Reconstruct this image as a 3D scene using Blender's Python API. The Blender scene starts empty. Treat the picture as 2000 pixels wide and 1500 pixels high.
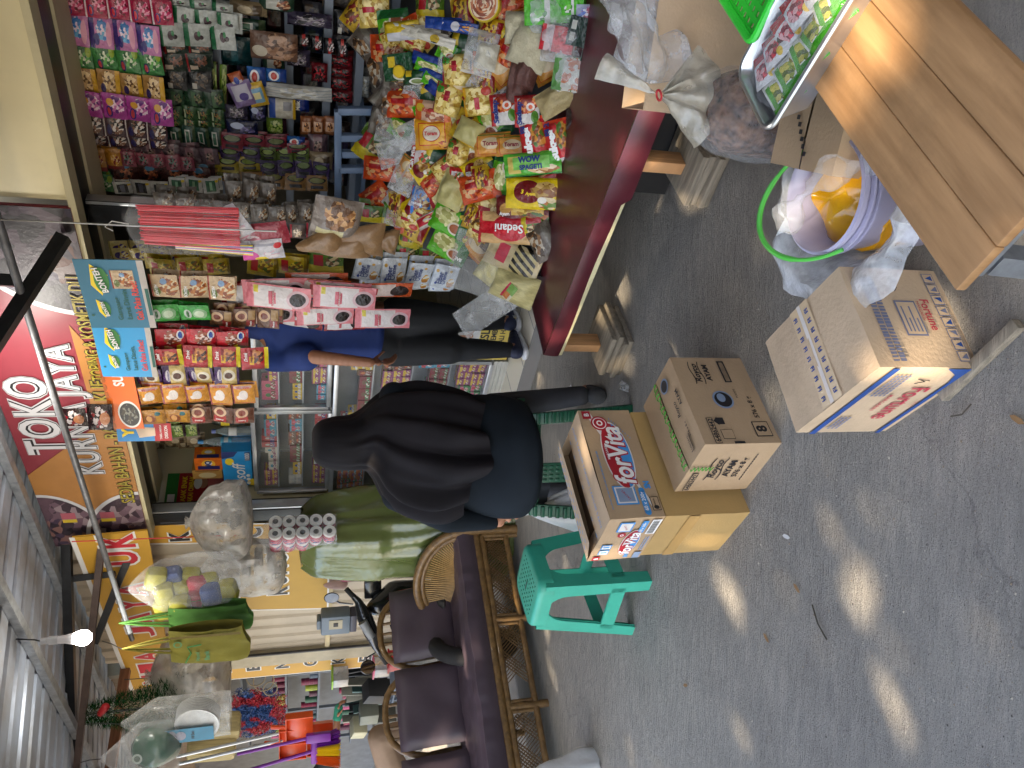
import bpy, bmesh, math, random
from mathutils import Vector as V, Matrix as MX, noise
RN = random.Random(7)
SC = bpy.context.scene
COL = SC.collection
# ---------------------------------------------------------------- camera (a portrait shot stored on its side: camera rolled by 90 degrees)
F, H = 1500.0, 1.4
PIT = math.atan(420 / F)
CAM = V((0, 0, H))
FW = V((0, math.cos(PIT), -math.sin(PIT))); UP = V((0, math.sin(PIT), math.cos(PIT))); RT = V((1, 0, 0))
cd = bpy.data.cameras.new('camera'); co = bpy.data.objects.new('camera', cd); COL.objects.link(co)
cd.sensor_width = 36; cd.lens = F * 36 / 2000; cd.clip_start = .02; cd.clip_end = 500
m = MX.Identity(4)
for i, c in enumerate((-UP, RT, -FW)):
    for j in range(3): m[j][i] = c[j]
m.translation = CAM
co.matrix_world = m; SC.camera = co
# ---------------------------------------------------------------- sky, sun, exposure
SUN_EL, SUN_AZ = math.radians(47), math.radians(222)      # azimuth clockwise from +Y
SUND = V((math.sin(SUN_AZ) * math.cos(SUN_EL), math.cos(SUN_AZ) * math.cos(SUN_EL), math.sin(SUN_EL)))
w = bpy.data.worlds.new('World'); SC.world = w; w.use_nodes = True
nt = w.node_tree; nt.nodes.clear()
sky = nt.nodes.new('ShaderNodeTexSky'); sky.sky_type = 'NISHITA'; sky.sun_disc = False
sky.sun_elevation = SUN_EL; sky.sun_rotation = SUN_AZ; sky.dust_density = 2.5; sky.air_density = 1.0
bg = nt.nodes.new('ShaderNodeBackground'); bg.inputs[1].default_value = .15
wo = nt.nodes.new('ShaderNodeOutputWorld')
nt.links.new(sky.outputs[0], bg.inputs[0]); nt.links.new(bg.outputs[0], wo.inputs[0])
sl = bpy.data.lights.new('sun', 'SUN'); sl.energy = 3.5; sl.angle = math.radians(.5); sl.color = (1, .82, .6)
so = bpy.data.objects.new('sun', sl); COL.objects.link(so); so.rotation_euler = SUND.to_track_quat('Z', 'Y').to_euler()
SC.view_settings.view_transform = 'Standard'; SC.view_settings.look = 'None'
SC.view_settings.exposure = 2.13; SC.view_settings.gamma = 1
SC.cycles.max_bounces = 8; SC.cycles.transparent_max_bounces = 24; SC.cycles.diffuse_bounces = 4
SC.cycles.caustics_reflective = False; SC.cycles.caustics_refractive = False
# ---------------------------------------------------------------- photograph pixel (x, y) -> points on surfaces of the place
def ray(x, y): return RT * ((1500 - y - 750) / F) - UP * ((x - 1000) / F) + FW
def G(x, y, z=0):
    d = ray(x, y); return CAM + d * ((z - H) / d.z)
def PLN(x, y, p, n):
    d = ray(x, y); return CAM + d * ((V(p) - CAM).dot(n) / d.dot(n))
def AT(x, y, dist):
    d = ray(x, y); return CAM + d * (dist / d.y)
# shop frame: s to the right along the facade, k into the shop, z up
O = V((.31, 4.222, 0)); RS = math.atan2(-.719, .695)
FR = V((math.cos(RS), math.sin(RS), 0)); INN = V((-math.sin(RS), math.cos(RS), 0)); ZZ = V((0, 0, 1))
def W(s, k, z=0): return O + FR * s + INN * k + ZZ * z
def FP(x, y, k=0):
    p = PLN(x, y, O + INN * k, INN); return (p - O).dot(FR), p.z
SHOP = MX.Translation(O) @ MX.Rotation(RS, 4, 'Z')
# ---------------------------------------------------------------- materials
MATS = {}
def new_mat(name):
    mt = bpy.data.materials.new(name); mt.use_nodes = True
    return mt, mt.node_tree, mt.node_tree.nodes['Principled BSDF']
def c4(c): return (c[0], c[1], c[2], 1)
def hx(s):                                                 # sRGB hex -> linear
    return tuple(((int(s[i:i+2], 16) / 255 + .055) / 1.055) ** 2.4 if int(s[i:i+2], 16) > 10 else int(s[i:i+2], 16) / 255 / 12.92 for i in (0, 2, 4))
def nd(nt, t, **kw):
    n = nt.nodes.new(t)
    for k, v in kw.items(): setattr(n, k, v)
    return n
def mixc(nt, fac, a, b):
    n = nd(nt, 'ShaderNodeMix', data_type='RGBA')
    for s, v in ((0, fac), (6, a), (7, b)):
        if isinstance(v, bpy.types.NodeSocket): nt.links.new(v, n.inputs[s])
        else: n.inputs[s].default_value = v if s == 0 else c4(v)
    return n.outputs[2]
def ramp(nt, v, a, b):
    n = nd(nt, 'ShaderNodeMapRange'); nt.links.new(v, n.inputs[0]); n.inputs[1].default_value = a; n.inputs[2].default_value = b
    return n.outputs[0]
def noisef(nt, vec, scale, detail=4, rough=.55):
    n = nd(nt, 'ShaderNodeTexNoise'); n.inputs['Scale'].default_value = scale; n.inputs['Detail'].default_value = detail; n.inputs['Roughness'].default_value = rough
    if vec: nt.links.new(vec, n.inputs['Vector'])
    return n.outputs['Fac']
def pm(name, col, rough=.5, metal=0, var=.18, scale=6, bump=0, bscale=60, spec=.5, col2=None, coat=0, stretch=None, dirt=0):
    if name in MATS: return MATS[name]
    mt, nt, b = new_mat(name)
    tc = nd(nt, 'ShaderNodeTexCoord'); vec = tc.outputs['Object']
    if stretch:
        mp = nd(nt, 'ShaderNodeMapping'); mp.inputs['Scale'].default_value = stretch; nt.links.new(vec, mp.inputs[0]); vec = mp.outputs[0]
    f = noisef(nt, vec, scale, 6)
    f = ramp(nt, f, .3, .7)
    lo = col2 or tuple(c * (1 - var) for c in col)
    hi = col if col2 else tuple(min(1, c * (1 + var)) for c in col)
    cc = mixc(nt, f, lo, hi)
    if dirt:
        f2 = ramp(nt, noisef(nt, tc.outputs['Object'], 2.3, 8, .7), .52, .72)
        mm = nd(nt, 'ShaderNodeMath', operation='MULTIPLY'); nt.links.new(f2, mm.inputs[0]); mm.inputs[1].default_value = dirt
        cc = mixc(nt, mm.outputs[0], cc, tuple(c * .35 for c in col))
        nt.links.new(cc, b.inputs['Base Color'])
    nt.links.new(cc, b.inputs['Base Color'])
    b.inputs['Roughness'].default_value = rough; b.inputs['Metallic'].default_value = metal
    b.inputs['Specular IOR Level'].default_value = spec; b.inputs['Coat Weight'].default_value = coat
    if bump:
        bp = nd(nt, 'ShaderNodeBump'); bp.inputs['Strength'].default_value = bump; bp.inputs['Distance'].default_value = .01
        nt.links.new(noisef(nt, vec, bscale, 5), bp.inputs['Height']); nt.links.new(bp.outputs[0], b.inputs['Normal'])
    MATS[name] = mt; return mt
def film(name, op=.18, tint=(.85, .88, .9), rough=.12, scale=14, var=.5):
    """clear or milky plastic film: mostly see-through, with gloss and creases"""
    if name in MATS: return MATS[name]
    mt, nt, b = new_mat(name)
    b.inputs['Base Color'].default_value = c4(tint); b.inputs['Roughness'].default_value = rough; b.inputs['Specular IOR Level'].default_value = .8
    tr = nd(nt, 'ShaderNodeBsdfTransparent'); tr.inputs[0].default_value = (.97, .975, .98, 1)
    mx = nd(nt, 'ShaderNodeMixShader'); tc = nd(nt, 'ShaderNodeTexCoord')
    f = noisef(nt, tc.outputs['Object'], scale, 5)
    mr = nd(nt, 'ShaderNodeMapRange'); nt.links.new(f, mr.inputs[0]); mr.inputs[1].default_value = .35; mr.inputs[2].default_value = .7
    mr.inputs[3].default_value = op * (1 - var); mr.inputs[4].default_value = min(1, op * (1 + var))
    bp = nd(nt, 'ShaderNodeBump'); bp.inputs['Strength'].default_value = .6; bp.inputs['Distance'].default_value = .012
    nt.links.new(noisef(nt, tc.outputs['Object'], scale * 1.6, 3), bp.inputs['Height']); nt.links.new(bp.outputs[0], b.inputs['Normal'])
    out = nt.nodes['Material Output']; lw = nd(nt, 'ShaderNodeLayerWeight'); lw.inputs[0].default_value = .3; ma = nd(nt, 'ShaderNodeMath', operation='MULTIPLY_ADD', use_clamp=True)
    nt.links.new(lw.outputs['Facing'], ma.inputs[0]); ma.inputs[1].default_value = min(.7, op * 1.5 + .09); nt.links.new(mr.outputs[0], ma.inputs[2])
    nt.links.new(ma.outputs[0], mx.inputs[0]); nt.links.new(tr.outputs[0], mx.inputs[1]); nt.links.new(b.outputs[0], mx.inputs[2]); nt.links.new(mx.outputs[0], out.inputs[0])
    MATS[name] = mt; return mt
def art(name, base, shapes=(), rough=.27, metal=0, crinkle=.5):
    """a printed wrapper: shapes are laid out in the wrapper's own uv square (0..1, y up)
       ('r',cx,cy,rx,ry,col) box  ('e',cx,cy,rx,ry,col) ellipse  ('p',cx,cy,rx,ry,c1,c2,c3) mottled picture  ('s',freq,ang,duty,col) stripes"""
    if name in MATS: return MATS[name]
    dp = lambda c: tuple(k ** 1.18 for k in c)
    base = dp(base); shapes = [tuple(dp(q) if isinstance(q, tuple) else q for q in sh) for sh in shapes]
    mt, nt, b = new_mat(name)
    uvn = nd(nt, 'ShaderNodeUVMap'); uv = uvn.outputs[0]
    nz = nd(nt, 'ShaderNodeTexNoise'); nz.inputs['Scale'].default_value = 6; nt.links.new(uv, nz.inputs['Vector'])
    cur = mixc(nt, ramp(nt, nz.outputs['Fac'], .3, .7), tuple(c * .8 for c in base), tuple(min(1, c * 1.12) for c in base))
    def vm(op, a, v):
        n = nd(nt, 'ShaderNodeVectorMath', operation=op); nt.links.new(a, n.inputs[0])
        if v is not None: n.inputs[1].default_value = v
        return n
    def less(sock, t):
        n = nd(nt, 'ShaderNodeMath', operation='LESS_THAN'); nt.links.new(sock, n.inputs[0]); n.inputs[1].default_value = t; return n.outputs[0]
    for sh in shapes:
        k = sh[0]
        if k in 'rep':
            a = vm('SUBTRACT', uv, (sh[1], sh[2], 0)); a = vm('DIVIDE', a.outputs[0], (sh[3], sh[4], 1))
            if k == 'r':
                a = vm('ABSOLUTE', a.outputs[0], None); sp = nd(nt, 'ShaderNodeSeparateXYZ'); nt.links.new(a.outputs[0], sp.inputs[0])
                mxm = nd(nt, 'ShaderNodeMath', operation='MAXIMUM'); nt.links.new(sp.outputs[0], mxm.inputs[0]); nt.links.new(sp.outputs[1], mxm.inputs[1])
                fac = less(mxm.outputs[0], 1)
            else:
                ln = vm('LENGTH', a.outputs[0], None); v = ln.outputs['Value']
                if k == 'p':
                    ad = nd(nt, 'ShaderNodeMath', operation='ADD'); nt.links.new(v, ad.inputs[0]); nt.links.new(nz.outputs['Fac'], ad.inputs[1]); v = ad.outputs[0]
                    fac = less(v, 1.45)
                else: fac = less(v, 1)
            if k == 'p':
                vo = nd(nt, 'ShaderNodeTexVoronoi'); vo.inputs['Scale'].default_value = 9; nt.links.new(uv, vo.inputs['Vector'])
                sp = nd(nt, 'ShaderNodeSeparateXYZ'); nt.links.new(vo.outputs['Color'], sp.inputs[0])
                cc = mixc(nt, less(sp.outputs[0], .5), sh[5], sh[6]); cc = mixc(nt, less(sp.outputs[1], .35), cc, sh[7])
                cur = mixc(nt, fac, cur, cc)
            else: cur = mixc(nt, fac, cur, sh[5])
        elif k == 's':
            dt = vm('DOT_PRODUCT', uv, (math.cos(sh[2]) * sh[1], math.sin(sh[2]) * sh[1], 0))
            fr = nd(nt, 'ShaderNodeMath', operation='FRACT'); nt.links.new(dt.outputs['Value'], fr.inputs[0])
            cur = mixc(nt, less(fr.outputs[0], sh[3]), cur, sh[4])
    nt.links.new(cur, b.inputs['Base Color']); b.inputs['Roughness'].default_value = rough; b.inputs['Metallic'].default_value = metal
    b.inputs['Specular IOR Level'].default_value = .6
    if crinkle:
        tc = nd(nt, 'ShaderNodeTexCoord'); bp = nd(nt, 'ShaderNodeBump'); bp.inputs['Strength'].default_value = min(1, crinkle * 1.6); bp.inputs['Distance'].default_value = .012
        nt.links.new(noisef(nt, tc.outputs['Object'], 34, 4, .6), bp.inputs['Height']); nt.links.new(bp.outputs[0], b.inputs['Normal'])
    MATS[name] = mt; return mt
# ---------------------------------------------------------------- mesh builder
FONT = {}
def glyphs(body, bold=0, shear=0, space=1.0):
    key = (body, bold, shear, space)
    if key not in FONT:
        cu = bpy.data.curves.new('t', 'FONT'); cu.body = body; cu.size = 1; cu.offset = bold; cu.shear = shear; cu.space_character = space
        cu.resolution_u = 3; cu.fill_mode = 'FRONT'
        ob = bpy.data.objects.new('t', cu); COL.objects.link(ob)
        dg = bpy.context.evaluated_depsgraph_get(); me = bpy.data.meshes.new_from_object(ob.evaluated_get(dg))
        vs = [v.co.copy() for v in me.vertices]; fs = [tuple(p.vertices) for p in me.polygons]
        bpy.data.objects.remove(ob); bpy.data.curves.remove(cu); bpy.data.meshes.remove(me)
        x0 = min(v.x for v in vs); x1 = max(v.x for v in vs); y0 = min(v.y for v in vs); y1 = max(v.y for v in vs)
        FONT[key] = (vs, fs, x0, x1, y0, y1)
    return FONT[key]
class MB:
    def __init__(s): s.v = []; s.f = []; s.uv = []; s.mi = []
    def add(s, vs, fs, uvs=None, m=0, mat=None):
        o = len(s.v)
        s.v += [(mat @ V(v)) if mat else V(v) for v in vs]
        for f in fs:
            s.f.append(tuple(i + o for i in f)); s.mi.append(m)
            s.uv.append([uvs[i] for i in f] if uvs else [(0, 0)] * len(f))
        return s
    def box(s, c, d, m=0, mat=None, taper=1):
        x, y, z = c; a, b, e = d[0] / 2, d[1] / 2, d[2] / 2; t = taper
        vs = [(x-a*t, y-b*t, z-e), (x+a*t, y-b*t, z-e), (x+a*t, y+b*t, z-e), (x-a*t, y+b*t, z-e), (x-a, y-b, z+e), (x+a, y-b, z+e), (x+a, y+b, z+e), (x-a, y+b, z+e)]
        return s.add(vs, [(0,3,2,1), (4,5,6,7), (0,1,5,4), (1,2,6,5), (2,3,7,6), (3,0,4,7)], None, m, mat)
    def bar(s, p, q, wd, ht, m=0, mat=None, roll=0):
        p, q = V(p), V(q); z = (q - p); L = z.length; z.normalize()
        r = V((0, 0, 1)) if abs(z.z) < .95 else V((0, 1, 0)); x = z.cross(r).normalized(); y = x.cross(z)
        mt = MX.Translation((p + q) / 2) @ MX(((x.x, y.x, z.x, 0), (x.y, y.y, z.y, 0), (x.z, y.z, z.z, 0), (0, 0, 0, 1))) @ MX.Rotation(roll, 4, 'Z')
        return s.box((0, 0, 0), (wd, ht, L), m, (mat @ mt) if mat else mt)
    def tube(s, pts, r, n=8, m=0, mat=None, closed=False, cap=True):
        pts = [V(p) for p in pts]; N = len(pts); rs = r if isinstance(r, (list, tuple)) else [r] * N
        vs = []; prev = None
        for i, p in enumerate(pts):
            a = pts[(i - 1) % N] if (i or closed) else p; b = pts[(i + 1) % N] if (i < N - 1 or closed) else p
            t = (b - a).normalized() if (b - a).length > 1e-9 else V((0, 0, 1))
            if prev is None:
                u = t.cross(V((0, 0, 1)) if abs(t.z) < .9 else V((1, 0, 0))).normalized()
            else:
                u = prev - t * prev.dot(t); u = u.normalized() if u.length > 1e-6 else t.orthogonal().normalized()
            prev = u; w_ = t.cross(u)
            for j in range(n):
                an = 2 * math.pi * j / n; vs.append(p + (u * math.cos(an) + w_ * math.sin(an)) * rs[i])
        fs = []; uvs = [(j / n, i / max(1, N - 1)) for i in range(N) for j in range(n)]
        for i in range(N if closed else N - 1):
            for j in range(n):
                i2 = (i + 1) % N; fs.append((i*n+j, i*n+(j+1) % n, i2*n+(j+1) % n, i2*n+j))
        if cap and not closed: fs += [tuple(range(n - 1, -1, -1)), tuple((N-1)*n+j for j in range(n))]
        return s.add(vs, fs, uvs, m, mat)
    def lathe(s, prof, n=20, m=0, mat=None, sq=(1, 1)):
        vs = []; uvs = []; N = len(prof)
        for i, (r, z) in enumerate(prof):
            for j in range(n):
                a = 2 * math.pi * j / n; vs.append((r * math.cos(a) * sq[0], r * math.sin(a) * sq[1], z)); uvs.append((j / n, i / (N - 1)))
        fs = [(i*n+j, i*n+(j+1) % n, (i+1)*n+(j+1) % n, (i+1)*n+j) for i in range(N-1) for j in range(n)]
        return s.add(vs, fs, uvs, m, mat)
    def grid(s, fn, nu, nv, m=0, mat=None, flip=False):
        vs = []; uvs = []
        for j in range(nv + 1):
            for i in range(nu + 1):
                vs.append(fn(i / nu, j / nv)); uvs.append((i / nu, j / nv))
        fs = []
        for j in range(nv):
            for i in range(nu):
                q = (j*(nu+1)+i, j*(nu+1)+i+1, (j+1)*(nu+1)+i+1, (j+1)*(nu+1)+i); fs.append(q[::-1] if flip else q)
        return s.add(vs, fs, uvs, m, mat)
    def prism(s, pts, d, m=0, mat=None):
        """outline in xy extruded from z=0 to z=d"""
        n = len(pts); vs = [(x, y, 0) for x, y in pts] + [(x, y, d) for x, y in pts]
        fs = [tuple(range(n - 1, -1, -1)), tuple(range(n, 2 * n))] + [(i, (i+1) % n, (i+1) % n + n, i + n) for i in range(n)]
        return s.add(vs, fs, None, m, mat)
    def flat(s, pts, z=0, m=0, mat=None):
        xs = [p[0] for p in pts]; ys = [p[1] for p in pts]; a, b, c, d = min(xs), max(xs), min(ys), max(ys)
        return s.add([(x, y, z) for x, y in pts], [tuple(range(len(pts)))], [((x - a) / (b - a + 1e-9), (y - c) / (d - c + 1e-9)) for x, y in pts], m, mat)
    def rect(s, x0, y0, x1, y1, z=0, m=0, mat=None): return s.flat([(x0, y0), (x1, y0), (x1, y1), (x0, y1)], z, m, mat)
    def ell(s, cx, cy, rx, ry, z=0, m=0, mat=None, n=28): return s.flat([(cx + rx * math.cos(2*math.pi*i/n), cy + ry * math.sin(2*math.pi*i/n)) for i in range(n)], z, m, mat)
    def text(s, body, cx, cy, w=None, h=None, z=0, m=0, mat=None, bold=0, shear=0, rot=0, zf=None, space=1.0):
        vs, fs, x0, x1, y0, y1 = glyphs(body, bold, shear, space)
        kx = w / (x1 - x0) if w else h / (y1 - y0); ky = h / (y1 - y0) if h else kx
        c_, s_ = math.cos(rot), math.sin(rot); out = []
        for v in vs:
            x = (v.x - (x0 + x1) / 2) * kx; y = (v.y - (y0 + y1) / 2) * ky
            X = cx + x * c_ - y * s_; Y = cy + x * s_ + y * c_
            out.append((X, Y, z + (zf(X, Y) if zf else 0)))
        return s.add(out, fs, None, m, mat)
    def mesh(s, name, mats, smooth=True, bevel=0, ang=40):
        me = bpy.data.meshes.new(name); me.from_pydata([tuple(v) for v in s.v], [], s.f)
        ul = me.uv_layers.new(name='UVMap')
        flatuv = [c for f in s.uv for p in f for c in p]
        ul.data.foreach_set('uv', flatuv)
        for mt in (mats if isinstance(mats, (list, tuple)) else [mats]): me.materials.append(mt)
        me.polygons.foreach_set('material_index', s.mi)
        if bevel:
            bm = bmesh.new(); bm.from_mesh(me)
            bmesh.ops.remove_doubles(bm, verts=bm.verts, dist=1e-5)
            es = [e for e in bm.edges if len(e.link_faces) == 2 and e.calc_face_angle(0) > .5]
            bmesh.ops.bevel(bm, geom=es, offset=bevel, segments=2, affect='EDGES', profile=.5, clamp_overlap=True)
            bm.to_mesh(me); bm.free()
        if smooth:
            me.polygons.foreach_set('use_smooth', [True] * len(me.polygons)); me.set_sharp_from_angle(angle=math.radians(ang))
        me.update(); return me
    def build(s, name, mats, parent=None, loc=None, rot=None, smooth=True, bevel=0, ang=40):
        return link(name, s.mesh(name, mats, smooth, bevel, ang), parent, loc, rot)
def link(name, me, parent=None, loc=None, rot=None, scale=None):
    o = bpy.data.objects.new(name, me); COL.objects.link(o)
    if parent: o.parent = parent
    if loc is not None: o.location = loc
    if rot is not None: o.rotation_euler = rot
    if scale is not None: o.scale = scale
    return o
def tag(o, label, cat, group=None):
    o['label'] = label; o['category'] = cat
    if group: o['group'] = group
    return o
def struct(o): o['kind'] = 'structure'; return o
def thing(name, label, cat, loc=(0, 0, 0), rotz=0, group=None, mat=None):
    o = bpy.data.objects.new(name, None); COL.objects.link(o); o.empty_display_size = .05
    if mat is not None: o.matrix_world = mat
    else: o.location = loc; o.rotation_euler = (0, 0, rotz)
    return tag(o, label, cat, group)
def copy_tree(o, parent=None):
    c = o.copy(); COL.objects.link(c)
    if parent: c.parent = parent; c.matrix_parent_inverse = o.matrix_parent_inverse
    for ch in list(o.children): copy_tree(ch, c)
    return c
def frame(o, x, y):                                         # matrix from origin and two in-plane directions
    x = V(x).normalized(); z = x.cross(V(y)).normalized(); y = z.cross(x)
    return MX(((x.x, y.x, z.x, o[0]), (x.y, y.y, z.y, o[1]), (x.z, y.z, z.z, o[2]), (0, 0, 0, 1)))
def blob(chains, voxel=.012, smooth=6):
    """one continuous surface grown from tapering limbs: chains of (point, radius)"""
    bm = bmesh.new()
    for ch in chains:
        for i, (p, r) in enumerate(ch):
            r_ = r if isinstance(r, (tuple, list)) else (r, r, r)
            bmesh.ops.create_icosphere(bm, subdivisions=2, radius=1, matrix=MX.Translation(p) @ MX.Diagonal((*r_, 1)))
        for (p, r), (q, t) in zip(ch, ch[1:]):
            a, b = V(p), V(q); n = max(2, int((b - a).length / .03))
            for k in range(1, n):
                f = k / n; ra = r if isinstance(r, (tuple, list)) else (r,) * 3; rb = t if isinstance(t, (tuple, list)) else (t,) * 3
                rr = [ra[j] * (1 - f) + rb[j] * f for j in range(3)]
                bmesh.ops.create_icosphere(bm, subdivisions=2, radius=1, matrix=MX.Translation(a.lerp(b, f)) @ MX.Diagonal((*rr, 1)))
    me = bpy.data.meshes.new('b'); bm.to_mesh(me); bm.free()
    ob = bpy.data.objects.new('b', me); COL.objects.link(ob)
    md = ob.modifiers.new('r', 'REMESH'); md.mode = 'VOXEL'; md.voxel_size = voxel; md.use_smooth_shade = True
    ms = ob.modifiers.new('s', 'SMOOTH'); ms.iterations = smooth; ms.factor = .5
    dg = bpy.context.evaluated_depsgraph_get(); out = bpy.data.meshes.new_from_object(ob.evaluated_get(dg))
    bpy.data.objects.remove(ob); bpy.data.meshes.remove(me)
    out.polygons.foreach_set('use_smooth', [True] * len(out.polygons)); return out
def nz(p, s=1.0): return noise.noise(V(p) * s)
# ================================================================ setting
CREAM = pm('cream_paint', hx('d8cda4'), .55, var=.06, scale=3, dirt=.15)
CREAM2 = pm('beige_wall', hx('c9bf9b'), .65, var=.07, scale=2, dirt=.25)
BLACKM = pm('black_metal', (.012, .013, .015), .38, .2, var=.4, scale=20, bump=.1)
ALU = pm('aluminium', (.5, .52, .54), .35, .75, var=.1, scale=12)
GALV = pm('galvanised', (.34, .36, .38), .42, .7, var=.25, scale=25, bump=.1)
WOODL = pm('plank_wood', hx('b98a5c'), .6, var=.3, scale=5, stretch=(1, 12, 1), bump=.25, bscale=30)
WOODG = pm('grey_wood', hx('8c8271'), .8, var=.35, scale=5, stretch=(1, 10, 14), bump=.5, bscale=20)
CARD = pm('cardboard', hx('ae9474'), .8, var=.07, scale=9, bump=.15, bscale=120, dirt=.35)
CARDL = pm('cardboard_light', hx('bfa688'), .8, var=.07, scale=9, bump=.15, bscale=120, dirt=.12)
CARDG = pm('cardboard_gold', hx('ac8d58'), .6, var=.06, scale=9, bump=.12, bscale=120, dirt=.1)
WHITE = pm('white_ink', (.8, .8, .78), .5, var=.04); BLACK = pm('black_ink', (.015, .015, .018), .5, var=.1)
REDI = pm('red_ink', hx('b3242c'), .5, var=.08); BLUEI = pm('blue_ink', hx('2b4fa0'), .5, var=.1); SKYI = pm('sky_ink', hx('3d8fd0'), .5, var=.1)
YELI = pm('yellow_ink', hx('f0d020'), .5, var=.05); GRNI = pm('green_ink', hx('2f7a35'), .5, var=.08); NAVYI = pm('navy_ink', hx('1c2f6e'), .5, var=.08)
ORGI = pm('orange_ink', hx('e06a1c'), .5, var=.08); MARI = pm('maroon_ink', hx('7a1020'), .5, var=.08); DKG = pm('dark_grey_ink', (.05, .05, .055), .6)
CLEAR = film('clear_film', .13); CLEAR2 = film('thin_film', .07); MILKY = film('milky_film', .5, (.8, .8, .78), .3, 9, .3); CRISP = film('crisp_film', .22, scale=22)

def ground_mat():
    mt, nt, b = new_mat('concrete_ground'); tc = nd(nt, 'ShaderNodeTexCoord'); v = tc.outputs['Object']
    mp = nd(nt, 'ShaderNodeMapping'); mp.inputs['Scale'].default_value = (1, 5, 1); mp.inputs['Rotation'].default_value = (0, 0, .9); nt.links.new(v, mp.inputs[0])
    big = ramp(nt, noisef(nt, v, .9, 8, .65), .36, .64); mid = ramp(nt, noisef(nt, v, 9, 8, .7), .35, .68); fine = ramp(nt, noisef(nt, v, 130, 4, .7), .3, .7)
    st = ramp(nt, noisef(nt, mp.outputs[0], 7, 8, .7), .4, .68)
    c = mixc(nt, big, hx('a39d94'), hx('d2cbbe')); 
    def mul(s, k):
        n = nd(nt, 'ShaderNodeMath', operation='MULTIPLY'); nt.links.new(s, n.inputs[0]); n.inputs[1].default_value = k; return n.outputs[0]
    c = mixc(nt, mul(mid, .5), c, hx('cfcabf')); c = mixc(nt, mul(st, .55), c, hx('8a8782')); c = mixc(nt, mul(fine, .35), c, hx('7c7a76'))
    pt = ramp(nt, noisef(nt, v, 2.6, 9, .75), .6, .7); c = mixc(nt, mul(pt, .5), c, hx('c4bfae'))
    sp = nd(nt, 'ShaderNodeTexVoronoi'); sp.inputs['Scale'].default_value = 45; nt.links.new(v, sp.inputs[0])
    spk = nd(nt, 'ShaderNodeMath', operation='LESS_THAN'); nt.links.new(sp.outputs['Distance'], spk.inputs[0]); spk.inputs[1].default_value = .1
    c = mixc(nt, mul(spk.outputs[0], .55), c, hx('c2beb4'))
    ck = nd(nt, 'ShaderNodeTexVoronoi', feature='DISTANCE_TO_EDGE'); ck.inputs['Scale'].default_value = .38
    wv = nd(nt, 'ShaderNodeVectorMath', operation='ADD'); nz_ = nd(nt, 'ShaderNodeTexNoise'); nz_.inputs['Scale'].default_value = 5; nz_.inputs['Detail'].default_value = 6; nt.links.new(v, nz_.inputs[0])
    sc_ = nd(nt, 'ShaderNodeVectorMath', operation='SCALE'); nt.links.new(nz_.outputs['Color'], sc_.inputs[0]); sc_.inputs['Scale'].default_value = .35
    nt.links.new(v, wv.inputs[0]); nt.links.new(sc_.outputs[0], wv.inputs[1]); nt.links.new(wv.outputs[0], ck.inputs[0])
    cr = nd(nt, 'ShaderNodeMath', operation='LESS_THAN'); nt.links.new(ck.outputs['Distance'], cr.inputs[0]); cr.inputs[1].default_value = .0014
    c = mixc(nt, mul(cr.outputs[0], .22), c, hx('35363a'))
    nt.links.new(c, b.inputs['Base Color']); b.inputs['Roughness'].default_value = .85; b.inputs['Specular IOR Level'].default_value = .35
    bp = nd(nt, 'ShaderNodeBump'); bp.inputs['Strength'].default_value = 1; bp.inputs['Distance'].default_value = .024; nt.links.new(noisef(nt, mp.outputs[0], 22, 8, .7), bp.inputs['Height'])
    bp2 = nd(nt, 'ShaderNodeBump'); bp2.inputs['Strength'].default_value = .8; bp2.inputs['Distance'].default_value = .010; nt.links.new(noisef(nt, v, 170, 5, .7), bp2.inputs['Height']); nt.links.new(bp.outputs[0], bp2.inputs['Normal'])
    nt.links.new(bp2.outputs[0], b.inputs['Normal']); return mt
struct(MB().rect(-40, -40, 40, 40).build('ground', ground_mat(), smooth=False))
rs = random.Random(77); b = MB()
for i in range(2600):
    p = G(rs.uniform(1060, 1990), rs.uniform(450, 1498)); r = rs.uniform(.0008, .0028) * (1.6 if rs.random() < .06 else 1); a = rs.uniform(0, 6.28)
    q = [p + V((r * math.cos(a + k * 1.57), r * math.sin(a + k * 1.57) * .7, .0005)) for k in range(4)] + [p + V((0, 0, r * .9))]
    b.add(q, [(0, 1, 4), (1, 2, 4), (2, 3, 4), (3, 0, 4)], None, i % 3)
g_ = b.build('ground_grit', [pm('grit_pale', hx('b8b2a4'), .9), pm('grit_dark', hx('55524e'), .9), pm('grit_tan', hx('8f8270'), .9)], smooth=False); g_['kind'] = 'stuff'; g_['label'] = 'loose grit scattered over the concrete ground'; g_['category'] = 'grit'

def tile_mat(name, col, sx, sy, grout=(.22, .21, .2)):
    mt, nt, b = new_mat(name); tc = nd(nt, 'ShaderNodeTexCoord'); br = nd(nt, 'ShaderNodeTexBrick'); br.offset = 0
    nt.links.new(tc.outputs['Object'], br.inputs[0]); br.inputs['Scale'].default_value = 1; br.inputs['Brick Width'].default_value = sx; br.inputs['Row Height'].default_value = sy
    br.inputs['Mortar Size'].default_value = .004; br.inputs['Color1'].default_value = c4(col); br.inputs['Color2'].default_value = c4(tuple(k * .93 for k in col)); br.inputs['Mortar'].default_value = c4(grout)
    nt.links.new(br.outputs[0], b.inputs['Base Color']); b.inputs['Roughness'].default_value = .3; return mt
struct(MB().box((.9, 1.72, .0425), (5.8, 3.44, .085)).build('tiled_floor', tile_mat('white_tile', hx('ece6d4'), .3, .3), None, O, (0, 0, RS), smooth=False))

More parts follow.
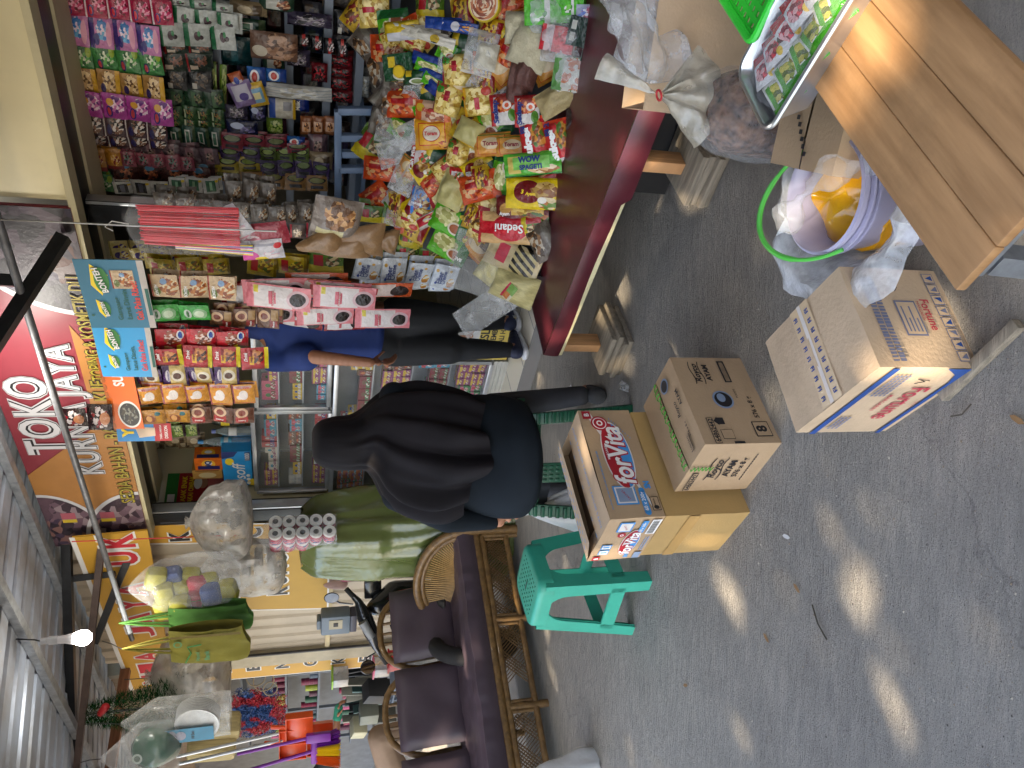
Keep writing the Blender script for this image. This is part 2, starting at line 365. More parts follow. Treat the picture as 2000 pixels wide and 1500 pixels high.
WL = thing('side_wall', 'plain grey wall of the next stall at the right, outside the view', 'wall', (2.3, -.6, 0), 0)  # unseen wall added to keep skylight off the right side
MB().box((0, 0, 1.6), (.15, 7.2, 3.2)).build('wall', pm('added_wall', hx('5a564e'), .8, dirt=.3), WL, smooth=False)
BH = thing('added_house', 'plain house across the street behind the viewer', 'house', (6, -8.5, 0), -.1)  # added house cuts the sky behind right, so light comes from the left
MB().box((0, 0, 2.6), (13, 4, 5.2)).build('wall', pm('house_wall', hx('7a7264'), .8, dirt=.3), BH, smooth=False)
MB().prism([(-6.9, 5.2), (6.9, 5.2), (0, 7)], 4.4, 0, MX.Translation((0, 2.2, 0)) @ MX.Rotation(math.pi / 2, 4, 'X')).build('roof', pm('house_roof', hx('6a4436'), .8), BH, smooth=False)
for x_ in (-4, -1, 2.5): MB().box((x_, 2.03, 1.9), (1.3, .08, 1.5)).build('window', pm('house_glass', (.05, .06, .07), .1), BH, smooth=False)
# ---------------------------------------------------------------- shop building
SB = thing('shop_building', 'open shop front with a cream fascia above the dim interior full of goods', 'shop', mat=SHOP)
MB().box((.95, 3.35, 1.5), (5.9, .1, 2.83)).build('back_wall', pm('dim_wall', hx('5e584a'), .8), SB, smooth=False)  # wall colour darkened to paint in the shade inside the shop
MB().box((-1.985, 1.75, 1.5), (.1, 3.1, 2.83)).build('side_wall', CREAM2, SB, smooth=False)
MB().box((3.85, 1.75, 1.5), (.1, 3.1, 2.83)).build('side_wall', CREAM2, SB, smooth=False)
MB().box((.93, 1.9, 2.93), (5.72, 2.78, .04)).build('ceiling', pm('dim_wall', hx('5e584a'), .8), SB, smooth=False)  # same shade-darkened colour as the back wall
f = MB(); f.box((2.3, .02, 2.68), (3.2, .05, .69)); f.build('fascia', CREAM, SB, bevel=.006)
f = MB(); f.box((.9, .03, 2.337), (5.6, .10, .03)); f.box((.9, .38, 2.337), (5.6, .22, .03)); f.box((.9, .48, 2.62), (5.6, .03, .53)); f.build('soffit', CREAM2, SB, smooth=False)
MB().box((.9, .175, 2.345), (5.6, .19, .02)).build('shutter_slot', BLACKM, SB, smooth=False)
def post(s, k, wd, dp, z0, z1):
    b = MB(); b.box((s, k, (z0 + z1) / 2), (wd, dp, z1 - z0), 0); b.box((s + wd/2 + .012, k - .01, (z0 + z1) / 2), (.022, dp * .7, z1 - z0), 1); b.box((s - wd/2 - .008, k - .01, (z0 + z1) / 2), (.014, dp * .6, z1 - z0), 1)
    b.build('door_post', [BLACKM, ALU], SB, bevel=.003)
post(.535, .18, .10, .08, .085, 2.33); post(-1.83, .12, .13, .1, .085, 2.33)

# ---------------------------------------------------------------- sign above the shop
S1 = thing('shop_sign', 'red and orange shop name banner with big white letters over the shop front', 'sign', mat=SHOP @ MX.Translation((0, -.028, 0)))
UPF = MX.Rotation(math.pi / 2, 4, 'X')                       # local xy plane -> facade plane (x right, y up, z out)
PHOTO = art('sign_photo', hx('40344c'), [('p', .3, .5, .5, .6, hx('342a42'), hx('524660'), hx('1f1a2a')), ('p', .75, .4, .4, .5, hx('4a3c48'), hx('665862'), hx('2a2028')), ('p', .5, .15, .25, .12, hx('6a4438'), hx('857878'), hx('382c40'))], .45, 0, .1)
PHOTO2 = art('sign_photo_dull', hx('6a5560'), [('p', .3, .6, .4, .45, hx('55465a'), hx('8a6a66'), hx('3a2f3c')), ('p', .7, .4, .4, .5, hx('7a6470'), hx('9c8c92'), hx('4a3a46')), ('r', .62, .6, .06, .12, hx('b86a78'), ), ('r', .52, .6, .03, .12, hx('d8c040'))], .45, 0, .1)
REDB = pm('sign_red', hx('84343e'), .42, var=.08); ORGB = pm('sign_orange', hx('a87640'), .42, var=.08); GREYW = pm('sign_letter', hx('c9c9cc'), .42, var=.03)
z0, z1, sl_, sr_ = 2.345, 2.905, -1.93, .675
b = MB(); b.box((( sl_ + sr_) / 2, .012, (z0 + z1) / 2), (sr_ - sl_, .02, z1 - z0)); b.build('board', REDB, S1, smooth=False)
d = MB()
sxy = lambda x, y: FP(x, y, -.03)
d.flat([(sl_, z0), (-.95, z0), (-.62, z0), (-1.18, z1), (sl_, z1)], .001, 1, UPF)
d.flat([(-.95, z0), (-.3, z0), (.0, z0 + .13), (-.62, z0 + .13)], .0015, 1, UPF)
d.build('orange_band', [REDB, ORGB], S1, smooth=False)
d = MB()
def arc(cx, cy, rx, ry, a0, a1, n=20): return [(cx + rx * math.cos(math.radians(a0 + (a1 - a0) * i / n)), cy + ry * math.sin(math.radians(a0 + (a1 - a0) * i / n))) for i in range(n + 1)]
d.flat([(sr_, z0)] + arc(sr_, z0, .62, .56, 90, 180) , .002, 0, UPF); d.flat([(sr_, z0)] + arc(sr_, z0, .59, .53, 90, 180), .003, 1, UPF)
d.build('photo_panel', [GREYW, PHOTO, PHOTO2], S1, smooth=False); d = MB()
d.flat([(sl_, z1)] + arc(sl_, z1, .56, .36, 270, 360), .002, 0, UPF); d.flat([(sl_, z1)] + arc(sl_, z1, .535, .335, 270, 360), .003, 2, UPF)
d.build('photo_panel', [GREYW, PHOTO, PHOTO2], S1, smooth=False); d = MB()
d.flat([(sl_, z0)] + arc(sl_, z0, .56, .37, 0, 90), .0035, 0, UPF); d.flat([(sl_, z0)] + arc(sl_, z0, .53, .345, 0, 90), .0045, 2, UPF)
d.build('photo_panel', [GREYW, PHOTO, PHOTO2], S1, smooth=False)
d = MB()
def tri(body, x0, x1, y0, y1, z=.006):
    for m_, bo, dz in ((0, .075, 0), (1, .042, .0015), (2, .012, .003)):
        d.text(body, (x0 + x1) / 2, (y0 + y1) / 2, w=(x1 - x0) * (1 + bo * .25), h=(y1 - y0) * (1 + bo * .8), z=z + dz, m=m_, mat=UPF, bold=bo, space=1.12)
a0 = sxy(134, 885); a1 = sxy(50, 735); tri('TOKO', a0[0], a1[0], a0[1], a0[1] + .2)
a0 = sxy(220, 922); a1 = sxy(128, 672); tri('KURNIA JAYA', a0[0], a1[0], a0[1], a0[1] + .19, .007)
d.text('SEDIA BAHAN - BAHAN KUE', -.93, z0 + .065, w=1.1, h=.085, z=.006, m=1, mat=UPF, bold=.05); d.text('SEDIA BAHAN - BAHAN KUE', -.93, z0 + .065, w=1.09, h=.078, z=.0075, m=3, mat=UPF, bold=.012)
d.text('TOPING & KOSMETIK DLL', -.03, z0 + .055, w=.72, h=.075, z=.008, m=1, mat=UPF, bold=.05); d.text('TOPING & KOSMETIK DLL', -.03, z0 + .055, w=.71, h=.068, z=.0095, m=3, mat=UPF, bold=.012)
d.build('lettering', [GREYW, BLACK, GREYW, pm('sign_yellow_letter', hx('9c8c30'), .5)], S1, smooth=False)

# ---------------------------------------------------------------- terrace roof, purlins, hanging pipe, black truss
TR = thing('terrace_roof', 'corrugated zinc roof sloping over the terrace in front of the shops', 'roof', mat=SHOP)
zr = lambda k: 2.945 + .13 * k
b = MB(); prof = []
x = -20.0
while x < 3.4:
    for dx, h in ((0, 0), (.055, 0), (.07, .022), (.105, .022), (.12, 0)): prof.append((x + dx, h))
    x += .19
vs = []; fs = []
for k in (.30, -2.5): vs += [(s, k, zr(k) + h) for s, h in prof]
n = len(prof); b.add(vs, [(i, i + 1, n + i + 1, n + i) for i in range(n - 1)])
b.build('roof_sheet', pm('zinc_sheet', hx('aab6c8'), .45, .3, var=.3, scale=3, col2=hx('7d7a76'), bump=.05, bscale=8), TR, smooth=False)
for k in (-.2, -.88, -1.7):
    b = MB(); zc = zr(k) - .045
    b.box((-4.3, k, zc), (13, .05, .006)); b.box((-4.3, k - .024, zc + .02), (13, .004, .038)); b.box((-4.3, k + .024, zc + .02), (13, .004, .038)); b.build('purlin', GALV, TR, smooth=False)
for s in (-3.6, -5.6):
    MB().box((s, -1.0, zr(-1) - .1), (.06, 2.6, .07)).build('rafter', pm('rafter_wood', hx('7a5138'), .7, var=.3, stretch=(8, 1, 8)), TR, (0, 0, 0), smooth=False)
b = MB(); b.tube([(1.6, -.3, 2.53), (-2.75, -.3, 2.53)], .017, 10)
PIPE = tag(b.build('hanging_pipe', pm('pipe_grey', (.16, .165, .175), .5, .5, var=.3, scale=20), None, O, (0, 0, RS)), 'long grey pipe in front of the red shop sign with bags hung from it', 'pipe')
TA = W(-1.94, -.02, 0); TBp = W(-3.04, -1.0, 0); tn = (TBp - TA).cross(ZZ).normalized()
def TP(x, y, off=0): return PLN(x, y, TA + tn * off, tn)
T1 = thing('black_truss', 'black square tube frame bolted beside the left end of the shop sign', 'frame', TA)
def tbar(x0, y0, x1, y1, wd=.05, off=0, name='tube', ext=0):
    p, q = TP(x0, y0, off) - TA, TP(x1, y1, off) - TA; q = q + (q - p).normalized() * ext
    MB().bar(p, q, wd, wd).build(name, BLACKM, T1, smooth=False)
tbar(129, 1040, 144, 1520, .055, 0, 'beam', 1.2); tbar(133, 1042, 272, 1042, .045, -.052, 'strut'); tbar(272, 1044, 231, 1138, .045, 0, 'strut'); tbar(231, 1138, 186, 1255, .045, 0, 'strut'); tbar(139, 1130, 226, 1120, .04, .052, 'strut')
BRN = pm('rusty_tube', hx('4a3c36'), .5, .3, var=.3, scale=15)
b = MB(); p, q = TP(208, 980, -.12) - TA, TP(150, 1500, -.12) - TA; b.bar(p, q + (q - p).normalized() * .6, .04, .04); b.build('tube', BRN, T1, smooth=False)
# black bracket at the right end of the sign
BK = thing('black_bracket', 'black square tube bracket slanting out over the dark photo part of the sign', 'bracket', W(.5, -.05, 2.4))
p = W(*[FP(125, 462, -.06)[0], -.06, FP(125, 462, -.06)[1]]); s_, z_ = FP(0, 655, -.45); q = W(s_, -.45, z_)
MB().bar(p - BK.location, q + (q - p) * .25 - BK.location, .055, .055).build('tube', BLACKM, BK, smooth=False)
s_, z_ = FP(28, 548, -.27); a = W(s_, -.27, z_); s_, z_ = FP(-25, 545, -.27); c = W(s_, -.27, z_)
MB().bar(a - BK.location, c - BK.location, .05, .05).build('tube', BLACKM, BK, smooth=False)
b = MB(); s_, z_ = FP(0, 430, -.36); s2, z2 = FP(540, 452, -.36)
WIRE = tag(MB().tube([W(s_, -.36, z_ + .3), W(s2 * .5 + s_ * .5, -.36, (z_ + z2) / 2), W(s2, -.36, z2)], .0035, 6).build('hanging_wire', pm('wire_grey', (.3, .3, .3), .4, .6), None), 'long thin wire dangling in front of the cream fascia and black door post', 'wire')
# ---------------------------------------------------------------- lit bulbs
def bulb(pt, label, grp, power):
    t = thing('light_bulb', label, 'bulb', pt, 0, grp)
    b = MB(); b.lathe([(0, -.052), (.018, -.05), (.034, -.038), (.041, -.018), (.04, 0), (.033, .022), (.026, .035)], 20)
    e, nt_, bb = new_mat('bulb_glow'); bb.inputs['Emission Color'].default_value = (1, .97, .92, 1); bb.inputs['Emission Strength'].default_value = 14; bb.inputs['Base Color'].default_value = (.9, .9, .9, 1)
    b.build('globe', e, t)
    b = MB(); b.lathe([(.027, .034), (.03, .04), (.022, .075), (.02, .11), (.0, .112)], 16); b.build('housing', pm('bulb_plastic', (.6, .6, .62), .4), t)
    b = MB(); b.lathe([(.023, .108), (.023, .15), (.017, .155), (.017, .19), (0, .192)], 16); b.build('socket', pm('socket_plastic', (.42, .43, .45), .4), t)
    lt = bpy.data.lights.new('bulb_light', 'POINT'); lt.energy = power; lt.color = (1, .93, .82); lt.shadow_soft_size = .05
    lo = bpy.data.objects.new('bulb_light', lt); COL.objects.link(lo); lo.parent = t; lo.location = (0, 0, -.11)
s_, z_ = FP(158, 1246, -.95); P1 = W(s_, -.95, z_)
bulb(P1, 'lit white bulb hanging from the roof beside the black truss', None, 2.2)
tag(MB().tube([P1 + V((0, 0, .19)), P1 + V((.01, 0, .22)), P1 + V((.02, .02, .35))], .004, 6).build('lamp_cord', BLACK), 'short black cord holding up the bulb beside the black truss', 'cord')
s_, z_ = FP(-48, 805, -.45); P2 = W(s_, -.45, z_); bulb(P2, 'lit white bulb above the top edge of the red shop sign', None, 4)
# ================================================================ cartons
def face(o, x, y): return frame(o, x, y)
class Carton:
    def __init__(s, name, label, mat, p, left, right, z0, h, seed=0, closed=True):
        s.p = V((p[0], p[1], z0)); X = V((right[0] - p[0], right[1] - p[1], 0)); s.w = X.length; s.X = X.normalized()
        s.Y = V((-s.X.y, s.X.x, 0)); s.d = (V((left[0], left[1], 0)) - V((p[0], p[1], 0))).length; s.h = h; s.mat = mat
        s.root = thing(name, label, 'box', (p[0], p[1], z0), math.atan2(s.X.y, s.X.x)); rn = random.Random(seed)
        b = MB(); W_, D_, h = s.w, s.d, s.h; j = lambda: rn.uniform(-.003, .003)
        def wall(fn): b.grid(fn, 8, 5)
        bul = .002
        def bow(u, v): return bul * math.sin(math.pi * u) * math.sin(math.pi * v)
        wall(lambda u, v: (u * W_, -bow(u, v), v * h)); wall(lambda u, v: (W_ + bow(u, v), u * D_, v * h)); wall(lambda u, v: (W_ * (1 - u), D_ + bow(u, v), v * h)); wall(lambda u, v: (-bow(u, v), D_ * (1 - u), v * h))
        b.rect(0, 0, W_, D_, .001)
        if closed:
            b.grid(lambda u, v: (u * W_, v * (D_ / 2 - .002), h + .004 * math.sin(math.pi * u) * v), 6, 3); b.grid(lambda u, v: (u * W_, D_ - (1 - v) * (D_ / 2 - .002), h + .006 * math.sin(math.pi * u) * (1 - v)), 6, 3)
            b.rect(0, D_ / 2 - .004, W_, D_ / 2 + .004, h - .003)
        b.v = [p + V((nz(p * 9 + V((seed, 0, 0))), nz(p * 9 + V((0, seed, 5))), nz(p * 8 + V((3, 0, seed))) if p.z > h * .5 else 0)) * .002 for p in b.v]
        b.build('body', mat, s.root)
        s.R = frame((0, 0, 0), (1, 0, 0), (0, 0, 1)); s.L = frame((0, D_, 0), (0, -1, 0), (0, 0, 1)); s.T = frame((0, 0, h + .0055), (1, 0, 0), (0, 1, 0))
# gold carton
gold = Carton('carton', 'plain gold brown carton under the margarine carton with the red and blue logo', CARDG, (-.411, 2.167), (-.602, 2.334), (-.097, 2.43), 0, .296, 1)
d = MB(); d.rect(0, .175, gold.d, .215, .004, 0, gold.L); d.build('tape', pm('brown_tape', hx('b08d55'), .25, var=.05), gold.root, smooth=False)
# margarine carton with red and blue logo
fv = Carton('carton', 'half open margarine carton with a red and blue logo on top of the gold carton', CARD, (-.411, 2.167), (-.604, 2.338), (-.091, 2.446), .298, .186, 2, closed=False)
W_, D_, h_ = fv.w, fv.d, fv.h
b = MB(); b.rect(.004, .004, W_ - .004, D_ - .004, h_ - .035); b.build('inner_floor', pm('carton_dark', hx('5a4630'), .9), fv.root, smooth=False)
b = MB(); b.grid(lambda u, v: (u * W_, v * (D_ * .5), h_ + .004 * math.sin(3 * u) - .008 * v * (1 - v)), 8, 3); b.build('flap', CARDL, fv.root)
b = MB(); b.grid(lambda u, v: (u * W_ * .97 - .004, D_ - v * (D_ * .47), h_ + .028 * v + .008 * v * u), 8, 3); b.build('flap', CARDL, fv.root)
b = MB(); b.grid(lambda u, v: (.002 + v * .07, D_ * u, h_ - .004 - .02 * v), 4, 2); b.build('flap', CARDL, fv.root)
d = MB()
for k in range(14): d.rect(W_ * (k + .2) / 14, D_ * .455, W_ * (k + .7) / 14, D_ * .468, h_ + .0045, k % 2)
for k in range(13): d.text('TOP SIDE  '[k % 3 * 2:k % 3 * 2 + 3] or 'TOP', W_ * (k + .8) / 14, D_ * .25, h=.012, z=h_ + .0055, m=0)
d.build('printing', [SKYI, pm('tan_ink', hx('c08a55'), .6)], fv.root, smooth=False)
d = MB(); d2 = MX.Translation((0, 0, 0))
for k in range(13):
    u_ = (k + .6) / 14; d.rect(W_ * u_ - .008, D_ * .60, W_ * u_ + .008, D_ * .612, h_ + .031 + .006 * u_, 0)
    d.rect(W_ * u_ - .012, D_ * .75, W_ * u_ + .006, D_ * .765, h_ + .022 + .004 * u_, 0)
d.build('printing', [SKYI], fv.root, smooth=False)
def fv_logo(d, M_, cx, cy, w_, z):
    k = w_ / .26
    d.ell(cx, cy, .142 * k, .052 * k, z, 2, M_); d.ell(cx, cy + .002 * k, .135 * k, .046 * k, z + .0006, 3, M_)
    pts = arc(cx, cy - .003 * k, .133 * k, .044 * k, 185, 352); d.flat(pts, z + .0012, 1, M_)
    for m_, bo, dz in ((3, .08, .0018), (0, .025, .0026)): d.text('forVita', cx, cy + .002 * k, w=(.235 + bo * .15) * k, h=(.07 + bo * .16) * k, z=z + dz, m=m_, mat=M_, bold=bo, shear=.2)
    d.text('MARGARIN', cx + .01 * k, cy + .037 * k, w=.06 * k, z=z + .003, m=0, mat=M_, bold=.01)
PRT = [WHITE, SKYI, pm('pale_ink', hx('d6d2cc'), .6), pm('logo_red', hx('a8202e'), .5), BLACK, pm('faint_blue_ink', hx('7d8fa8'), .7)]
d = MB(); M_ = fv.R; z = .0045
d.flat([(.0, .03), (.05, .03), (.42, .13), (.42, .145), (.0, .075)][:0] or [(.02, .03), (.045, .03), (.42, .15), (.42, .17)], z, 2, M_)
fv_logo(d, M_, .235, .095, .25, z + .001)
d.rect(.045, .075, .115, .15, z + .001, 1, M_); d.rect(.05, .08, .11, .145, z + .0016, 2, M_); d.rect(.055, .085, .105, .14, z + .0022, 5, M_); d.text('SACHET', .08, .112, w=.04, z=z + .003, m=3, mat=M_, rot=.5)
d.rect(.015, .045, .095, .066, z + .0012, 1, M_); d.ell(.015, .0555, .0105, .0105, z + .0012, 1, M_); d.ell(.095, .0555, .0105, .0105, z + .0012, 1, M_); d.text('60 x 200g', .055, .0555, w=.068, z=z + .002, m=0, mat=M_, bold=.02)
d.rect(.02, .008, .07, .036, z + .001, 4, M_); d.rect(.022, .010, .068, .034, z + .0016, 6, M_); d.text('HALAL', .051, .025, w=.026, z=z + .0024, m=4, mat=M_, bold=.02); d.ell(.031, .022, .007, .009, z + .0024, 4, M_)
d.text('SN', .115, .03, w=.028, h=.022, z=z + .001, m=1, mat=M_, bold=.05)
d.ell(.365, .125, .03, .03, z + .0012, 3, M_); d.ell(.365, .125, .024, .024, z + .0018, 0, M_); d.ell(.365, .125, .021, .021, z + .0022, 3, M_); d.text('O', .365, .125, h=.022, z=z + .0028, m=0, mat=M_, bold=.04)
d.rect(.385, .148, .418, .178, z + .001, 3, M_); d.text('B', .402, .163, h=.018, z=z + .0016, m=0, mat=M_, bold=.03)
for k in range(16): d.rect(.03 + k * .014, .166 - k * .0002, .042 + k * .014, .169, z, 5, M_)
for k in range(10): d.rect(.30 + k * .009, .03 + k * .006, .307 + k * .009, .033 + k * .006, z, 5, M_)
d.build('printing', PRT + [CARD], fv.root, smooth=False)
d = MB(); M_ = fv.L; z = .0045
fv_logo(d, M_, .115, .075, .145, z + .001)
d.rect(.185, .095, .24, .145, z + .001, 1, M_); d.rect(.19, .1, .235, .14, z + .0016, 2, M_); d.text('SACHET', .212, .12, w=.03, z=z + .0024, m=3, mat=M_, rot=.5)
d.rect(.175, .05, .245, .07, z + .001, 1, M_); d.text('60 x 200g', .21, .06, w=.055, z=z + .0018, m=0, mat=M_, bold=.02)
d.rect(.165, .008, .25, .04, z + .001, 0, M_)
for k in range(22): d.rect(.17 + k * .0034, .014, .17 + k * .0034 + (.0012 if k % 3 else .0022), .036, z + .0016, 4, M_)
d.rect(.008, .15, .032, .175, z + .001, 3, M_); d.text('B', .02, .162, h=.015, z=z + .0016, m=0, mat=M_, bold=.03)
for k in (0, 1): d.rect(.045 + k * .034, .13, .073 + k * .034, .165, z + .001, 1, M_); d.rect(.048 + k * .034, .133, .07 + k * .034, .162, z + .0016, 2, M_); d.rect(.055 + k * .034, .137, .063 + k * .034, .158, z + .002, 1, M_)
d.ell(.165, .118, .014, .014, z + .001, 3, M_); d.text('O', .165, .118, h=.012, z=z + .0016, m=0, mat=M_, bold=.04)
d.rect(.012, .01, .05, .035, z + .001, 5, M_); d.text('SN', .03, .06, w=.022, h=.016, z=z + .001, m=1, mat=M_, bold=.05)
for k in range(8): d.rect(.06 + k * .011, .015 , .069 + k * .011, .018, z, 1, M_); d.rect(.06 + k * .011, .024 , .067 + k * .011, .027, z, 1, M_)
d.build('printing', PRT, fv.root, smooth=False)
# seasoning carton
ry = Carton('carton', 'brown seasoning carton with black lettering and green stitching on the ground', CARD, (-.176, 2.0), (-.34, 2.188), (.085, 2.224), 0, .256, 3)
d = MB(); z = .0045
def royco(M_, cx, cy, w_, sub=True):
    d.text('Royco', cx, cy, w=w_, z=z, m=4, mat=M_, bold=.02, shear=.25)
    for dy in (-.2, .23):
        n_ = 14; up_ = [(cx - w_ * .62 + w_ * 1.24 * i / n_, cy + w_ * dy + w_ * .05 * math.sin(math.pi * 2 * i / n_ + 3.3)) for i in range(n_ + 1)]
        d.flat([(x_, y_ + w_ * .025) for x_, y_ in up_] + [(x_, y_ - w_ * .012) for x_, y_ in up_[::-1]], z, 4, M_)
    if sub: d.text('AYAM', cx, cy - w_ * .46, w=w_ * .9, z=z, m=4, mat=M_, bold=.035)
royco(ry.R, .275, .185, .075)
d.ell(.165, .135, .035, .035, z, 5, ry.R); d.ell(.165, .135, .029, .029, z + .0006, 4, ry.R); d.ell(.172, .14, .017, .014, z + .001, 5, ry.R); d.text('FOODS', .19, .083, w=.035, z=z, m=4, mat=ry.R)
d.rect(.0, .2, .095, .222, z, 4, ry.R); d.rect(.002, .202, .093, .22, z + .0006, 6, ry.R); d.text('64862442', .048, .211, w=.085, z=z + .0012, m=4, mat=ry.R, bold=.03)
d.text('576 x 8 g', .135, .043, w=.085, z=z, m=4, mat=ry.R, bold=.02)
d.rect(.022, .02, .078, .075, z, 4, ry.R); d.rect(.025, .023, .075, .072, z + .0006, 6, ry.R); d.text('8', .05, .05, h=.036, z=z + .0012, m=4, mat=ry.R, bold=.04)
d.rect(.235, .075, .325, .1, z, 4, ry.R); 
for k in range(16): d.rect(.24 + k * .005, .08, .2425 + k * .005, .095, z + .0006, 6, ry.R)
d.rect(.07, .165, .095, .185, z, 4, ry.R); d.flat([(.066, .185), (.099, .185), (.0825, .2)], z, 4, ry.R)
d.rect(.015, .15, .05, .19, z, 4, ry.R); d.rect(.0165, .1515, .0485, .1885, z + .0006, 6, ry.R)
d.rect(-.002, .125, .006, .16, z, 4, ry.R)
royco(ry.L, .125, .165, .095); d.text('576 x 8 g', .13, .085, w=.1, z=z, m=4, mat=ry.L, bold=.02)
d.rect(.01, .215, .105, .236, z, 4, ry.L); d.rect(.012, .217, .103, .234, z + .0006, 6, ry.L); d.text('64862442', .057, .2255, w=.085, z=z + .0012, m=4, mat=ry.L, bold=.03)
for k in range(12): d.rect(.06 + k * .012, .055, .069 + k * .012, .059, z, 4, ry.L)
d.ell(.285, .075, .026, .026, z - .001, 5, ry.T); d.ell(.285, .075, .02, .02, z - .0004, 4, ry.T)
z = .003; d.text('Royco', .175, .055, w=.06, z=z, m=4, mat=ry.T, bold=.02, shear=.25); d.text('AYAM', .2, .025, w=.06, z=z, m=4, mat=ry.T, bold=.03); d.text('576 x 8 g', .09, .04, w=.055, z=z, m=4, mat=ry.T, bold=.02)
d.rect(.02, .05, .08, .068, z - .001, 4, ry.T); d.rect(.0215, .0515, .0785, .0665, z, 6, ry.T); d.text('64862442', .05, .059, w=.05, z=z + .0006, m=4, mat=ry.T)
d.build('printing', PRT + [CARD], ry.root, smooth=False)
b = MB()
pts = []
for i in range(150):
    t_ = i / 149; pts.append((.0 + t_ * .33 + .006 * math.sin(i * .75), ry.d * .5 + .012 * math.cos(i * .75) * (1 if i % 40 < 30 else .2), ry.h + .012 + .002 * math.sin(i)))
b.tube(pts, .0016, 5); pts = [(-.008, ry.d * .47 + .01 * math.sin(i * 1.1), ry.h - i * .0022) for i in range(34)]; b.tube(pts, .0016, 5); b.build('stitching', pm('green_thread', hx('4f9a35'), .6), ry.root)
# margarine carton with blue border
ft = Carton('carton', 'worn white margarine carton with blue borders beside the wooden bench', CARDL, (.035, 1.306), (-.138, 1.566), (.258, 1.429), 0, .256, 4)
ft.root.children[0].data.materials[0] = pm('carton_pale', hx('c2aa8c'), .8, var=.08, scale=7, bump=.15, bscale=100, dirt=.4)
PAL = ft.root.children[0].data.materials[0]; FTR = pm('fortune_red', hx('b03a48'), .6, var=.1); FTB = pm('fortune_blue', hx('23488a'), .7, var=.15)
d = MB(); z = .0045; M_ = ft.L; Wl = ft.d
d.rect(.0, .205, Wl, .222, z, 1, M_); d.rect(.0, .02, Wl - .06, .033, z, 1, M_); d.flat([(Wl - .06, .02), (Wl, .014), (Wl, .085), (Wl - .025, .045), (Wl - .06, .033)], z, 1, M_)
d.text('Fortune', Wl * .5, .085, w=.15, h=.05, z=z + .001, m=0, mat=M_, bold=.015, rot=math.pi); d.text('MARGARIN', Wl * .52, .138, w=.075, z=z + .001, m=0, mat=M_, bold=.02, rot=math.pi)
d.text('HALAL', Wl * .5, .045, w=.03, z=z + .001, m=0, mat=M_, rot=math.pi)
for k in range(4):
    for j in range(9): d.rect(Wl * .62 + j * .0105, .155 + k * .011, Wl * .62 + j * .0105 + .0085, .161 + k * .011, z + .001, 2, M_)
for k in range(3):
    for j in range(6): d.rect(.03 + j * .0105, .165 + k * .011, .03 + j * .0105 + .0085, .171 + k * .011, z + .001, 2, M_)
d.tube([(Wl * .8, .12, z), (Wl * .83, .1, z), (Wl * .86, .125, z), (Wl * .84, .09, z)], .001, 4, 3, M_)
M_ = ft.R; Wr = ft.w
for j in range(26):
    for k in range(2): d.rect(.012 + j * .0083, .185 + k * .018, .012 + j * .0083 + random.Random(j * 2 + k).uniform(.004, .0075), .2 + k * .018, z, 2, M_)
d.rect(.075, .1, .165, .155, z, 2, M_); d.rect(.079, .104, .161, .151, z + .0005, 4, M_)
for k in range(4): d.rect(.085, .11 + k * .01, .12 + (k % 2) * .03, .114 + k * .01, z + .001, 2, M_)
d.text('Fortune', .13, .073, w=.08, h=.024, z=z, m=0, mat=M_, bold=.015, rot=math.pi); d.text('MARGARIN', .14, .092, w=.05, z=z, m=0, mat=M_, rot=math.pi)
for k in range(8):
    x_ = .012 + k * .029; d.rect(x_, .018, x_ + .026, .048, z, 2, M_); d.rect(x_ + .002, .02, x_ + .024, .046, z + .0005, 4, M_)
    d.flat([(x_ + .006, .024), (x_ + .02, .024), (x_ + .013 + (k % 3 - 1) * .005, .042)], z + .001, 1 if k % 2 else 2, M_)
d.tube([(.19, .14, z), (.2, .13, z), (.21, .145, z), (.215, .125, z), (.225, .14, z)], .001, 4, 3, M_)
d.build('printing', [FTR, FTB, pm('slate_ink', hx('6a7088'), .7), BLACK, PAL], ft.root, smooth=False)
d = MB(); M_ = ft.T
d.rect(0, ft.d * .5 - .035, ft.w, ft.d * .5 + .035, -.001, 1, M_); d.rect(0, ft.d * .5 - .006, ft.w, ft.d * .5 + .006, .0, 2, M_)
for k in range(9):
    for sgn in (-1, 1): d.text('FI', .02 + k * .026, ft.d * .5 + sgn * .022, h=.013, z=.0005, m=0, mat=M_, bold=.03, rot=math.pi if sgn > 0 else 0)
d.build('tape', [FTB, pm('clear_tape', hx('cdb592'), .2, var=.04), pm('tape_shine', hx('d8d0c8'), .15)], ft.root, smooth=False)

# ================================================================ long low display table with maroon oilcloth
TD = V((.607, -.795, 0)).normalized(); TB = V((-TD.y, TD.x, 0)); TF = V((.13, 3.2, 0))
tb = thing('display_table', 'low display table covered in maroon oilcloth and loaded with noodle packs', 'table', mat=frame(TF, TD, TB))
MARO = pm('maroon_oilcloth', hx('4f1d26'), .3, var=.14, scale=5, bump=.12, bscale=10, dirt=.25); TL = 2.3
b = MB()
def cl(u, v):
    x_ = u * TL
    if v < .8: return (x_, (v / .8) * .95, .36 + .003 * nz((x_ * 4, v * 5, 0)))
    return (x_, 0, .36)
b.grid(lambda u, v: (u * TL, .95 - v * .95, .36 + .003 * nz((u * 9, v * 5, 0))), 30, 10, flip=True)
drop = lambda x_: .066 + (.022 if x_ > .86 else 0) + .004 * math.sin(x_ * 9)
b.grid(lambda u, v: (u * TL, -.004 - .007 * math.sin(v * 2.4) - (.012 * v if u * TL > .86 else 0), .36 - v * drop(u * TL)), 60, 5)
b.grid(lambda u, v: (-.004 - .004 * math.sin(v * 2.4), u * .95, .36 - v * .066), 20, 4, flip=True)
b.build('oilcloth', MARO, tb)
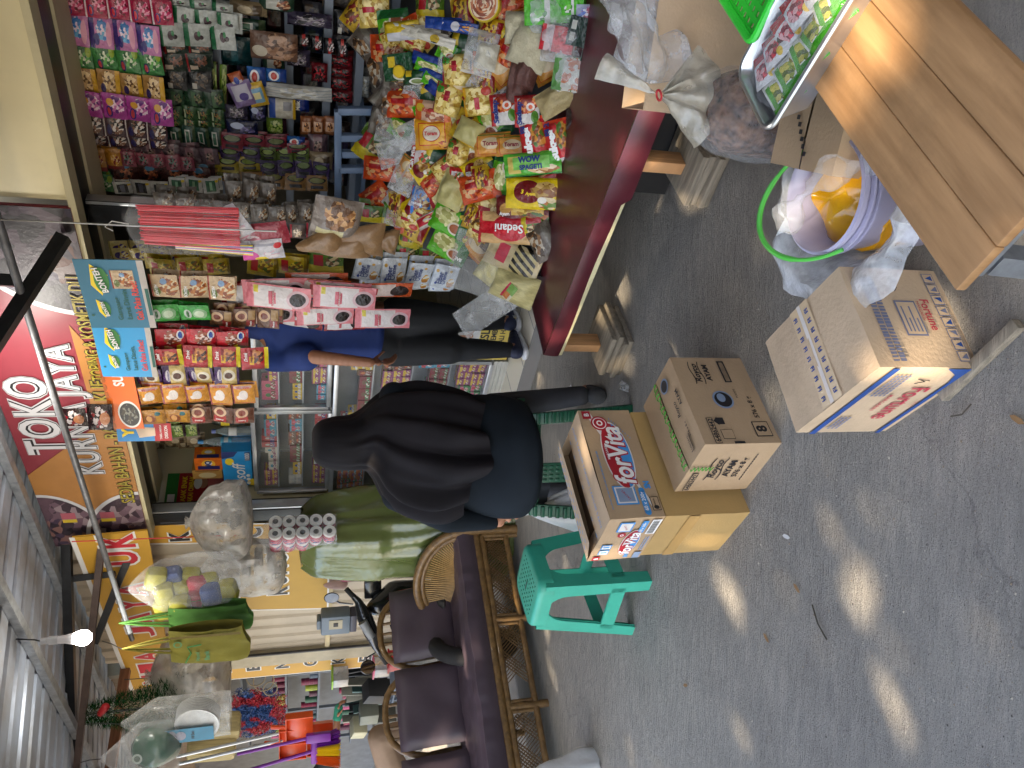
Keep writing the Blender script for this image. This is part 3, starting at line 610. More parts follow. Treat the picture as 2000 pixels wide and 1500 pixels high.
b = MB(); b.box((TL / 2, .475, .322), (TL - .02, .93, .055)); b.build('top_board', pm('cream_edge', hx('cfc49a'), .7, dirt=.3), tb, bevel=.003)
b = MB(); b.box((TL / 2, .003, .287), (TL, .018, .022)); b.build('edge_strip', pm('cream_edge', hx('cfc49a'), .7), tb, bevel=.003)
for x_ in (.03, 1.0, 2.2):
    for y_ in (.045, .88): MB().box((x_, y_, .2), (.045, .07, .19)).build('leg', WOODL, tb, bevel=.003)
MB().box((TL / 2, .93, .16), (TL - .1, .012, .24)).build('back_shade_board', pm('under_shade', (.02, .018, .016), .9), tb, smooth=False)  # near-black board added for the deep shade under the table
MB().box((1.5, .2, .15), (1.5, .012, .26)).build('inner_shade_board', pm('under_shade', (.02, .018, .016), .9), tb, smooth=False)  # second near-black board near the front, standing in for that shade
def plank_stack(label, c, yaw, n, seed, sx=.2, sy=.26, th=.03):
    t = thing('plank_stack', label, 'wood blocks', (c.x, c.y, 0), yaw, 'wood blocks under the table legs'); rn = random.Random(seed)
    for k in range(n):
        b = MB(); b.box((rn.uniform(-.012, .012), rn.uniform(-.015, .015), th * (k + .5)), (sx * rn.uniform(.92, 1.04), sy * rn.uniform(.9, 1.05), th - .002)); b.build('plank', WOODG, t, None, (0, 0, rn.uniform(-.06, .06)), bevel=.003)
ya = math.atan2(TD.y, TD.x)
wl = lambda x_, y_: TF + TD * x_ + TB * y_
plank_stack('pile of weathered planks under the left front leg of the maroon table', wl(.05, .05), ya + .1, 4, 3, .21, .24, .026)
plank_stack('pile of weathered planks under the middle front leg of the maroon table', wl(1.0, .06), ya + .05, 4, 5, .2, .26, .026)
plank_stack('pile of weathered planks under the left rear leg of the maroon table', wl(.05, .86), ya, 4, 8, .2, .22, .026)

# ================================================================ foreground bench, tin, bucket
BD = V((.794, .608, 0)); BP = V((BD.y, -BD.x, 0)); BO = V((.14, .93, 0))
wb = thing('wooden_bench', 'plank bench with grey metal legs at the near corner', 'bench', mat=frame(BO, BD, -BP))
PLK = pm('bench_wood', hx('b0885c'), .55, var=.3, scale=3, stretch=(1.2, 11, 3), bump=.1, bscale=22, dirt=.6, col2=hx('8a6640'))
for k in range(3):
    MB().box((.65, -.0435 - k * .088, .4395), (1.3, .0872, .019)).build('plank', PLK, wb, bevel=.003)
for x_ in (.03, 1.25):
    MB().box((x_, -.13, .4175), (.035, .22, .022)).build('cross_bar', GALV, wb, smooth=False)
    for y_ in (-.04, -.225): MB().bar((x_, y_, .398), (x_ - .03, y_, 0), .035, .035).build('leg', GALV, wb, smooth=False)
MB().box((.65, -.02, .417), (1.2, .03, .02)).build('rail', GALV, wb, smooth=False)
p, q = G(1850, 775), G(2000, 632); tag(MB().bar(p + V((0, 0, .012)), q + V((0, 0, .012)), .026, .022).build('wooden_stick', WOODG, bevel=.003), 'weathered wooden stick lying on the ground beside the blue bordered carton', 'stick')

STEEL = pm('tin_metal', (.5, .52, .54), .28, .85, var=.1, scale=20)
zt = .505; a, c, e_ = G(1500, 262, zt), G(1436, 150, zt), G(1648, 22, zt)
tx = (e_ - a).normalized(); ty = V((-tx.y, tx.x, 0)); tw = (c - a).dot(ty); tl = (e_ - a).length + .12
tin = thing('baking_tin', 'deep rectangular metal baking tin full of bright sachets by the wooden bench', 'tin', mat=frame((a.x, a.y, .43), tx, ty))
def rr(x0, y0, x1, y1, r, n=6):
    return [(x1 - r + r * math.cos(t), y1 - r + r * math.sin(t)) for t in [math.pi / 2 * i / n for i in range(n + 1)]] + [(x0 + r + r * math.cos(t), y1 - r + r * math.sin(t)) for t in [math.pi / 2 + math.pi / 2 * i / n for i in range(n + 1)]] + [(x0 + r + r * math.cos(t), y0 + r + r * math.sin(t)) for t in [math.pi + math.pi / 2 * i / n for i in range(n + 1)]] + [(x1 - r + r * math.cos(t), y0 + r + r * math.sin(t)) for t in [1.5 * math.pi + math.pi / 2 * i / n for i in range(n + 1)]]
b = MB(); lo = rr(.03, .03, tl - .03, tw - .03, .025); hi = rr(.006, .006, tl - .006, tw - .006, .03); n = len(lo)
b.add([(x, y, 0) for x, y in lo] + [(x, y, .075) for x, y in hi], [(i, (i+1) % n, n + (i+1) % n, n + i) for i in range(n)] + [tuple(range(n - 1, -1, -1))]); b.build('pan', STEEL, tin)
b = MB(); b.tube([(x, y, .075) for x, y in rr(0, 0, tl, tw, .034)], .006, 8, closed=True); b.build('rim', STEEL, tin)
SACH_R = art('candy_red', hx('d8d8d6'), [('r', .5, .85, .5, .15, hx('c02838')), ('p', .35, .4, .3, .25, hx('8a1030'), hx('d04050'), hx('e0b0b0')), ('e', .75, .5, .16, .16, hx('701428')), ('e', .6, .2, .1, .12, hx('e0c040'))], .22, 0, .6)
SACH_G = art('candy_green', hx('d8dcd0'), [('r', .5, .12, .5, .14, hx('4a9a30')), ('p', .4, .55, .3, .3, hx('6a7a20'), hx('98a838'), hx('d0c860')), ('e', .72, .72, .14, .14, hx('8a8020')), ('r', .15, .5, .08, .4, hx('60a840'))], .22, 0, .6)
# pouches: a pillow with flat sealed edges
def pillow_f(w, h, t, seal=.06, pw=2.6):
    def f(x, y):
        a_ = max(0, 1 - abs(2 * x / w / (1 - seal)) ** pw); b_ = max(0, 1 - abs(2 * y / h / (1 - seal)) ** pw)
        return t / 2 * (a_ * b_) ** .55
    return f
def pouch(w, h, t, seal=.06, nx=10, ny=10, seed=0, crink=.12, texts=(), pw=2.6, text_z=.004):
    """mesh of one wrapper in xy, front towards +z; texts: (body, cx, cy, width, rot, slot, bold, shear)"""
    b = MB(); f = pillow_f(w, h, t, seal, pw); rn = random.Random(seed); ox = rn.uniform(0, 50)
    def top(u, v, s):
        x, y = (u - .5) * w, (v - .5) * h; q = f(x, y)
        ed = 1 - .025 * (1 + nz((ox, u * 3, v * 3)))
        n_ = nz((x / w * 3.2 + ox, y / h * 3.2, s * 5)) * crink * t * (.35 + (q > 0) * .65)
        return (x * ed, y * ed, s * q + n_)
    b.grid(lambda u, v: top(u, v, 1), nx, ny); b.grid(lambda u, v: top(u, v, -1), nx, ny, flip=True)
    for tx in texts:
        body, cx, cy, tw_, rot, slot, bold, sh = (list(tx) + [0, 1, .02, 0][len(tx) - 4:])[:8]
        b.text(body, cx * w, cy * h, w=tw_ * (w if abs(math.sin(rot)) < .5 else h), z=text_z + crink * t * .35, m=slot, bold=bold, shear=sh, rot=rot, zf=f)
    return b
def basis_mat(pos, right, up):
    return frame(pos, right, up)
rn = random.Random(11); i = 0
for row in range(2):
    for k in range(7):
        w_, h_ = .075, .085
        me = pouch(w_, h_, .016, .1, 8, 8, i).mesh('candy_sachet', SACH_R if row else SACH_G)
        o = link('candy_sachet', me); px = .06 + k * (tl - .12) / 6; py = tw * (.3 + .4 * row)
        o.matrix_world = tin.matrix_world @ MX.Translation((px, py, .052 + .006 * (k % 2) + .004 * row)) @ MX.Rotation(rn.uniform(-.25, .25), 4, 'Z') @ MX.Rotation(rn.uniform(.15, .4), 4, 'Y') @ MX.Rotation(rn.uniform(-.15, .15), 4, 'X')
        tag(o, ('%s fruit sachet lying in the baking tin' % ('white sachet with red print,' if row else 'white sachet with green print,')) if False else ('red printed fruit drink sachet inside the metal baking tin' if row else 'green printed fruit drink sachet inside the metal baking tin'), 'sachet', 'red fruit sachets in the baking tin' if row else 'green fruit sachets in the baking tin'); i += 1
b = MB(); b.grid(lambda u, v: (.03 + u * (tl - .06), .02 + v * (tw - .04), .074 + .02 * nz((u * 7, v * 5, 2)) + .012 * math.sin(math.pi * v)), 24, 12); o = b.build('plastic_cover', film('tin_cover', .06, scale=26), None); o.matrix_world = tin.matrix_world
tag(o, 'crumpled clear plastic sheet over the sachets in the baking tin', 'plastic')
# cartons and sacks behind the bench that carry the tin
pa, pl_ = G(1625, 345, .30), G(1505, 318, .30); pr_ = pa + V((pl_.y - pa.y, pa.x - pl_.x, 0)).normalized() * .2
c1 = Carton('carton', 'brown carton with black writing under the metal baking tin', CARD, (pa.x, pa.y), (pl_.x, pl_.y), (pr_.x, pr_.y), 0, .30, 9)
d = MB(); d.text('KOPI', .2, .33, w=.12, z=.0045, m=0, mat=c1.L, bold=.03) if False else None
for k in range(10): d.rect(.03 + k * .015, .1 + k * .01, .04 + k * .015, .112 + k * .01, .002, 0, c1.T)
d.build('printing', [BLACK], c1.root, smooth=False)
LUMP = pm('dark_sweets', hx('8a6a58'), .25, var=.6, scale=34, bump=1, bscale=38, col2=hx('241616'))
p0 = G(1478, 228, .26)
sk = thing('sweets_sack', 'clear sack of dark wrapped sweets behind the metal baking tin', 'sack', (p0.x + .03, p0.y + .06, 0), .6)
b = MB(); b.lathe([(0, 0), (.09, .0), (.11, .08), (.112, .22), (.1, .31), (.07, .35), (0, .36)], 28); 
for i_, v_ in enumerate(b.v): b.v[i_] = v_ + V((nz(v_ * 14), nz(v_ * 14 + V((9, 0, 0))), nz(v_ * 12 + V((0, 7, 0))))) * .018
b.build('contents', LUMP, sk)
b = MB(); b.lathe([(0, -.0), (.1, .002), (.12, .08), (.122, .22), (.11, .33), (.085, .38), (.07, .4)], 28)
for i_, v_ in enumerate(b.v): b.v[i_] = v_ + V((nz(v_ * 10), nz(v_ * 10 + V((9, 0, 0))), 0)) * .014
b.build('film', film('sack_film', .07, scale=40), sk)
# green perforated tray
tr_ = G(1476, 78, .5); tray = thing('plastic_tray', 'bright green perforated plastic tray behind the metal baking tin', 'tray', (tr_.x + .216, tr_.y + .014, .5), .653)
GRP = pm('green_plastic', hx('35c73b'), .35, var=.06)
b = MB(); nxh, nyh = 16, 10; L_, Wd_ = .36, .24
for i_ in range(nxh + 1): b.box((-L_/2 + L_ * i_ / nxh, 0, 0), (.012, Wd_, .004))
for j in range(nyh + 1): b.box((0, -Wd_/2 + Wd_ * j / nyh, .0005), (L_, .012, .004))
b.build('mesh_base', GRP, tray, smooth=False)
b = MB(); b.tube([(x, y, .008) for x, y in rr(-L_/2 - .006, -Wd_/2 - .006, L_/2 + .006, Wd_/2 + .006, .02)], .009, 8, closed=True); b.build('rim', GRP, tray)
# bucket
bk_c = G(1612, 385, .27); bk = thing('bucket', 'lilac plastic bucket with a green handle and a bag of yellow oil', 'bucket', (bk_c.x + .005, bk_c.y + .0, 0), .35)
LIL = film('lilac_plastic', .72, hx('b2afc8'), .3, 4, .1)
b = MB(); b.lathe([(0, .004), (.095, .004), (.1, .01), (.122, .262), (.13, .264), (.132, .276), (.126, .28), (.119, .272), (.098, .02), (0, .014)], 40); b.build('pail', LIL, bk)
b = MB(); b.lathe([(.124, .245), (.133, .247), (.133, .252), (.124, .254)], 40); b.lathe([(.124, .228), (.129, .23), (.129, .235), (.124, .237)], 40); b.build('rim_band', LIL, bk)
b = MB(); b.tube([(.137 * math.cos(t) , .165 * math.sin(t), .262 + .07 * math.sin(t)) for t in [math.pi * (i_ / 30) for i_ in range(31)]], [.0066 if 6 < i_ < 24 else .0048 for i_ in range(31)], 8); b.build('handle', pm('handle_green', hx('52b848'), .35, var=.05), bk)
ob = thing('oil_bag', 'clear bag of yellow cooking oil spilling over the rim of the lilac bucket', 'bag', (bk_c.x, bk_c.y, .02), .35)
OIL = pm('oil_yellow', hx('c98a08'), .15, var=.25, scale=12, col2=hx('e0a818'), coat=.5)
b = MB(); b.lathe([(0, 0), (.085, .0), (.1, .06), (.105, .15), (.085, .2), (.05, .225), (0, .23)], 26)
for i_, v_ in enumerate(b.v): b.v[i_] = v_ + V((nz(v_ * 12), nz(v_ * 12 + V((9, 0, 0))), nz(v_ * 14 + V((0, 7, 0))))) * .03
b.build('oil', OIL, ob)
b = MB()
def bagf(u, v):
    a_ = 2 * math.pi * u; r = .112 + .06 * v + .05 * v * nz((math.cos(a_) * 3, math.sin(a_) * 3, v * 3)); z = .1 + .2 * v - .12 * max(0, v - .75) * 2
    if -2.2 < a_ - math.pi * 1.15 < 1.0: r += .09 * v * v; z -= .03 * v * v
    return (r * math.cos(a_), r * math.sin(a_), z + .02 * nz((math.cos(a_) * 5, math.sin(a_) * 5, v * 4)))
b.grid(bagf, 48, 14); b.build('film', film('oil_film', .36, scale=20), ob)
b = MB(); b.tube([(-.02 + .03 * math.sin(t * 3), .1 - t * .3, .29 - .05 * t * t + .02 * math.sin(t * 5)) for t in [i_ / 24 for i_ in range(25)]], [.022 + .014 * math.sin(i_ * .6) + (.02 if i_ > 18 else 0) for i_ in range(25)], 14)
for i_, v_ in enumerate(b.v): b.v[i_] = v_ + V((nz(v_ * 35), nz(v_ * 35 + V((9, 0, 0))), nz(v_ * 30))) * .014
b.build('twisted_neck', film('oil_film_thick', .1, scale=30), ob)

# ================================================================ green stool
GRS = pm('stool_green', hx('3aa98f'), .42, var=.1, scale=9, dirt=.5); GRD = pm('chair_green', hx('12503a'), .4, var=.15, scale=8, dirt=.15)
stc = V((-.85, 3.11, 0)); e1 = V((-.259, .18, 0)).normalized(); yw = math.atan2(e1.y, e1.x)
stl = thing('plastic_stool', 'turquoise green plastic stool in front of the rattan sofa', 'stool', stc, yw)
hb, ht_, zs = .172, .128, .445
def sidept(sd, x, z):                                        # x in -1..1 along a side, at height z
    hw = hb + (ht_ - hb) * min(1, z / zs); p = V((x * hw, -hw, z)); return MX.Rotation(sd * math.pi / 2, 4, 'Z') @ p
for c in range(4):
    b = MB()
    for sd, sg in ((c, 1), ((c + 1) % 4, -1)):
        def lg(u, v, off=0):
            z = v * (zs - .012); wl_ = (.055 + .012 * v + .085 * max(0, (z - .335) / .1) ** 2.2) / (hb + (ht_ - hb) * z / zs)
            r = .03
            return sidept(sd, sg * (1 - u * min(1, wl_)) * (1 - off), z)
        b.grid(lambda u, v: lg(u, v), 5, 22, flip=sg > 0); b.grid(lambda u, v: V((lg(u, v).x * .955, lg(u, v).y * .955, lg(u, v).z)), 5, 22, flip=sg < 0)
    b.build('leg', GRS, stl, ang=35)
for sd in range(4):
    b = MB(); b.grid(lambda u, v: sidept(sd, (u - .5) * 1.6, .1 + v * .058), 6, 2); b.grid(lambda u, v: V((sidept(sd, (u - .5) * 1.6, .1 + v * .058).x * .95, sidept(sd, (u - .5) * 1.6, .1 + v * .058).y * .95, .1 + v * .058)), 6, 2, flip=True); b.build('rail', GRS, stl)
b = MB()
lo = rr(-.134, -.134, .134, .134, .05, 8); 
rings = [(1.03, .40), (1.0, .435), (.985, .452), (.94, .462), (.85, .465)]
n = len(lo); vs = [(x * k, y * k, z) for k, z in rings for x, y in lo]; fs = [(r * n + i_, r * n + (i_+1) % n, (r+1) * n + (i_+1) % n, (r+1) * n + i_) for r in range(4) for i_ in range(n)] + [tuple(4 * n + i_ for i_ in range(n))]
b.add(vs, fs); b.build('seat', GRS, stl, ang=60)
b = MB()
for i_ in range(7):
    for j in range(9):
        if abs(i_ - 3) < 2 and j == 4: continue
        b.box((-.085 + i_ * .028, -.085 + j * .021, .4655), (.012, .004, .002), 0); b.box((-.085 + i_ * .028 - .005, -.085 + j * .021 + .004, .4655), (.003, .006, .002), 0)
b.box((0, 0, .4655), (.06, .016, .003), 0); b.box((0, 0, .467), (.04, .006, .002), 1); b.build('seat_pattern', [pm('stool_green_dark', hx('1f8068'), .5), BLACK], stl, smooth=False)
# ================================================================ rattan sofa
S0 = G(1008, 1043); SL_ = (G(1072, 1382) - S0).normalized(); SBk = V((SL_.y, -SL_.x, 0)); SBk = SBk if SBk.y > 0 else -SBk
def SPt(x, y, back=0):
    p = PLN(x, y, S0 + SBk * back, SBk) - S0; return p.dot(SL_), p.z
SOF = MX(((SL_.x, SBk.x, 0, S0.x), (SL_.y, SBk.y, 0, S0.y), (0, 0, 1, 0), (0, 0, 0, 1)))       # left-handed frame: mirror kept out of objects, so use a right-handed one
SOR = frame(S0, -SL_, SBk)                                     # x runs to the right, origin at the right front foot
def sx(l): return -l
RAT = pm('rattan', hx('8a6a3e'), .45, var=.35, scale=30, bump=.35, bscale=120, coat=.2, col2=hx('5e4526')); RATD = pm('rattan_dark', hx('6e5230'), .5, var=.3, scale=20, bump=.2, bscale=90)
VIN = pm('purple_vinyl', hx('4c4049'), .48, var=.12, scale=5, bump=.12, bscale=16, coat=0); VINL = VIN
sofa = thing('rattan_sofa', 'long rattan sofa with dark purple vinyl cushions and lattice front panels', 'sofa', mat=SOR)
DEP, LEN = .62, 2.15
def rail(name, pts, r, m=RAT, n=10): return MB().tube([V((sx(p[0]), p[1], p[2])) for p in pts], r, n).build(name, m, sofa)
zA, zB, zC = .075, .235, .29
for y_ in (0, DEP):
    rail('rail', [(0, y_, zA), (LEN, y_, zA)], .019); rail('rail', [(0, y_, zB), (LEN, y_, zB)], .019); rail('rail', [(-.01, y_, zC - .015), (LEN, y_, zC - .015)], .023)
div = [0, SPt(1020, 1207)[0], SPt(1050, 1375)[0]]; div += [div[2] + (div[2] - div[1])]
for l in div:
    for y_ in (0, DEP): rail('leg', [(l, y_, 0), (l, y_, zB)], .022)
    rail('cross_bar', [(l, 0, zA + .03), (l, DEP, zA + .03)], .014)
for a_, c_ in zip(div, div[1:]):
    for l in (a_ + .028, c_ - .028): rail('panel_frame', [(l, -.004, zA + .02), (l, -.004, zB - .015)], .011)
    b = MB(); w0, w1, h0, h1 = a_ + .036, c_ - .036, zA + .018, zB - .016
    for lay, sg in ((0, 1), (1, -1)):
        t_ = w0 - (h1 - h0)
        while t_ < w1 + (h1 - h0):
            frac = (t_ - w0) / (w1 - w0)
            if (lay == 1 and .3 < (frac * 2.2) % 1 < .72) : t_ += .021; continue
            hole = a_ == div[1] and .55 < frac < .92
            p, q = ((t_, h0), (t_ + (h1 - h0) * .9, h1)) if sg > 0 else ((t_ + (h1 - h0) * .9, h0), (t_, h1))
            pts = []
            n_ = 10
            for k in range(n_ + 1):
                x_ = p[0] + (q[0] - p[0]) * k / n_; z_ = p[1] + (q[1] - p[1]) * k / n_
                if w0 <= x_ <= w1: pts.append((sx(x_), .004 + lay * .006, z_))
            if len(pts) > 2 and not hole: b.bar(pts[0], pts[-1], .0115, .005)
            t_ += .021
    b.build('lattice', RATD, sofa, smooth=False)
b = MB(); b.box((sx(LEN / 2), DEP / 2, zC - .01), (LEN - .04, DEP - .04, .012)); b.build('seat_base', RATD, sofa, smooth=False)
b = MB()
def cush(u, v):
    l = -.0 + u * (LEN + .02); a = (v - .08) / .84
    wr = .01 * nz((l * 6, v * 5, 1)) + .006 * nz((l * 17, v * 6, 4))
    sag = -.018 * math.sin(math.pi * min(1, max(0, a))) * (1 + .5 * math.sin(l * 6))
    if a < 0: y_, z_ = -.02 - .02 * math.sin((1 + a * 12) * math.pi) , .29 + (v / .08) * .12
    elif a > 1: y_, z_ = DEP, .41 - (v - .92) / .08 * .12
    else: y_, z_ = -.02 + a * DEP, .41 + .014 * min(1, a * 8) + sag
    if a < .1 and a >= 0: z_ -= .012 * (1 - a / .1)
    sl = .5 - .5 * math.cos(2 * math.pi * min(1, max(0, l / 1.1)))
    return (sx(l), y_ - wr * (1 if a < .02 else .2), z_ + wr)
b.grid(cush, 110, 40, flip=True)
b.box((sx(-.004), DEP / 2, .35), (.012, DEP, .115)); b.build('seat_cushion', VIN, sofa)
# backs: hoop, slats, cushion
tilt = math.radians(14)
for k in range(4):
    lc = SPt(700, 1232, DEP - .05)[0] + k * (SPt(700, 1398, DEP - .05)[0] - SPt(700, 1232, DEP - .05)[0]); hw, top = .272, .86
    pts = []
    for i in range(33):
        a = math.pi * i / 32; xx = hw * math.copysign(abs(math.cos(a)) ** .75, math.cos(a)); zz = .50 + (top - .5) * math.sin(a) ** .8
        pts.append((lc + xx, DEP - .05 + (zz - .4) * math.tan(tilt), zz))
    pts = [(lc + hw, DEP - .06, .3)] + pts + [(lc - hw, DEP - .06, .3)]
    b = MB(); b.tube([V((sx(p[0]), p[1], p[2])) for p in pts], [.02 + .0018 * (i % 2) for i in range(len(pts))], 10)
    hp = b.build('back_hoop', RAT, sofa)
    b = MB()
    for i in range(-3, 4):
        x_ = lc + i * .07; zt_ = .5 + (top - .5) * (max(0, 1 - abs(i * .07 / hw) ** 2.6)) ** .42
        b.tube([V((sx(x_), DEP - .05 + (z_ - .4) * math.tan(tilt), z_)) for z_ in (.3, .5, zt_ - .01)], .011, 8)
    b.build('back_slats', RAT, sofa)
    me = pouch(.5, .44, .085, .02, 18, 16, k, .1, pw=7)
    cu = me.build('back_cushion', VIN, sofa, (sx(lc), DEP - .115, .59), (math.pi / 2 - tilt, 0, 0))
# rounded arm at the right end
Aa, Ab = V((-.025, -.03, 0)), V((.34, .62, 0))
def armp(a, k=1, z0=.28, hz=.36):
    q = Aa.lerp(Ab, .5 - .5 * k * math.cos(a)); return (q.x, q.y, z0 + hz * k * math.sin(a) ** .75)
rail('arm_hoop', [(-.025, -.03, 0), (-.025, -.03, .2)] + [armp(math.pi * i / 28) for i in range(29)] + [(.34, .62, .1)], .027, n=12)
rail('arm_hoop', [armp(math.pi * i / 28, .90) for i in range(29)], .017)
b = MB()
for i in range(52):
    p = armp(.12 + 2.9 * i / 51, .88); t_ = .5 + (.5 - .5 * math.cos(.12 + 2.9 * i / 51) - .5) * .45; q = Aa.lerp(Ab, t_); r_ = (q.x + .03, q.y - .02, .33)
    m_ = ((p[0] + r_[0]) / 2 + .0, (p[1] + r_[1]) / 2 + .02, (p[2] + r_[2]) / 2); b.tube([V((sx(k[0]), k[1], k[2])) for k in (p, m_, r_)], .0052, 6)
b.build('arm_weave', pm('rattan_weave', hx('a8854f'), .45, var=.25, scale=30), sofa)
b = MB()
for i in range(22):
    z_ = zA + .025 + i * .0065
    b.bar((sx(-.002), .03, z_), (sx(-.002), DEP - .03, z_), .003, .004)
b.build('end_panel', RATD, sofa, smooth=False)
t = thing('shoulder_bag', 'black shoulder bag lying on the right end of the sofa cushion', 'bag', SOR @ V((sx(.16), .5, .43)), math.atan2(-SL_.y, -SL_.x))
b = pouch(.3, .17, .09, .03, 12, 8, 3, .2, pw=4); b.build('pouch', pm('bag_black', (.015, .016, .018), .4, bump=.2), t, (0, 0, .04), (.35, .1, .1))
b = MB(); b.tube([(-.13, 0, .05), (-.1, .05, .06), (.0, .08, .055), (.1, .05, .06), (.13, 0, .05)], .006, 6); b.build('strap', BLACK, t)

# ================================================================ green tarp covered cabinet beside the door post
TARP = film('green_tarp', .93, hx('5f6a38'), .22, 5, .07)
def rp(x, y, d): return AT(x, y, d)
tc_ = AT(800, 1040, 5.35)
t = thing('covered_stack', 'tall goods stack wrapped in olive green plastic sheet behind the rattan sofa', 'stack', (tc_.x, tc_.y, 0), RS)
b = MB(); b.box((0, .05, .62), (.36, .36, 1.2)); b.build('crates', CARD, t, smooth=False)
b = MB()
def tf(u, v):
    a = 2 * math.pi * u; z = 1.37 * (1 - v); hwv = .225 + .13 * v ** .8
    c_, s_ = math.cos(a), math.sin(a); p_ = 5 if v < .4 else 3.2
    r = 1 / (abs(c_) ** p_ + abs(s_) ** p_) ** (1 / p_)
    fold = 1 + (.015 + .07 * v) * math.sin(9 * a + 4 * nz((c_ * 2, s_ * 2, v * 2))) + .03 * nz((c_ * 4, s_ * 4, v * 3))
    if v < .06: hwv *= .80 + .2 * (v / .06)
    return (hwv * r * c_ * fold + .05 * v, (hwv - .02) * r * s_ * fold, z + .02 * nz((c_ * 3, s_ * 3, 0)) * (1 - v))
b.grid(tf, 96, 40); b.grid(lambda u, v: (lambda q: (q.x * v, q.y * v, 1.37 + .02 * (1 - v) + .01 * nz((q.x * 9, q.y * 9, v))))(V(tf(u, 0))), 48, 6); b.build('tarp', TARP, t)

# ================================================================ people
SKIN = pm('skin', hx('9a6a4e'), .5, var=.1, scale=9); SKINL = pm('skin_pale', hx('b98468'), .5, var=.08, scale=9)
def hand_chains(wr, fwd, nrm, side, curl=.5, sc=1.0):
    """palm and five fingers; fwd along the hand, nrm out of the back of the hand, side towards the thumb"""
    fwd, nrm, side = V(fwd).normalized(), V(nrm).normalized(), V(side).normalized(); ch = []
    for k in (-1.2, -.4, .4, 1.2): ch.append([(wr + fwd * .012 * sc + side * k * .008, .016 * sc), (wr + fwd * .085 * sc + side * k * .0185 * sc, .0125 * sc)])
    for k, L in ((1.2, .072), (.4, .08), (-.4, .074), (-1.2, .058)):
        p = wr + fwd * .085 * sc + side * k * .0185 * sc; d = fwd.copy(); c = [(p, .0105 * sc)]; an = curl * (1 + .1 * k)
        for j in range(3):
            th = an * (j + .6); d = fwd * math.cos(th) - nrm * math.sin(th)
            p = p + d * L * (.42, .32, .26)[j] * sc; c.append((p, (.0095, .0085, .0072)[j] * sc))
        ch.append(c)
    p = wr + fwd * .025 * sc + side * .024 * sc; d = (fwd * .75 + side * .6 - nrm * .35).normalized(); c = [(p, .0135 * sc)]
    for L, r in ((.04, .0115), (.03, .0095), (.02, .008)):
        p = p + d * L * sc; c.append((p, r * sc)); d = (d + fwd * .25 - nrm * .15).normalized()
    ch.append(c); return ch
def head_chains(c, fw, r=.1):
    fw = V(fw).normalized(); sd = fw.cross(ZZ)
    return [[(c, (r * .8, r * .92, r * 1.12))], [(c - ZZ * r * .55 + fw * r * .25, r * .66)], [(c - ZZ * r * .1 + fw * r * .92, r * .12), (c - ZZ * r * .32 + fw * r * 1.06, r * .16)], [(c + sd * r * .82 - ZZ * r * .15, r * .2)], [(c - sd * r * .82 - ZZ * r * .15, r * .2)], [(c - ZZ * r * .7 + fw * r * .82, r * .16)]]
def body_mesh(name, me, mt, parent=None):
    me.materials.clear(); me.materials.append(mt); return link(name, me, parent)
def loft(levels, n=40, fold=0, nf=9, seed=0, cap=True, hem=0):
    b = MB(); rings = []
    for i, (x, yr, yl, d, hd) in enumerate(levels):
        a, c = AT(x, yr, d), AT(x, yl, d); m_ = (a + c) / 2; hw = (a - c).length / 2; t_ = i / (len(levels) - 1); ring = []
        for j in range(n):
            an = 2 * math.pi * j / n; f_ = 1 + fold * max(0, t_ - .25) ** 1.0 * math.sin(nf * an + seed + 2.2 * nz((math.cos(an) * 2, math.sin(an) * 2, t_ * 1.5 + seed))) + fold * .5 * t_ * nz((math.cos(an) * 5, math.sin(an) * 5, t_ * 4 + seed))
            dz = t_ ** 3 * (hem * .6 * math.sin(5 * an) + hem * 3.6 * max(0, -math.cos(an)) ** 1.5) if hem else 0
            ring.append(V((m_.x + hw * math.cos(an) * f_, m_.y + hd * math.sin(an) * f_, m_.z + dz)))
        rings.append(ring)
    vs = [p for r in rings for p in r]; fs = [(i*n+j, (i+1)*n+j, (i+1)*n+(j+1) % n, i*n+(j+1) % n) for i in range(len(rings) - 1) for j in range(n)]
    if cap: fs.append(tuple(range(n)))
    b.add(vs, fs); return b
def smooth_levels(lv, k=4):
    out = []
    for i in range(len(lv) - 1):
        p0, p1, p2, p3 = lv[max(0, i - 1)], lv[i], lv[i + 1], lv[min(len(lv) - 1, i + 2)]
        for q in range(k):
            t = q / k; out.append(tuple(.5 * (2 * b + (c - a) * t + (2 * a - 5 * b + 4 * c - d) * t * t + (3 * b - a - 3 * c + d) * t ** 3) for a, b, c, d in zip(p0, p1, p2, p3)))
    return out + [lv[-1]]
# --- seated woman
hipc = V((-.31, 3.38, .50)); kR, kL = V((-.115, 3.72, .46)), V((-.5, 3.78, .46)); aR, aL = V((-.055, 3.38, .10)), V((-.5, 3.55, .10))
hd_ = AT(668, 866, 3.42); shR, shL = AT(770, 775, 3.38), AT(775, 968, 3.36); elL = AT(880, 1014, 3.24); wrL = AT(974, 1018, 3.26); elR = AT(885, 790, 3.5); wrR = AT(960, 830, 3.75)
gaze = V((.45, .9, -.25)).normalized()
ch = head_chains(hd_, gaze, .098)
ch += [[(hipc, (.17, .14, .13)), (hipc + V((0, .03, .3)), (.15, .115, .12)), ((shR + shL) / 2 - V((0, 0, .06)), (.16, .11, .1)), ((shR + shL) / 2 + V((0, .02, .05)), .06), (hd_ - V((0, 0, .08)), .055)],
       [(shL, .055), (elL, .045), (wrL, .028)], [(shR, .055), (elR, .045), (wrR, .028)], [(hipc + V((.1, 0, 0)), .1), (kR, .058), (aR, .032)], [(hipc - V((.1, 0, 0)), .1), (kL, .058), (aL, .032)],
       [(aR, .032), (aR + V((.02, .12, -.055)), .034)], [(aL, .032), (aL + V((0, .14, -.055)), .034)]]
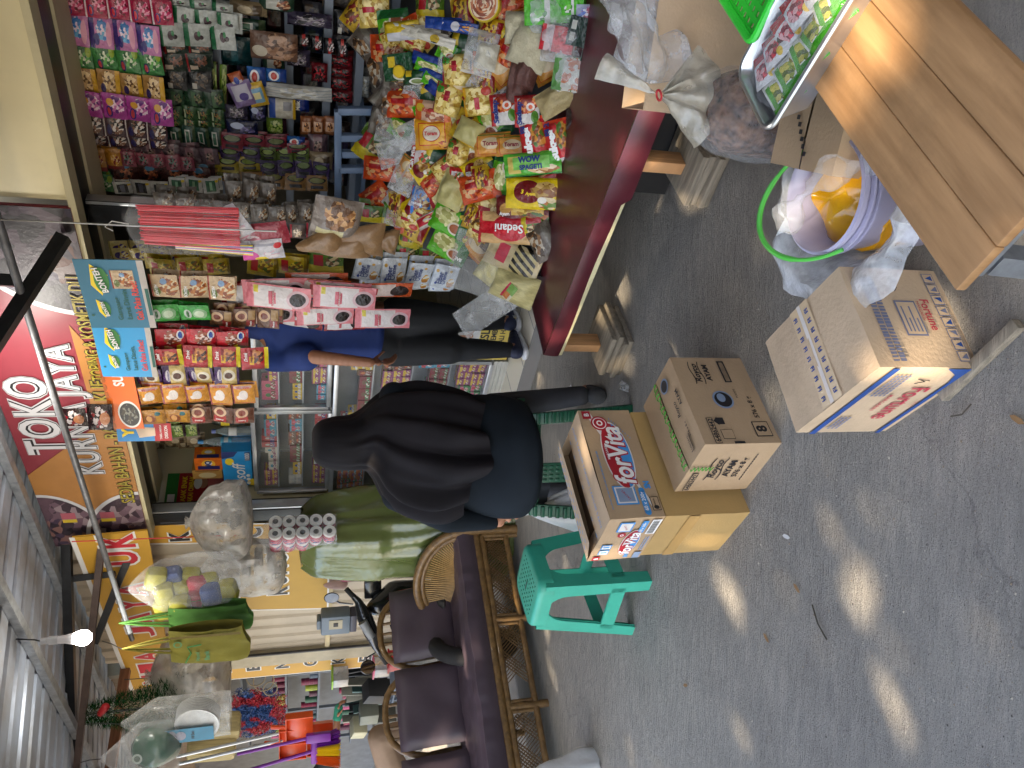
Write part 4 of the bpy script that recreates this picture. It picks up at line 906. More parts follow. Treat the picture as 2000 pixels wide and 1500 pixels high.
ch += hand_chains(wrL, AT(1024, 1000, 3.25) - wrL, V((-.6, -.8, .1)), V((.5, -.5, .2)), .75, .95) + hand_chains(wrR, V((.2, .9, -.3)), V((0, .3, 1)), V((-1, 0, 0)), .3, .95)
wom = body_mesh('person', blob(ch, .0065, 4), SKINL); tag(wom, 'woman in black headscarf and dark blouse seated on the green chair, holding a white bag', 'person')
HIJ = pm('black_jersey', (.0088, .0074, .0095), .75, var=.3, scale=4, bump=.08, bscale=300, spec=.2); BLO = pm('navy_cloth', (.0075, .0115, .0165), .85, var=.25, scale=5, bump=.08, bscale=250, spec=.2); TRO = pm('charcoal_cloth', (.034, .035, .04), .75, var=.2, scale=8, bump=.1, bscale=300)
lv = smooth_levels([(609, 846, 884, 3.42, .03), (613, 834, 898, 3.42, .06), (625, 822, 910, 3.42, .09), (650, 814, 918, 3.42, .112), (682, 811, 919, 3.42, .12), (704, 800, 918, 3.42, .125), (722, 784, 922, 3.41, .135), (738, 771, 938, 3.4, .15), (758, 760, 970, 3.38, .165), (785, 757, 992, 3.36, .18), (820, 757, 1004, 3.33, .2), (860, 764, 1009, 3.29, .22), (895, 772, 1002, 3.27, .235), (930, 786, 986, 3.26, .24)], 5)
loft(lv, 160, .2, 11, 1.3, True, .03).build('headscarf', HIJ, wom)
lv = smooth_levels([(775, 790, 965, 3.38, .13), (840, 775, 990, 3.36, .165), (890, 772, 1000, 3.34, .185), (940, 770, 1006, 3.28, .22), (980, 772, 1011, 3.24, .25), (1012, 780, 1008, 3.23, .26), (1024, 792, 998, 3.24, .25), (1031, 812, 984, 3.25, .22)], 5)
loft(lv, 72, .025, 7, 4.0).build('blouse', BLO, wom)
body_mesh('sleeve', blob([[(shL, .07), (elL + V((0, 0, .01)), .062), (wrL + V((0, 0, .035)), .04)]], .01), BLO, wom); body_mesh('sleeve', blob([[(shR, .07), (elR, .062), (wrR, .042)]], .01), BLO, wom)
b = MB(); p = AT(1020, 965, 3.2)
b.grid(lambda u, v: (p.x - .06 + .13 * u + .01 * math.sin(v * 5), p.y + .05 * u + .02 * math.sin(u * 6), p.z + .03 - .15 * v - .02 * u), 10, 10); b.build('blouse_tail', pm('slate_cloth', (.03, .035, .045), .75), wom)
body_mesh('trousers', blob([[(hipc + V((.1, 0, -.01)), (.13, .15, .1)), (kR, .074), (aR + V((0, 0, .02)), .05)], [(hipc - V((.1, 0, .01)), (.13, .15, .1)), (kL, .09), (aL + V((0, 0, .02)), .07)]], .012), TRO, wom)
SHOE = pm('grey_shoe', (.06, .062, .065), .8, bump=.2, bscale=300)
for a in (aR, aL): body_mesh('shoe', blob([[(a + V((-.0, -.03, -.05)), (.045, .05, .05)), (a + V((.01, .08, -.06)), (.046, .06, .04)), (a + V((.015, .15, -.068)), (.04, .04, .032))]], .009), SHOE, wom)
# --- green chair
CHC = V((-.315, 3.36, 0)); cyw = -.12
chair = thing('plastic_chair', 'dark green plastic chair with the seated woman on it', 'chair', CHC, cyw)
MB().grid(lambda u, v: ((u - .5) * .43, (v - .5) * .42, .405 + .02 * abs(v - .5) + .012 * (2 * abs(u - .5)) ** 3), 10, 8).build('seat', GRD, chair)
b = MB(); b.grid(lambda u, v: ((u - .5) * (.42 - .03 * v), -.205 - .02 * v - .02 * math.cos((u - .5) * 3), .40 + .13 * v), 14, 5); b.grid(lambda u, v: ((u - .5) * (.42 - .03 * v), -.218 - .02 * v - .02 * math.cos((u - .5) * 3), .40 + .13 * v), 14, 5, flip=True)
for i in range(22):
    for j in range(5): b.box(((i - 10.5) * .0175, -.2385 - .02 * (j + .5) / 5, .41 + .024 * j + (i % 2) * .009), (.013, .004, .012))
b.build('backrest', GRD, chair)
b = MB(); b.box((-.035, -.245, .30), (.085, .014, .26))
for i in range(4):
    for j in range(9): b.box((-.064 + i * .019, -.254, .18 + .029 * j), (.01, .006, .018))
b.build('back_bar', GRD, chair, bevel=.002)
for sg in (-1, 1):
    b = MB(); b.bar((sg * .195, -.235, .44), (sg * .235, -.265, 0), .05, .022)
    for i in range(12): b.box((sg * (.2 + .003 * i), -.252 - .0025 * i, .42 - i * .033), (.046, .014, .016))
    b.build('leg', GRD, chair, bevel=.002)
    MB().bar((sg * .195, .2, .40), (sg * .23, .24, 0), .05, .022).build('leg', GRD, chair, bevel=.003)
# --- white carrier bag in her hand
gp = AT(1026, 1000, 3.24)
WPL = film('white_bag', .82, (.8, .8, .8), .35, 7, .15)
t = thing('carrier_bag', 'white carrier bag hanging from the left hand of the seated woman', 'bag', gp)
b = MB()
def wb_(u, v):
    a = 2 * math.pi * u; r = .012 + .15 * v ** .85 if v < .85 else .15 - .12 * (v - .85) / .15 * .6
    r *= 1 + .10 * (1 - v) * math.sin(8 * a) + .06 * math.sin(5 * a + 3 * v)
    return (r * math.cos(a), r * .6 * math.sin(a), -.02 - .40 * v)
b.grid(wb_, 64, 22); b.build('bag_film', WPL, t)
MB().tube([(.0, 0, -.04), (-.012, -.01, .02), (0, 0, .04), (.014, .008, .02), (.004, 0, -.04)], .007, 6).build('handle', WPL, t)
# --- standing man in the doorway
mc = V((.33, 4.47, 0)); fz = .085
LA, RA = G(1012, 676, .15), G(1012, 617, .15); LA = V((.20, 4.36, .17)); RA = V((.375, 4.50, .17))
fwm = V((.55, .8, 0)).normalized(); sdm = V((.86, -.4, 0)).normalized()
hpm = V((.30, 4.47, 1.0)); nk = V((.32, 4.5, 1.6)); sL, sR = nk - sdm * .19 - ZZ * .06, nk + sdm * .19 - ZZ * .06
eL = AT(610, 697, 4.3); wL = AT(722, 708, 4.28); eR = sR + V((.06, .05, -.28)); wR = eR + V((.05, .16, -.2))
ch = head_chains(nk + ZZ * .19 + fwm * .03, fwm, .105) + [[(hpm, (.16, .12, .12)), (hpm + ZZ * .3, (.15, .11, .12)), (nk - ZZ * .12, (.19, .11, .1)), (nk, .06), (nk + ZZ * .12, .055)], [(sL, .058), (eL, .043), (wL, .03)], [(sR, .058), (eR, .043), (wR, .03)],
    [(hpm - sdm * .09, .1), (LA.lerp(hpm - sdm * .09, .52), .062), (LA, .045)], [(hpm + sdm * .09, .1), (RA.lerp(hpm + sdm * .09, .52), .062), (RA, .045)]]
ch += hand_chains(wL, V((.02, .0, -1)), V((-.9, -.4, 0)), fwm, .35) + hand_chains(wR, V((.3, .6, -.6)), V((.5, -.5, .2)), V((0, .4, .8)), .4)
man = body_mesh('person', blob(ch, .0075, 4), SKIN); tag(man, 'standing man in blue shirt and black trousers half hidden behind hanging packs', 'person')
BLU = pm('blue_shirt', hx('17306e'), .8, var=.2, scale=5, bump=.1, bscale=200); BKT = pm('black_trousers', (.008, .009, .011), .8, var=.3)
body_mesh('shirt', blob([[(hpm - ZZ * .04, (.185, .145, .06)), (hpm + ZZ * .25, (.185, .14, .12)), (nk - ZZ * .13, (.215, .14, .1)), (nk - ZZ * .05, .09), (nk + ZZ * .03, .075)], [(sL - ZZ * .01, .085), (sL.lerp(eL, .85), .082)], [(sR - ZZ * .01, .085), (sR.lerp(eR, .85), .08)]], .012), BLU, man)
kn1, kn2 = LA.lerp(hpm - sdm * .09, .45), RA.lerp(hpm + sdm * .09, .45)
body_mesh('trousers', blob([[(hpm, (.18, .14, .12)), (hpm - sdm * .1 - ZZ * .15, .115), (kn1, .098), (kn1 - ZZ * .06, .075), (LA + ZZ * .03, .05)], [(hpm + sdm * .1 - ZZ * .15, .115), (kn2, .098), (kn2 - ZZ * .06, .075), (RA + ZZ * .03, .05)]], .012), BKT, man)
NAV = pm('navy_shoe', (.02, .025, .06), .6, bump=.2, bscale=200); SOLE = pm('shoe_sole', (.75, .76, .78), .5)
for a in (LA, RA):
    q = V((a.x, a.y, fz)); body_mesh('shoe', blob([[(q + ZZ * .075 - fwm * .02, (.045, .05, .05)), (q + fwm * .09 + ZZ * .06, (.046, .055, .042)), (q + fwm * .17 + ZZ * .045, (.04, .04, .03))]], .009), NAV, man)
    body_mesh('shoe_sole', blob([[(q + ZZ * .022 - fwm * .025, (.05, .052, .022)), (q + fwm * .1 + ZZ * .02, (.05, .05, .02)), (q + fwm * .18 + ZZ * .02, (.042, .04, .018))]], .008), SOLE, man)
HAIR = pm('black_hair', (.01, .009, .009), .5, var=.3, scale=60, bump=.5, bscale=200)
body_mesh('hair', blob([[(nk + ZZ * .23 + fwm * .0, (.1, .115, .1))], [(nk + ZZ * .2 - fwm * .04, (.098, .09, .1))]], .01), HAIR, man)
# --- crouching mechanic at the left edge
dm = 6.6; kn = AT(742, 1440, dm - .2); hpx = AT(790, 1560, dm); shx = AT(610, 1540, dm); elx = AT(652, 1466, dm - .15); wrx = AT(659, 1402, dm - .1); an_ = V((kn.x + .05, kn.y + .1, .08))
ch = [[(hpx, .15), (shx - ZZ * .1, .14), (shx + ZZ * .05, .06), (shx + ZZ * .12, .055)], [(shx, .07), (elx, .045), (wrx, .03)], [(hpx, .1), (kn, .075), (an_, .045)], [(an_, .045), (an_ + V((.12, 0, -.03)), .035)]] + head_chains(shx + ZZ * .24 + V((.08, 0, 0)), V((1, -.1, -.3)), .1) + hand_chains(wrx, V((1, .1, -.1)), V((0, 0, 1)), V((0, -1, 0)), .6)
mec = body_mesh('person', blob(ch, .009, 4), SKIN); tag(mec, 'crouching man in dark shirt and tan trousers at the far left edge', 'person')
body_mesh('shirt', blob([[(hpx + ZZ * .05, .165), (shx - ZZ * .1, .16), (shx, .09)], [(shx, .09), (shx.lerp(elx, .7), .075)]], .014), pm('dark_shirt', (.02, .022, .024), .8), mec)
body_mesh('trousers', blob([[(hpx, (.18, .2, .16)), (kn, .105), (kn + V((.0, 0, -.05)), .1), (an_ + ZZ * .03, .07)]], .014), pm('tan_cloth', hx('8a7460'), .8, var=.12), mec)
body_mesh('hair', blob([[(shx + ZZ * .28 + V((.06, 0, 0)), (.1, .1, .09))]], .012), HAIR, mec)
body_mesh('glove', blob([[(wrx, .04), (wrx + V((.07, .01, -.01)), (.05, .03, .04))]], .012), pm('teal_glove', hx('2c8a6e'), .7), mec)

# ================================================================ scooter behind the sofa
mo = AT(720, 1205, 5.75); sc = thing('scooter', 'black scooter with round mirrors parked behind the rattan sofa', 'scooter', (mo.x, mo.y, 0), 0)
BPL = pm('scooter_black', (.012, .013, .015), .22, coat=.4, var=.2); RPL = pm('scooter_red', hx('b01822'), .25, coat=.4); GPL = pm('scooter_grey', (.25, .26, .27), .35)
L = lambda x, y, dd=0: AT(x, y, 5.75 + dd) - V((mo.x, mo.y, 0))
body_mesh('handlebar', blob([[(L(678, 1152), .017), (L(700, 1175), .03), (L(712, 1205), .06), (L(725, 1235), .058), (L(733, 1262), .03), (L(752, 1292), .018)]], .009), BPL, sc)
for x0, y0, x1, y1 in ((676, 1150, 690, 1165), (742, 1272, 755, 1296)): MB().tube([L(x0, y0, -.01), L(x1, y1, -.01)], .019, 12).build('grip', pm('grip_rubber', (.01, .01, .01), .8), sc)
b = MB(); b.tube([L(708, 1215, -.07), L(726, 1245, -.07)], [.035, .028], 12); b.build('dash_panel', GPL, sc)
for cx, cy, bx, by, rx, rz in ((648, 1168, 690, 1180, .036, .055), (719, 1304, 733, 1275, .05, .055)):
    mr = MB().lathe([(0, 0), (.8, .004), (1, .012), (.96, .03), (.6, .045), (0, .05)], 24, 0, None); 
    mr.v = [V((v_.x * rx * 1.05, v_.y * rz * 1.0, v_.z)) for v_ in mr.v]
    o = mr.build('mirror', BPL, sc, L(cx, cy), (-1.5, 0, .1))
    g = MB(); g.ell(0, 0, rx * .92, rz * .92, -.002); g.build('mirror_glass', pm('mirror_glass', (.8, .82, .84), .04, 1.0, var=0), o)
    a, c = L(cx, cy, .02), L(bx, by); MB().tube([c, c + (a - c) * .3 + ZZ * .05, a], .006, 6).build('mirror_stem', BPL, sc)
body_mesh('front_shield', blob([[(L(740, 1185, .1), (.07, .07, .1)), (L(775, 1165, .2), (.13, .1, .14)), (L(820, 1170, .25), (.16, .08, .2)), (L(870, 1180, .25), (.13, .08, .12))]], .014), BPL, sc)
body_mesh('leg_shield', blob([[(L(800, 1215, .0), (.13, .05, .16)), (L(880, 1220, .05), (.13, .05, .15))]], .014), BPL, sc)
body_mesh('seat', blob([[(L(820, 1240, -.45), (.12, .2, .05)), (L(815, 1240, -.15), (.1, .15, .05))]], .014), pm('seat_vinyl', (.012, .012, .013), .55), sc)
MB().bar(L(760, 1160, .05), L(860, 1140, .05), .012, .03).build('red_trim', RPL, sc); MB().bar(L(780, 1265, .03), L(900, 1290, .03), .02, .05).build('red_trim', RPL, sc)
b = MB(); b.box((L(728, 1150, .2).x, L(728, 1150, .2).y, L(728, 1150, .2).z), (.14, .05, .13)); b.build('windscreen', BPL, sc, bevel=.01)
for dy, nm in ((.35, 'wheel'), (-.85, 'wheel')):
    b = MB(); b.tube([(0 + .02, dy + .24 * math.cos(a), .29 + .24 * math.sin(a)) for a in [2 * math.pi * i / 32 for i in range(32)]], .055, 10, closed=True)
    wl_ = b.build(nm, pm('tyre_rubber', (.015, .015, .016), .85), sc); b = MB(); 
    for i in range(6): b.bar((.02, dy, .29), (.02, dy + .2 * math.cos(i * 1.047), .29 + .2 * math.sin(i * 1.047)), .03, .03)
    b.build('rim', GPL, wl_, smooth=False)
# ================================================================ hanging strips of sachets
def C(*a): return [hx(q) for q in a]
A = {}
def mk(n, base, *sh, **kw): A[n] = art('wrap_' + n, hx(base), [tuple(hx(q) if isinstance(q, str) and i and len(q) == 6 else q for i, q in enumerate(t)) for t in sh], **kw)
mk('crimson', 'a8204e', ('r', .5, .96, .5, .04, 'd8c8d0'), ('p', .55, .35, .35, .3, 'c84070', 'e0a0b8', '701030'), ('e', .3, .72, .22, .12, '3a2a78'), ('e', .3, .73, .16, .07, 'c83040'))
mk('skypink', 'c080b0', ('r', .5, .9, .5, .1, '4a3a80'), ('p', .6, .45, .35, .3, '70b0d8', 'e8d8e8', '4080c0'), ('e', .3, .72, .2, .12, '3a3080'), ('e', .5, .2, .4, .12, 'd8a0b8'))
mk('lime', '4a8a50', ('p', .55, .4, .35, .3, '70b060', 'd8e0c8', '306a40'), ('e', .3, .75, .2, .12, '2a2a60'), ('e', .3, .76, .14, .07, 'b04048'), ('e', .75, .15, .2, .12, '98b040'))
mk('caramel', 'a88450', ('p', .55, .45, .4, .35, 'c8a878', '6a4a28', 'e0c8a0'), ('e', .28, .75, .2, .12, '3a2a60'), ('r', .5, .1, .5, .1, 'c8a030'))
mk('grape', 'a8489a', ('p', .6, .35, .35, .3, 'c878b0', 'e8d0e0', '6a2a80'), ('e', .3, .72, .24, .14, '30307c'), ('e', .3, .73, .18, .08, 'c04850'), ('e', .68, .66, .14, .16, 'd0a040'))
mk('cocoa', '4a3038', ('p', .5, .4, .4, .35, 'd8d0cc', '2a1c20', '8a6a58'), ('e', .3, .75, .22, .12, '302a60'), ('r', .5, .97, .5, .03, 'c8c0c0'))
mk('gold', 'a8782a', ('p', .5, .45, .3, .3, '8a3028', 'd0b080', 'c89838'), ('r', .1, .5, .1, .5, '7a2018'), rough=.2)
mk('mauve', '5a4850', ('r', .5, .5, .5, .22, '7a5a60'), ('p', .5, .5, .3, .2, '8a6a60', 'a08a80', '3a3034'))
mk('rosy', '8a4a58', ('p', .5, .5, .4, .35, 'a86a78', '6a8a80', '502030'))
mk('choco', '4a2a28', ('p', .5, .5, .35, .3, '7a4a38', 'a86a48', '281414'), ('e', .8, .5, .12, .2, '4a7a98'))
mk('label', 'c8c8c4', ('r', .5, .5, .36, .3, '2a2a34'), ('r', .5, .5, .3, .12, '6a6a78'), ('e', .8, .12, .08, .1, 'd8c040'))
mk('labelg', 'c8c8c4', ('r', .5, .5, .36, .3, '2f6a48'), ('r', .5, .5, .26, .08, '9ac0a0'), ('e', .8, .12, .08, .1, 'd8c040'))
mk('silver', 'a8aca8', ('r', .5, .9, .5, .1, '2a6a48'), ('e', .5, .5, .2, .12, '4a3038'), ('e', .45, .35, .1, .1, '3a2028'), ('e', .6, .42, .12, .06, '3a8050'), rough=.2)
mk('sauce', '1f3428', ('p', .6, .4, .35, .3, '6a4a38', '8a5a48', '182a20'), ('r', .25, .72, .12, .16, 'c0b0a0'), ('r', .5, .96, .5, .04, '8a2828'))
mk('blackmeal', '17181a', ('p', .55, .4, .35, .3, '4a4038', '2a2624', '6a5848'), ('r', .25, .7, .14, .1, 'b8b4ac'))
mk('dgreen', '2c4a34', ('r', .5, .5, .4, .12, '4a6a48'), ('p', .5, .3, .3, .2, '5a6a48', '8a8060', '20342a'))
mk('mgreen', '3a5a38', ('p', .5, .5, .4, .3, '58743c', '9a7040', '2a4430'), ('r', .5, .85, .3, .06, 'b0b498'))
mk('tgreen', '284c40', ('r', .5, .6, .3, .2, 'b8b8b0'), ('r', .5, .6, .24, .12, '2f6048'), ('r', .5, .12, .5, .1, '48583c'))
mk('limecut', '6a8438', ('p', .5, .5, .4, .35, '98ac58', '486a2c', 'b0b878'), ('r', .5, .1, .5, .1, '3a1c28'))
mk('bluepack', '2f68a8', ('e', .55, .6, .35, .25, 'd8d8dc'), ('e', .55, .6, .26, .15, 'b04038'), ('r', .5, .15, .5, .15, '28488c'))
mk('orangepad', 'b0603a', ('r', .3, .5, .3, .4, 'c8c0c0'), ('e', .6, .5, .2, .2, '4a5aa0'))
mk('lilacpad', '8a78a0', ('r', .6, .5, .3, .35, 'b8b4c0'), ('e', .45, .45, .16, .2, '58488a'))
mk('yellowpad', 'c8a838', ('r', .5, .5, .3, .38, '78a0b8'), ('r', .5, .45, .14, .2, 'd8d0a0'))
mk('navypad', '1c2448', ('e', .7, .65, .18, .22, 'a8b0c8'), ('p', .4, .35, .3, .25, '4a4870', '787098', '141a34'))
mk('darkpad', '3a3448', ('p', .5, .5, .4, .35, '6a6070', '9a9498', '28242e'))
for n, c, e in (('bandred', '7a2838', '6a7048'), ('bandviolet', '44345c', '6a7a4a'), ('bandyellow', '9a8a30', '7a8a40'), ('bandlime', '5a6a34', '8a9a58'), ('bandtan', '8a6a40', '7a7a4a')):
    mk(n, c, ('e', .7, .5, .2, .42, '1c1c22'), ('e', .72, .5, .15, .34, e), ('r', .28, .5, .1, .3, '22202a'))
mk('vanilla', 'c8b878', ('e', .5, .55, .25, .25, '4a3470'), ('p', .5, .3, .35, .25, 'd8d0a8', 'b8982f', '5a4a80'), ('r', .5, .95, .5, .05, '9a8a50'))
mk('yellowseason', 'b09a20', ('r', .5, .75, .3, .12, 'a82828'), ('p', .5, .35, .3, .25, '8a6420', 'd0b840', '5a6a28'), ('r', .5, .05, .5, .05, '887414'))
mk('greenseason', '5a7a2a', ('r', .2, .5, .2, .5, 'c0b028'), ('r', .6, .7, .22, .14, 'a82830'), ('p', .6, .3, .25, .22, 'c8b890', '7a5a38', '3a5a28'))
mk('milkwhite', 'c4c8cc', ('r', .5, .97, .5, .03, '9aa0a8'), ('p', .3, .2, .22, .16, 'c8a050', 'd8d4c8', 'b07838'), ('e', .75, .82, .07, .06, 'c8a050'), ('e', .2, .78, .06, .05, '4a5aa0'), ('e', .8, .3, .05, .06, 'c8a050'))
mk('eggpink', 'd88a90', ('r', .5, .58, .44, .30, 'd4ccca'), ('e', .5, .20, .37, .17, 'd0b4b8'), ('e', .5, .20, .27, .125, '1c0e10'), ('r', .5, .62, .28, .03, 'c86a78'), ('r', .5, .55, .24, .014, 'c86a78'), ('r', .8, .84, .14, .035, 'c8b830'), ('r', .5, .95, .5, .05, 'c8747c'))
mk('eggred', '8a1c24', ('r', .5, .62, .42, .30, 'c8c4c4'), ('e', .5, .22, .34, .16, '1c0e10'), ('r', .5, .62, .26, .03, 'b04048'))
mk('eggorange', 'c05a28', ('r', .5, .6, .42, .30, 'c8b8b0'), ('e', .5, .22, .34, .16, '2c1410'), ('r', .5, .62, .26, .03, 'b04048'))
mk('sweettea', 'c8b090', ('p', .5, .35, .4, .35, 'b87838', 'd8c8a8', '8a4a20'), ('e', .3, .78, .2, .12, '6a7a30'), ('r', .5, .97, .5, .03, '9a3a1c'), ('e', .75, .5, .12, .12, '7a98b8'))
mk('matcha', '2f9a38', ('e', .5, .72, .3, .13, 'b8c0b8'), ('e', .5, .72, .22, .05, '3a5a40'), ('e', .5, .32, .34, .24, '8ab088'), ('e', .5, .34, .22, .16, 'c0d0b8'))
mk('mocha', '6a4830', ('e', .65, .65, .28, .26, 'c8a888'), ('e', .65, .65, .16, .16, '7a3c28'), ('r', .3, .25, .2, .18, '8a2c28'), ('r', .7, .2, .25, .15, 'a88a60'))
mk('icered', 'b82030', ('p', .5, .45, .4, .32, '6a3020', 'd8c0b8', '9a5030'), ('e', .7, .18, .24, .12, 'd8d8d8'), ('e', .7, .18, .18, .07, '3a60b0'))
mk('drinkred', 'b01c28', ('r', .5, .05, .5, .1, 'd8c820'), ('p', .6, .42, .3, .26, '4a2014', '8a4a20', 'c88a50'), ('r', .45, .62, .2, .08, 'd8b020'))
mk('chocpurple', 'c8b478', ('r', .5, .85, .5, .15, '4a2a60'), ('e', .5, .78, .3, .1, 'c0b8c0'), ('e', .5, .4, .28, .25, 'd8d0c0'), ('e', .5, .42, .16, .16, '5a3018'), ('r', .5, .05, .5, .05, '4a2a60'))
mk('sugargold', 'd0952a', ('r', .5, .96, .5, .04, '8a3040'), ('r', .06, .5, .02, .5, '9a3848'), ('e', .5, .5, .25, .2, 'e0d8d4'), ('e', .38, .68, .1, .14, 'e0d8d4'), ('r', .9, .5, .05, .4, 'c8a8a8'))
mk('cupgold', 'b08030', ('e', .45, .62, .28, .22, '8a4a20'), ('e', .45, .66, .22, .12, 'd0a060'), ('r', .5, .25, .35, .12, 'c89838'), ('e', .78, .3, .12, .12, '2a6a70'), rough=.2)
mk('cafemocha', '6a4028', ('r', .3, .6, .2, .3, 'a82c24'), ('e', .72, .6, .28, .3, 'd0b090'), ('e', .72, .6, .17, .18, '8a3a20'))
mk('noirred', '2a1014', ('p', .5, .5, .4, .35, '8a1a24', '1a0c0e', 'c8c0c0'), ('e', .5, .3, .25, .2, 'b07850'), rough=.18)
mk('coffeebag', '8a7a60', ('e', .5, .6, .3, .2, 'b8ac94'), ('r', .5, .25, .35, .12, '5a4a38'))
mk('browncorn', '7a2030', ('r', .5, .55, .35, .3, 'b0a878'), ('r', .5, .52, .2, .16, '6a1c28'))
GR = 'strips of sachets hanging in the shop front'
def strip(art_, box, n, k, label, cat='sachet strip', layers=2, thick=.02, texts=(), tmats=(), sway=.03, name='sachet_strip', rot180=False, group=GR, tilt=0):
    x0, y0, x1, y1 = box; xm, ym = (x0 + x1) / 2, (y0 + y1) / 2
    sR, _ = FP(xm, y0, k); sL_2, _ = FP(xm, y1, k); _, zt = FP(x0, ym, k); _, zb = FP(x1, ym, k)
    w_, h_ = sR - sL_2, (zt - zb) / n; sc_ = (sR + sL_2) / 2; rs = random.Random(hash_(label))
    t = thing(name, label, cat, W(sc_, k, zt), RS + rs.uniform(-.06, .06), group)
    t.rotation_euler = (0, tilt + rs.uniform(-.05, .05), t.rotation_euler.z)
    mats = [art_] + list(tmats)
    mes = [pouch(w_, h_, thick, .1, 8, 8, rs.randint(0, 99), .3, texts).mesh('sachet', mats) for _ in range(2)]
    for L_ in range(layers):
        dx = rs.uniform(-.012, .012) * L_; dz = rs.uniform(-.02, .02) * L_ * (1 if L_ else 0)
        for i in range(n if L_ == 0 else max(1, n - (rs.random() < .3))):
            link('sachet', mes[(i + L_) % 2], t, (dx + rs.uniform(-.002, .002) + sway * .1 * math.sin(i * .9 + L_), L_ * thick * 1.5 + .004 * math.sin(i * 1.3), -h_ * (i + .5) + dz), (math.pi / 2 + rs.uniform(-.15, .15), rs.uniform(-.05, .05), rs.uniform(-.2, .2)))
    return t
def hash_(s): return sum((i + 1) * ord(c) for i, c in enumerate(s)) % 9973
SS = [  # art, (x0,y0,x1,y1), n, k, label
 ('crimson', (122, -6, 337, 42), 5, .5, 'crimson softener sachet strip nearest the right end of the top row'),
 ('skypink', (129, 38, 312, 96), 4, .5, 'pink and sky blue softener sachet strip beside the crimson ones'),
 ('lime', (137, 92, 317, 146), 4, .5, 'bright green sachet strip with lemons between pink and golden brown strips'),
 ('caramel', (146, 138, 321, 187), 4, .49, 'golden brown sachet strip just left of the bright green strip'),
 ('grape', (153, 182, 337, 234), 4, .48, 'pink and purple grape sachet strip below the cream fascia'),
 ('cocoa', (160, 220, 326, 266), 4, .5, 'dark brown cow print sachet strip beside the pink grape strip'),
 ('cocoa', (170, 256, 328, 291), 4, .54, 'dark brown cow print sachet strip behind the golden foil sachets'),
 ('gold', (175, 292, 240, 334), 2, .52, 'two shiny golden foil sachets under the cream fascia'),
 ('mauve', (240, 285, 428, 322), 5, .55, 'muted mauve sachet strip below the golden foil sachets'),
 ('rosy', (237, 300, 380, 330), 5, .52, 'rosy pink sachet strip with greenish print below the golden foil'),
 ('choco', (222, 320, 412, 362), 4, .54, 'dark chocolate sachet strip with small blue dots on each'),
 ('label', (222, 355, 330, 382), 3, .5, 'white strip with black labels slanting near the door post'),
 ('labelg', (330, 350, 428, 378), 3, .5, 'white strip with green labels slanting near the door post'),
 ('lime', (184, 340, 222, 374), 1, .53, 'single pale green sachet tucked under the cream fascia'),
 ('silver', (328, -2, 455, 17), 3, .56, 'silver white milk sachet strip at the right picture edge'),
 ('silver', (338, 18, 466, 60), 3, .55, 'silver white milk sachet strip with coffee beans, upper middle one'),
 ('silver', (308, 50, 461, 98), 3, .54, 'silver white milk sachet strip with coffee beans, lowest of three'),
 ('sauce', (320, 84, 416, 108), 2, .6, 'thin dark green sauce sachet strip with red tops'),
 ('sauce', (316, 105, 412, 143), 2, .62, 'dark green oyster sauce sachet strip beside black meal sachets'),
 ('blackmeal', (318, 140, 413, 178), 2, .62, 'black meal sachet strip in the dim inside of the shop'),
 ('dgreen', (320, 175, 438, 214), 3, .62, 'dark green stock sachet strip below the black meal sachets'),
 ('mgreen', (330, 210, 438, 240), 4, .62, 'mossy green sachet strip with orange patches'),
 ('mgreen', (330, 234, 440, 252), 4, .64, 'narrow mossy green sachet strip in the dim inside'),
 ('tgreen', (330, 250, 436, 292), 4, .62, 'teal green sachet strip with white labels'),
 ('limecut', (411, 126, 446, 220), 2, .7, 'wide lime green cut strip in the dim inside'),
 ('mauve', (330, 292, 432, 322), 4, .64, 'mauve sachet strip low in the dim inside'),
 # left of the door post
 ('vanilla', (217, 485, 330, 512), 3, .12, 'pale yellow vanilla sachet strip high behind the red straws'),
 ('vanilla', (330, 492, 385, 516), 2, .12, 'pale yellow vanilla sachet strip lower behind the red straws'),
 ('yellowseason', (290, 508, 450, 541), 3, .08, 'yellow seasoning sachet strip above the caramel drink sachets'),
 ('yellowseason', (482, 496, 600, 536), 2, .05, 'yellow seasoning sachet pair below the red straws'),
 ('greenseason', (600, 488, 672, 536), 1, .1, 'large dark green seasoning sachet in the middle of the opening'),
 ('greenseason', (700, 400, 838, 440), 3, .06, 'green and yellow seasoning strip above the sugar bags'),
 ('greenseason', (680, 484, 905, 512), 5, .04, 'green and yellow seasoning strip next to the white creamer sachets'),
 ('greenseason', (780, 448, 890, 486), 3, .05, 'green and yellow seasoning strip with red seals by the sugar bags'),
]
for a_, bx, n, k, lb in SS: strip(A[a_], bx, n, k, lb)
def T(*a): return a
strip(A['milkwhite'], (690, 503, 895, 553), 4, -.02, 'white creamer sachet strip with gold dots beside the covered noodles', texts=[('Fiber', -.0, .18, .5, 0, 1, .02, 0), ('Creme', .02, .02, .55, 0, 1, .02, 0)], tmats=[NAVYI], tilt=.06)
strip(A['milkwhite'], (700, 545, 880, 570), 4, .02, 'white creamer sachet strip hanging behind the front creamer strip')
strip(A['eggpink'], (478, 562, 735, 604), 2, -.16, 'long pink pudding packs with dark round windows, front strip', thick=.03, layers=2, texts=[('PUDDING', 0, .08, .6, 0, 1, .01, 0)], tmats=[REDI])
strip(A['eggpink'], (458, 598, 803, 634), 3, -.12, 'long pink pudding packs with dark round windows, lower strip', thick=.03, layers=2, texts=[('PUDDING', 0, .08, .6, 0, 1, .01, 0)], tmats=[REDI])
strip(A['eggorange'], (560, 548, 808, 584), 2, -.1, 'long orange pudding packs hanging behind the pink ones', thick=.03)
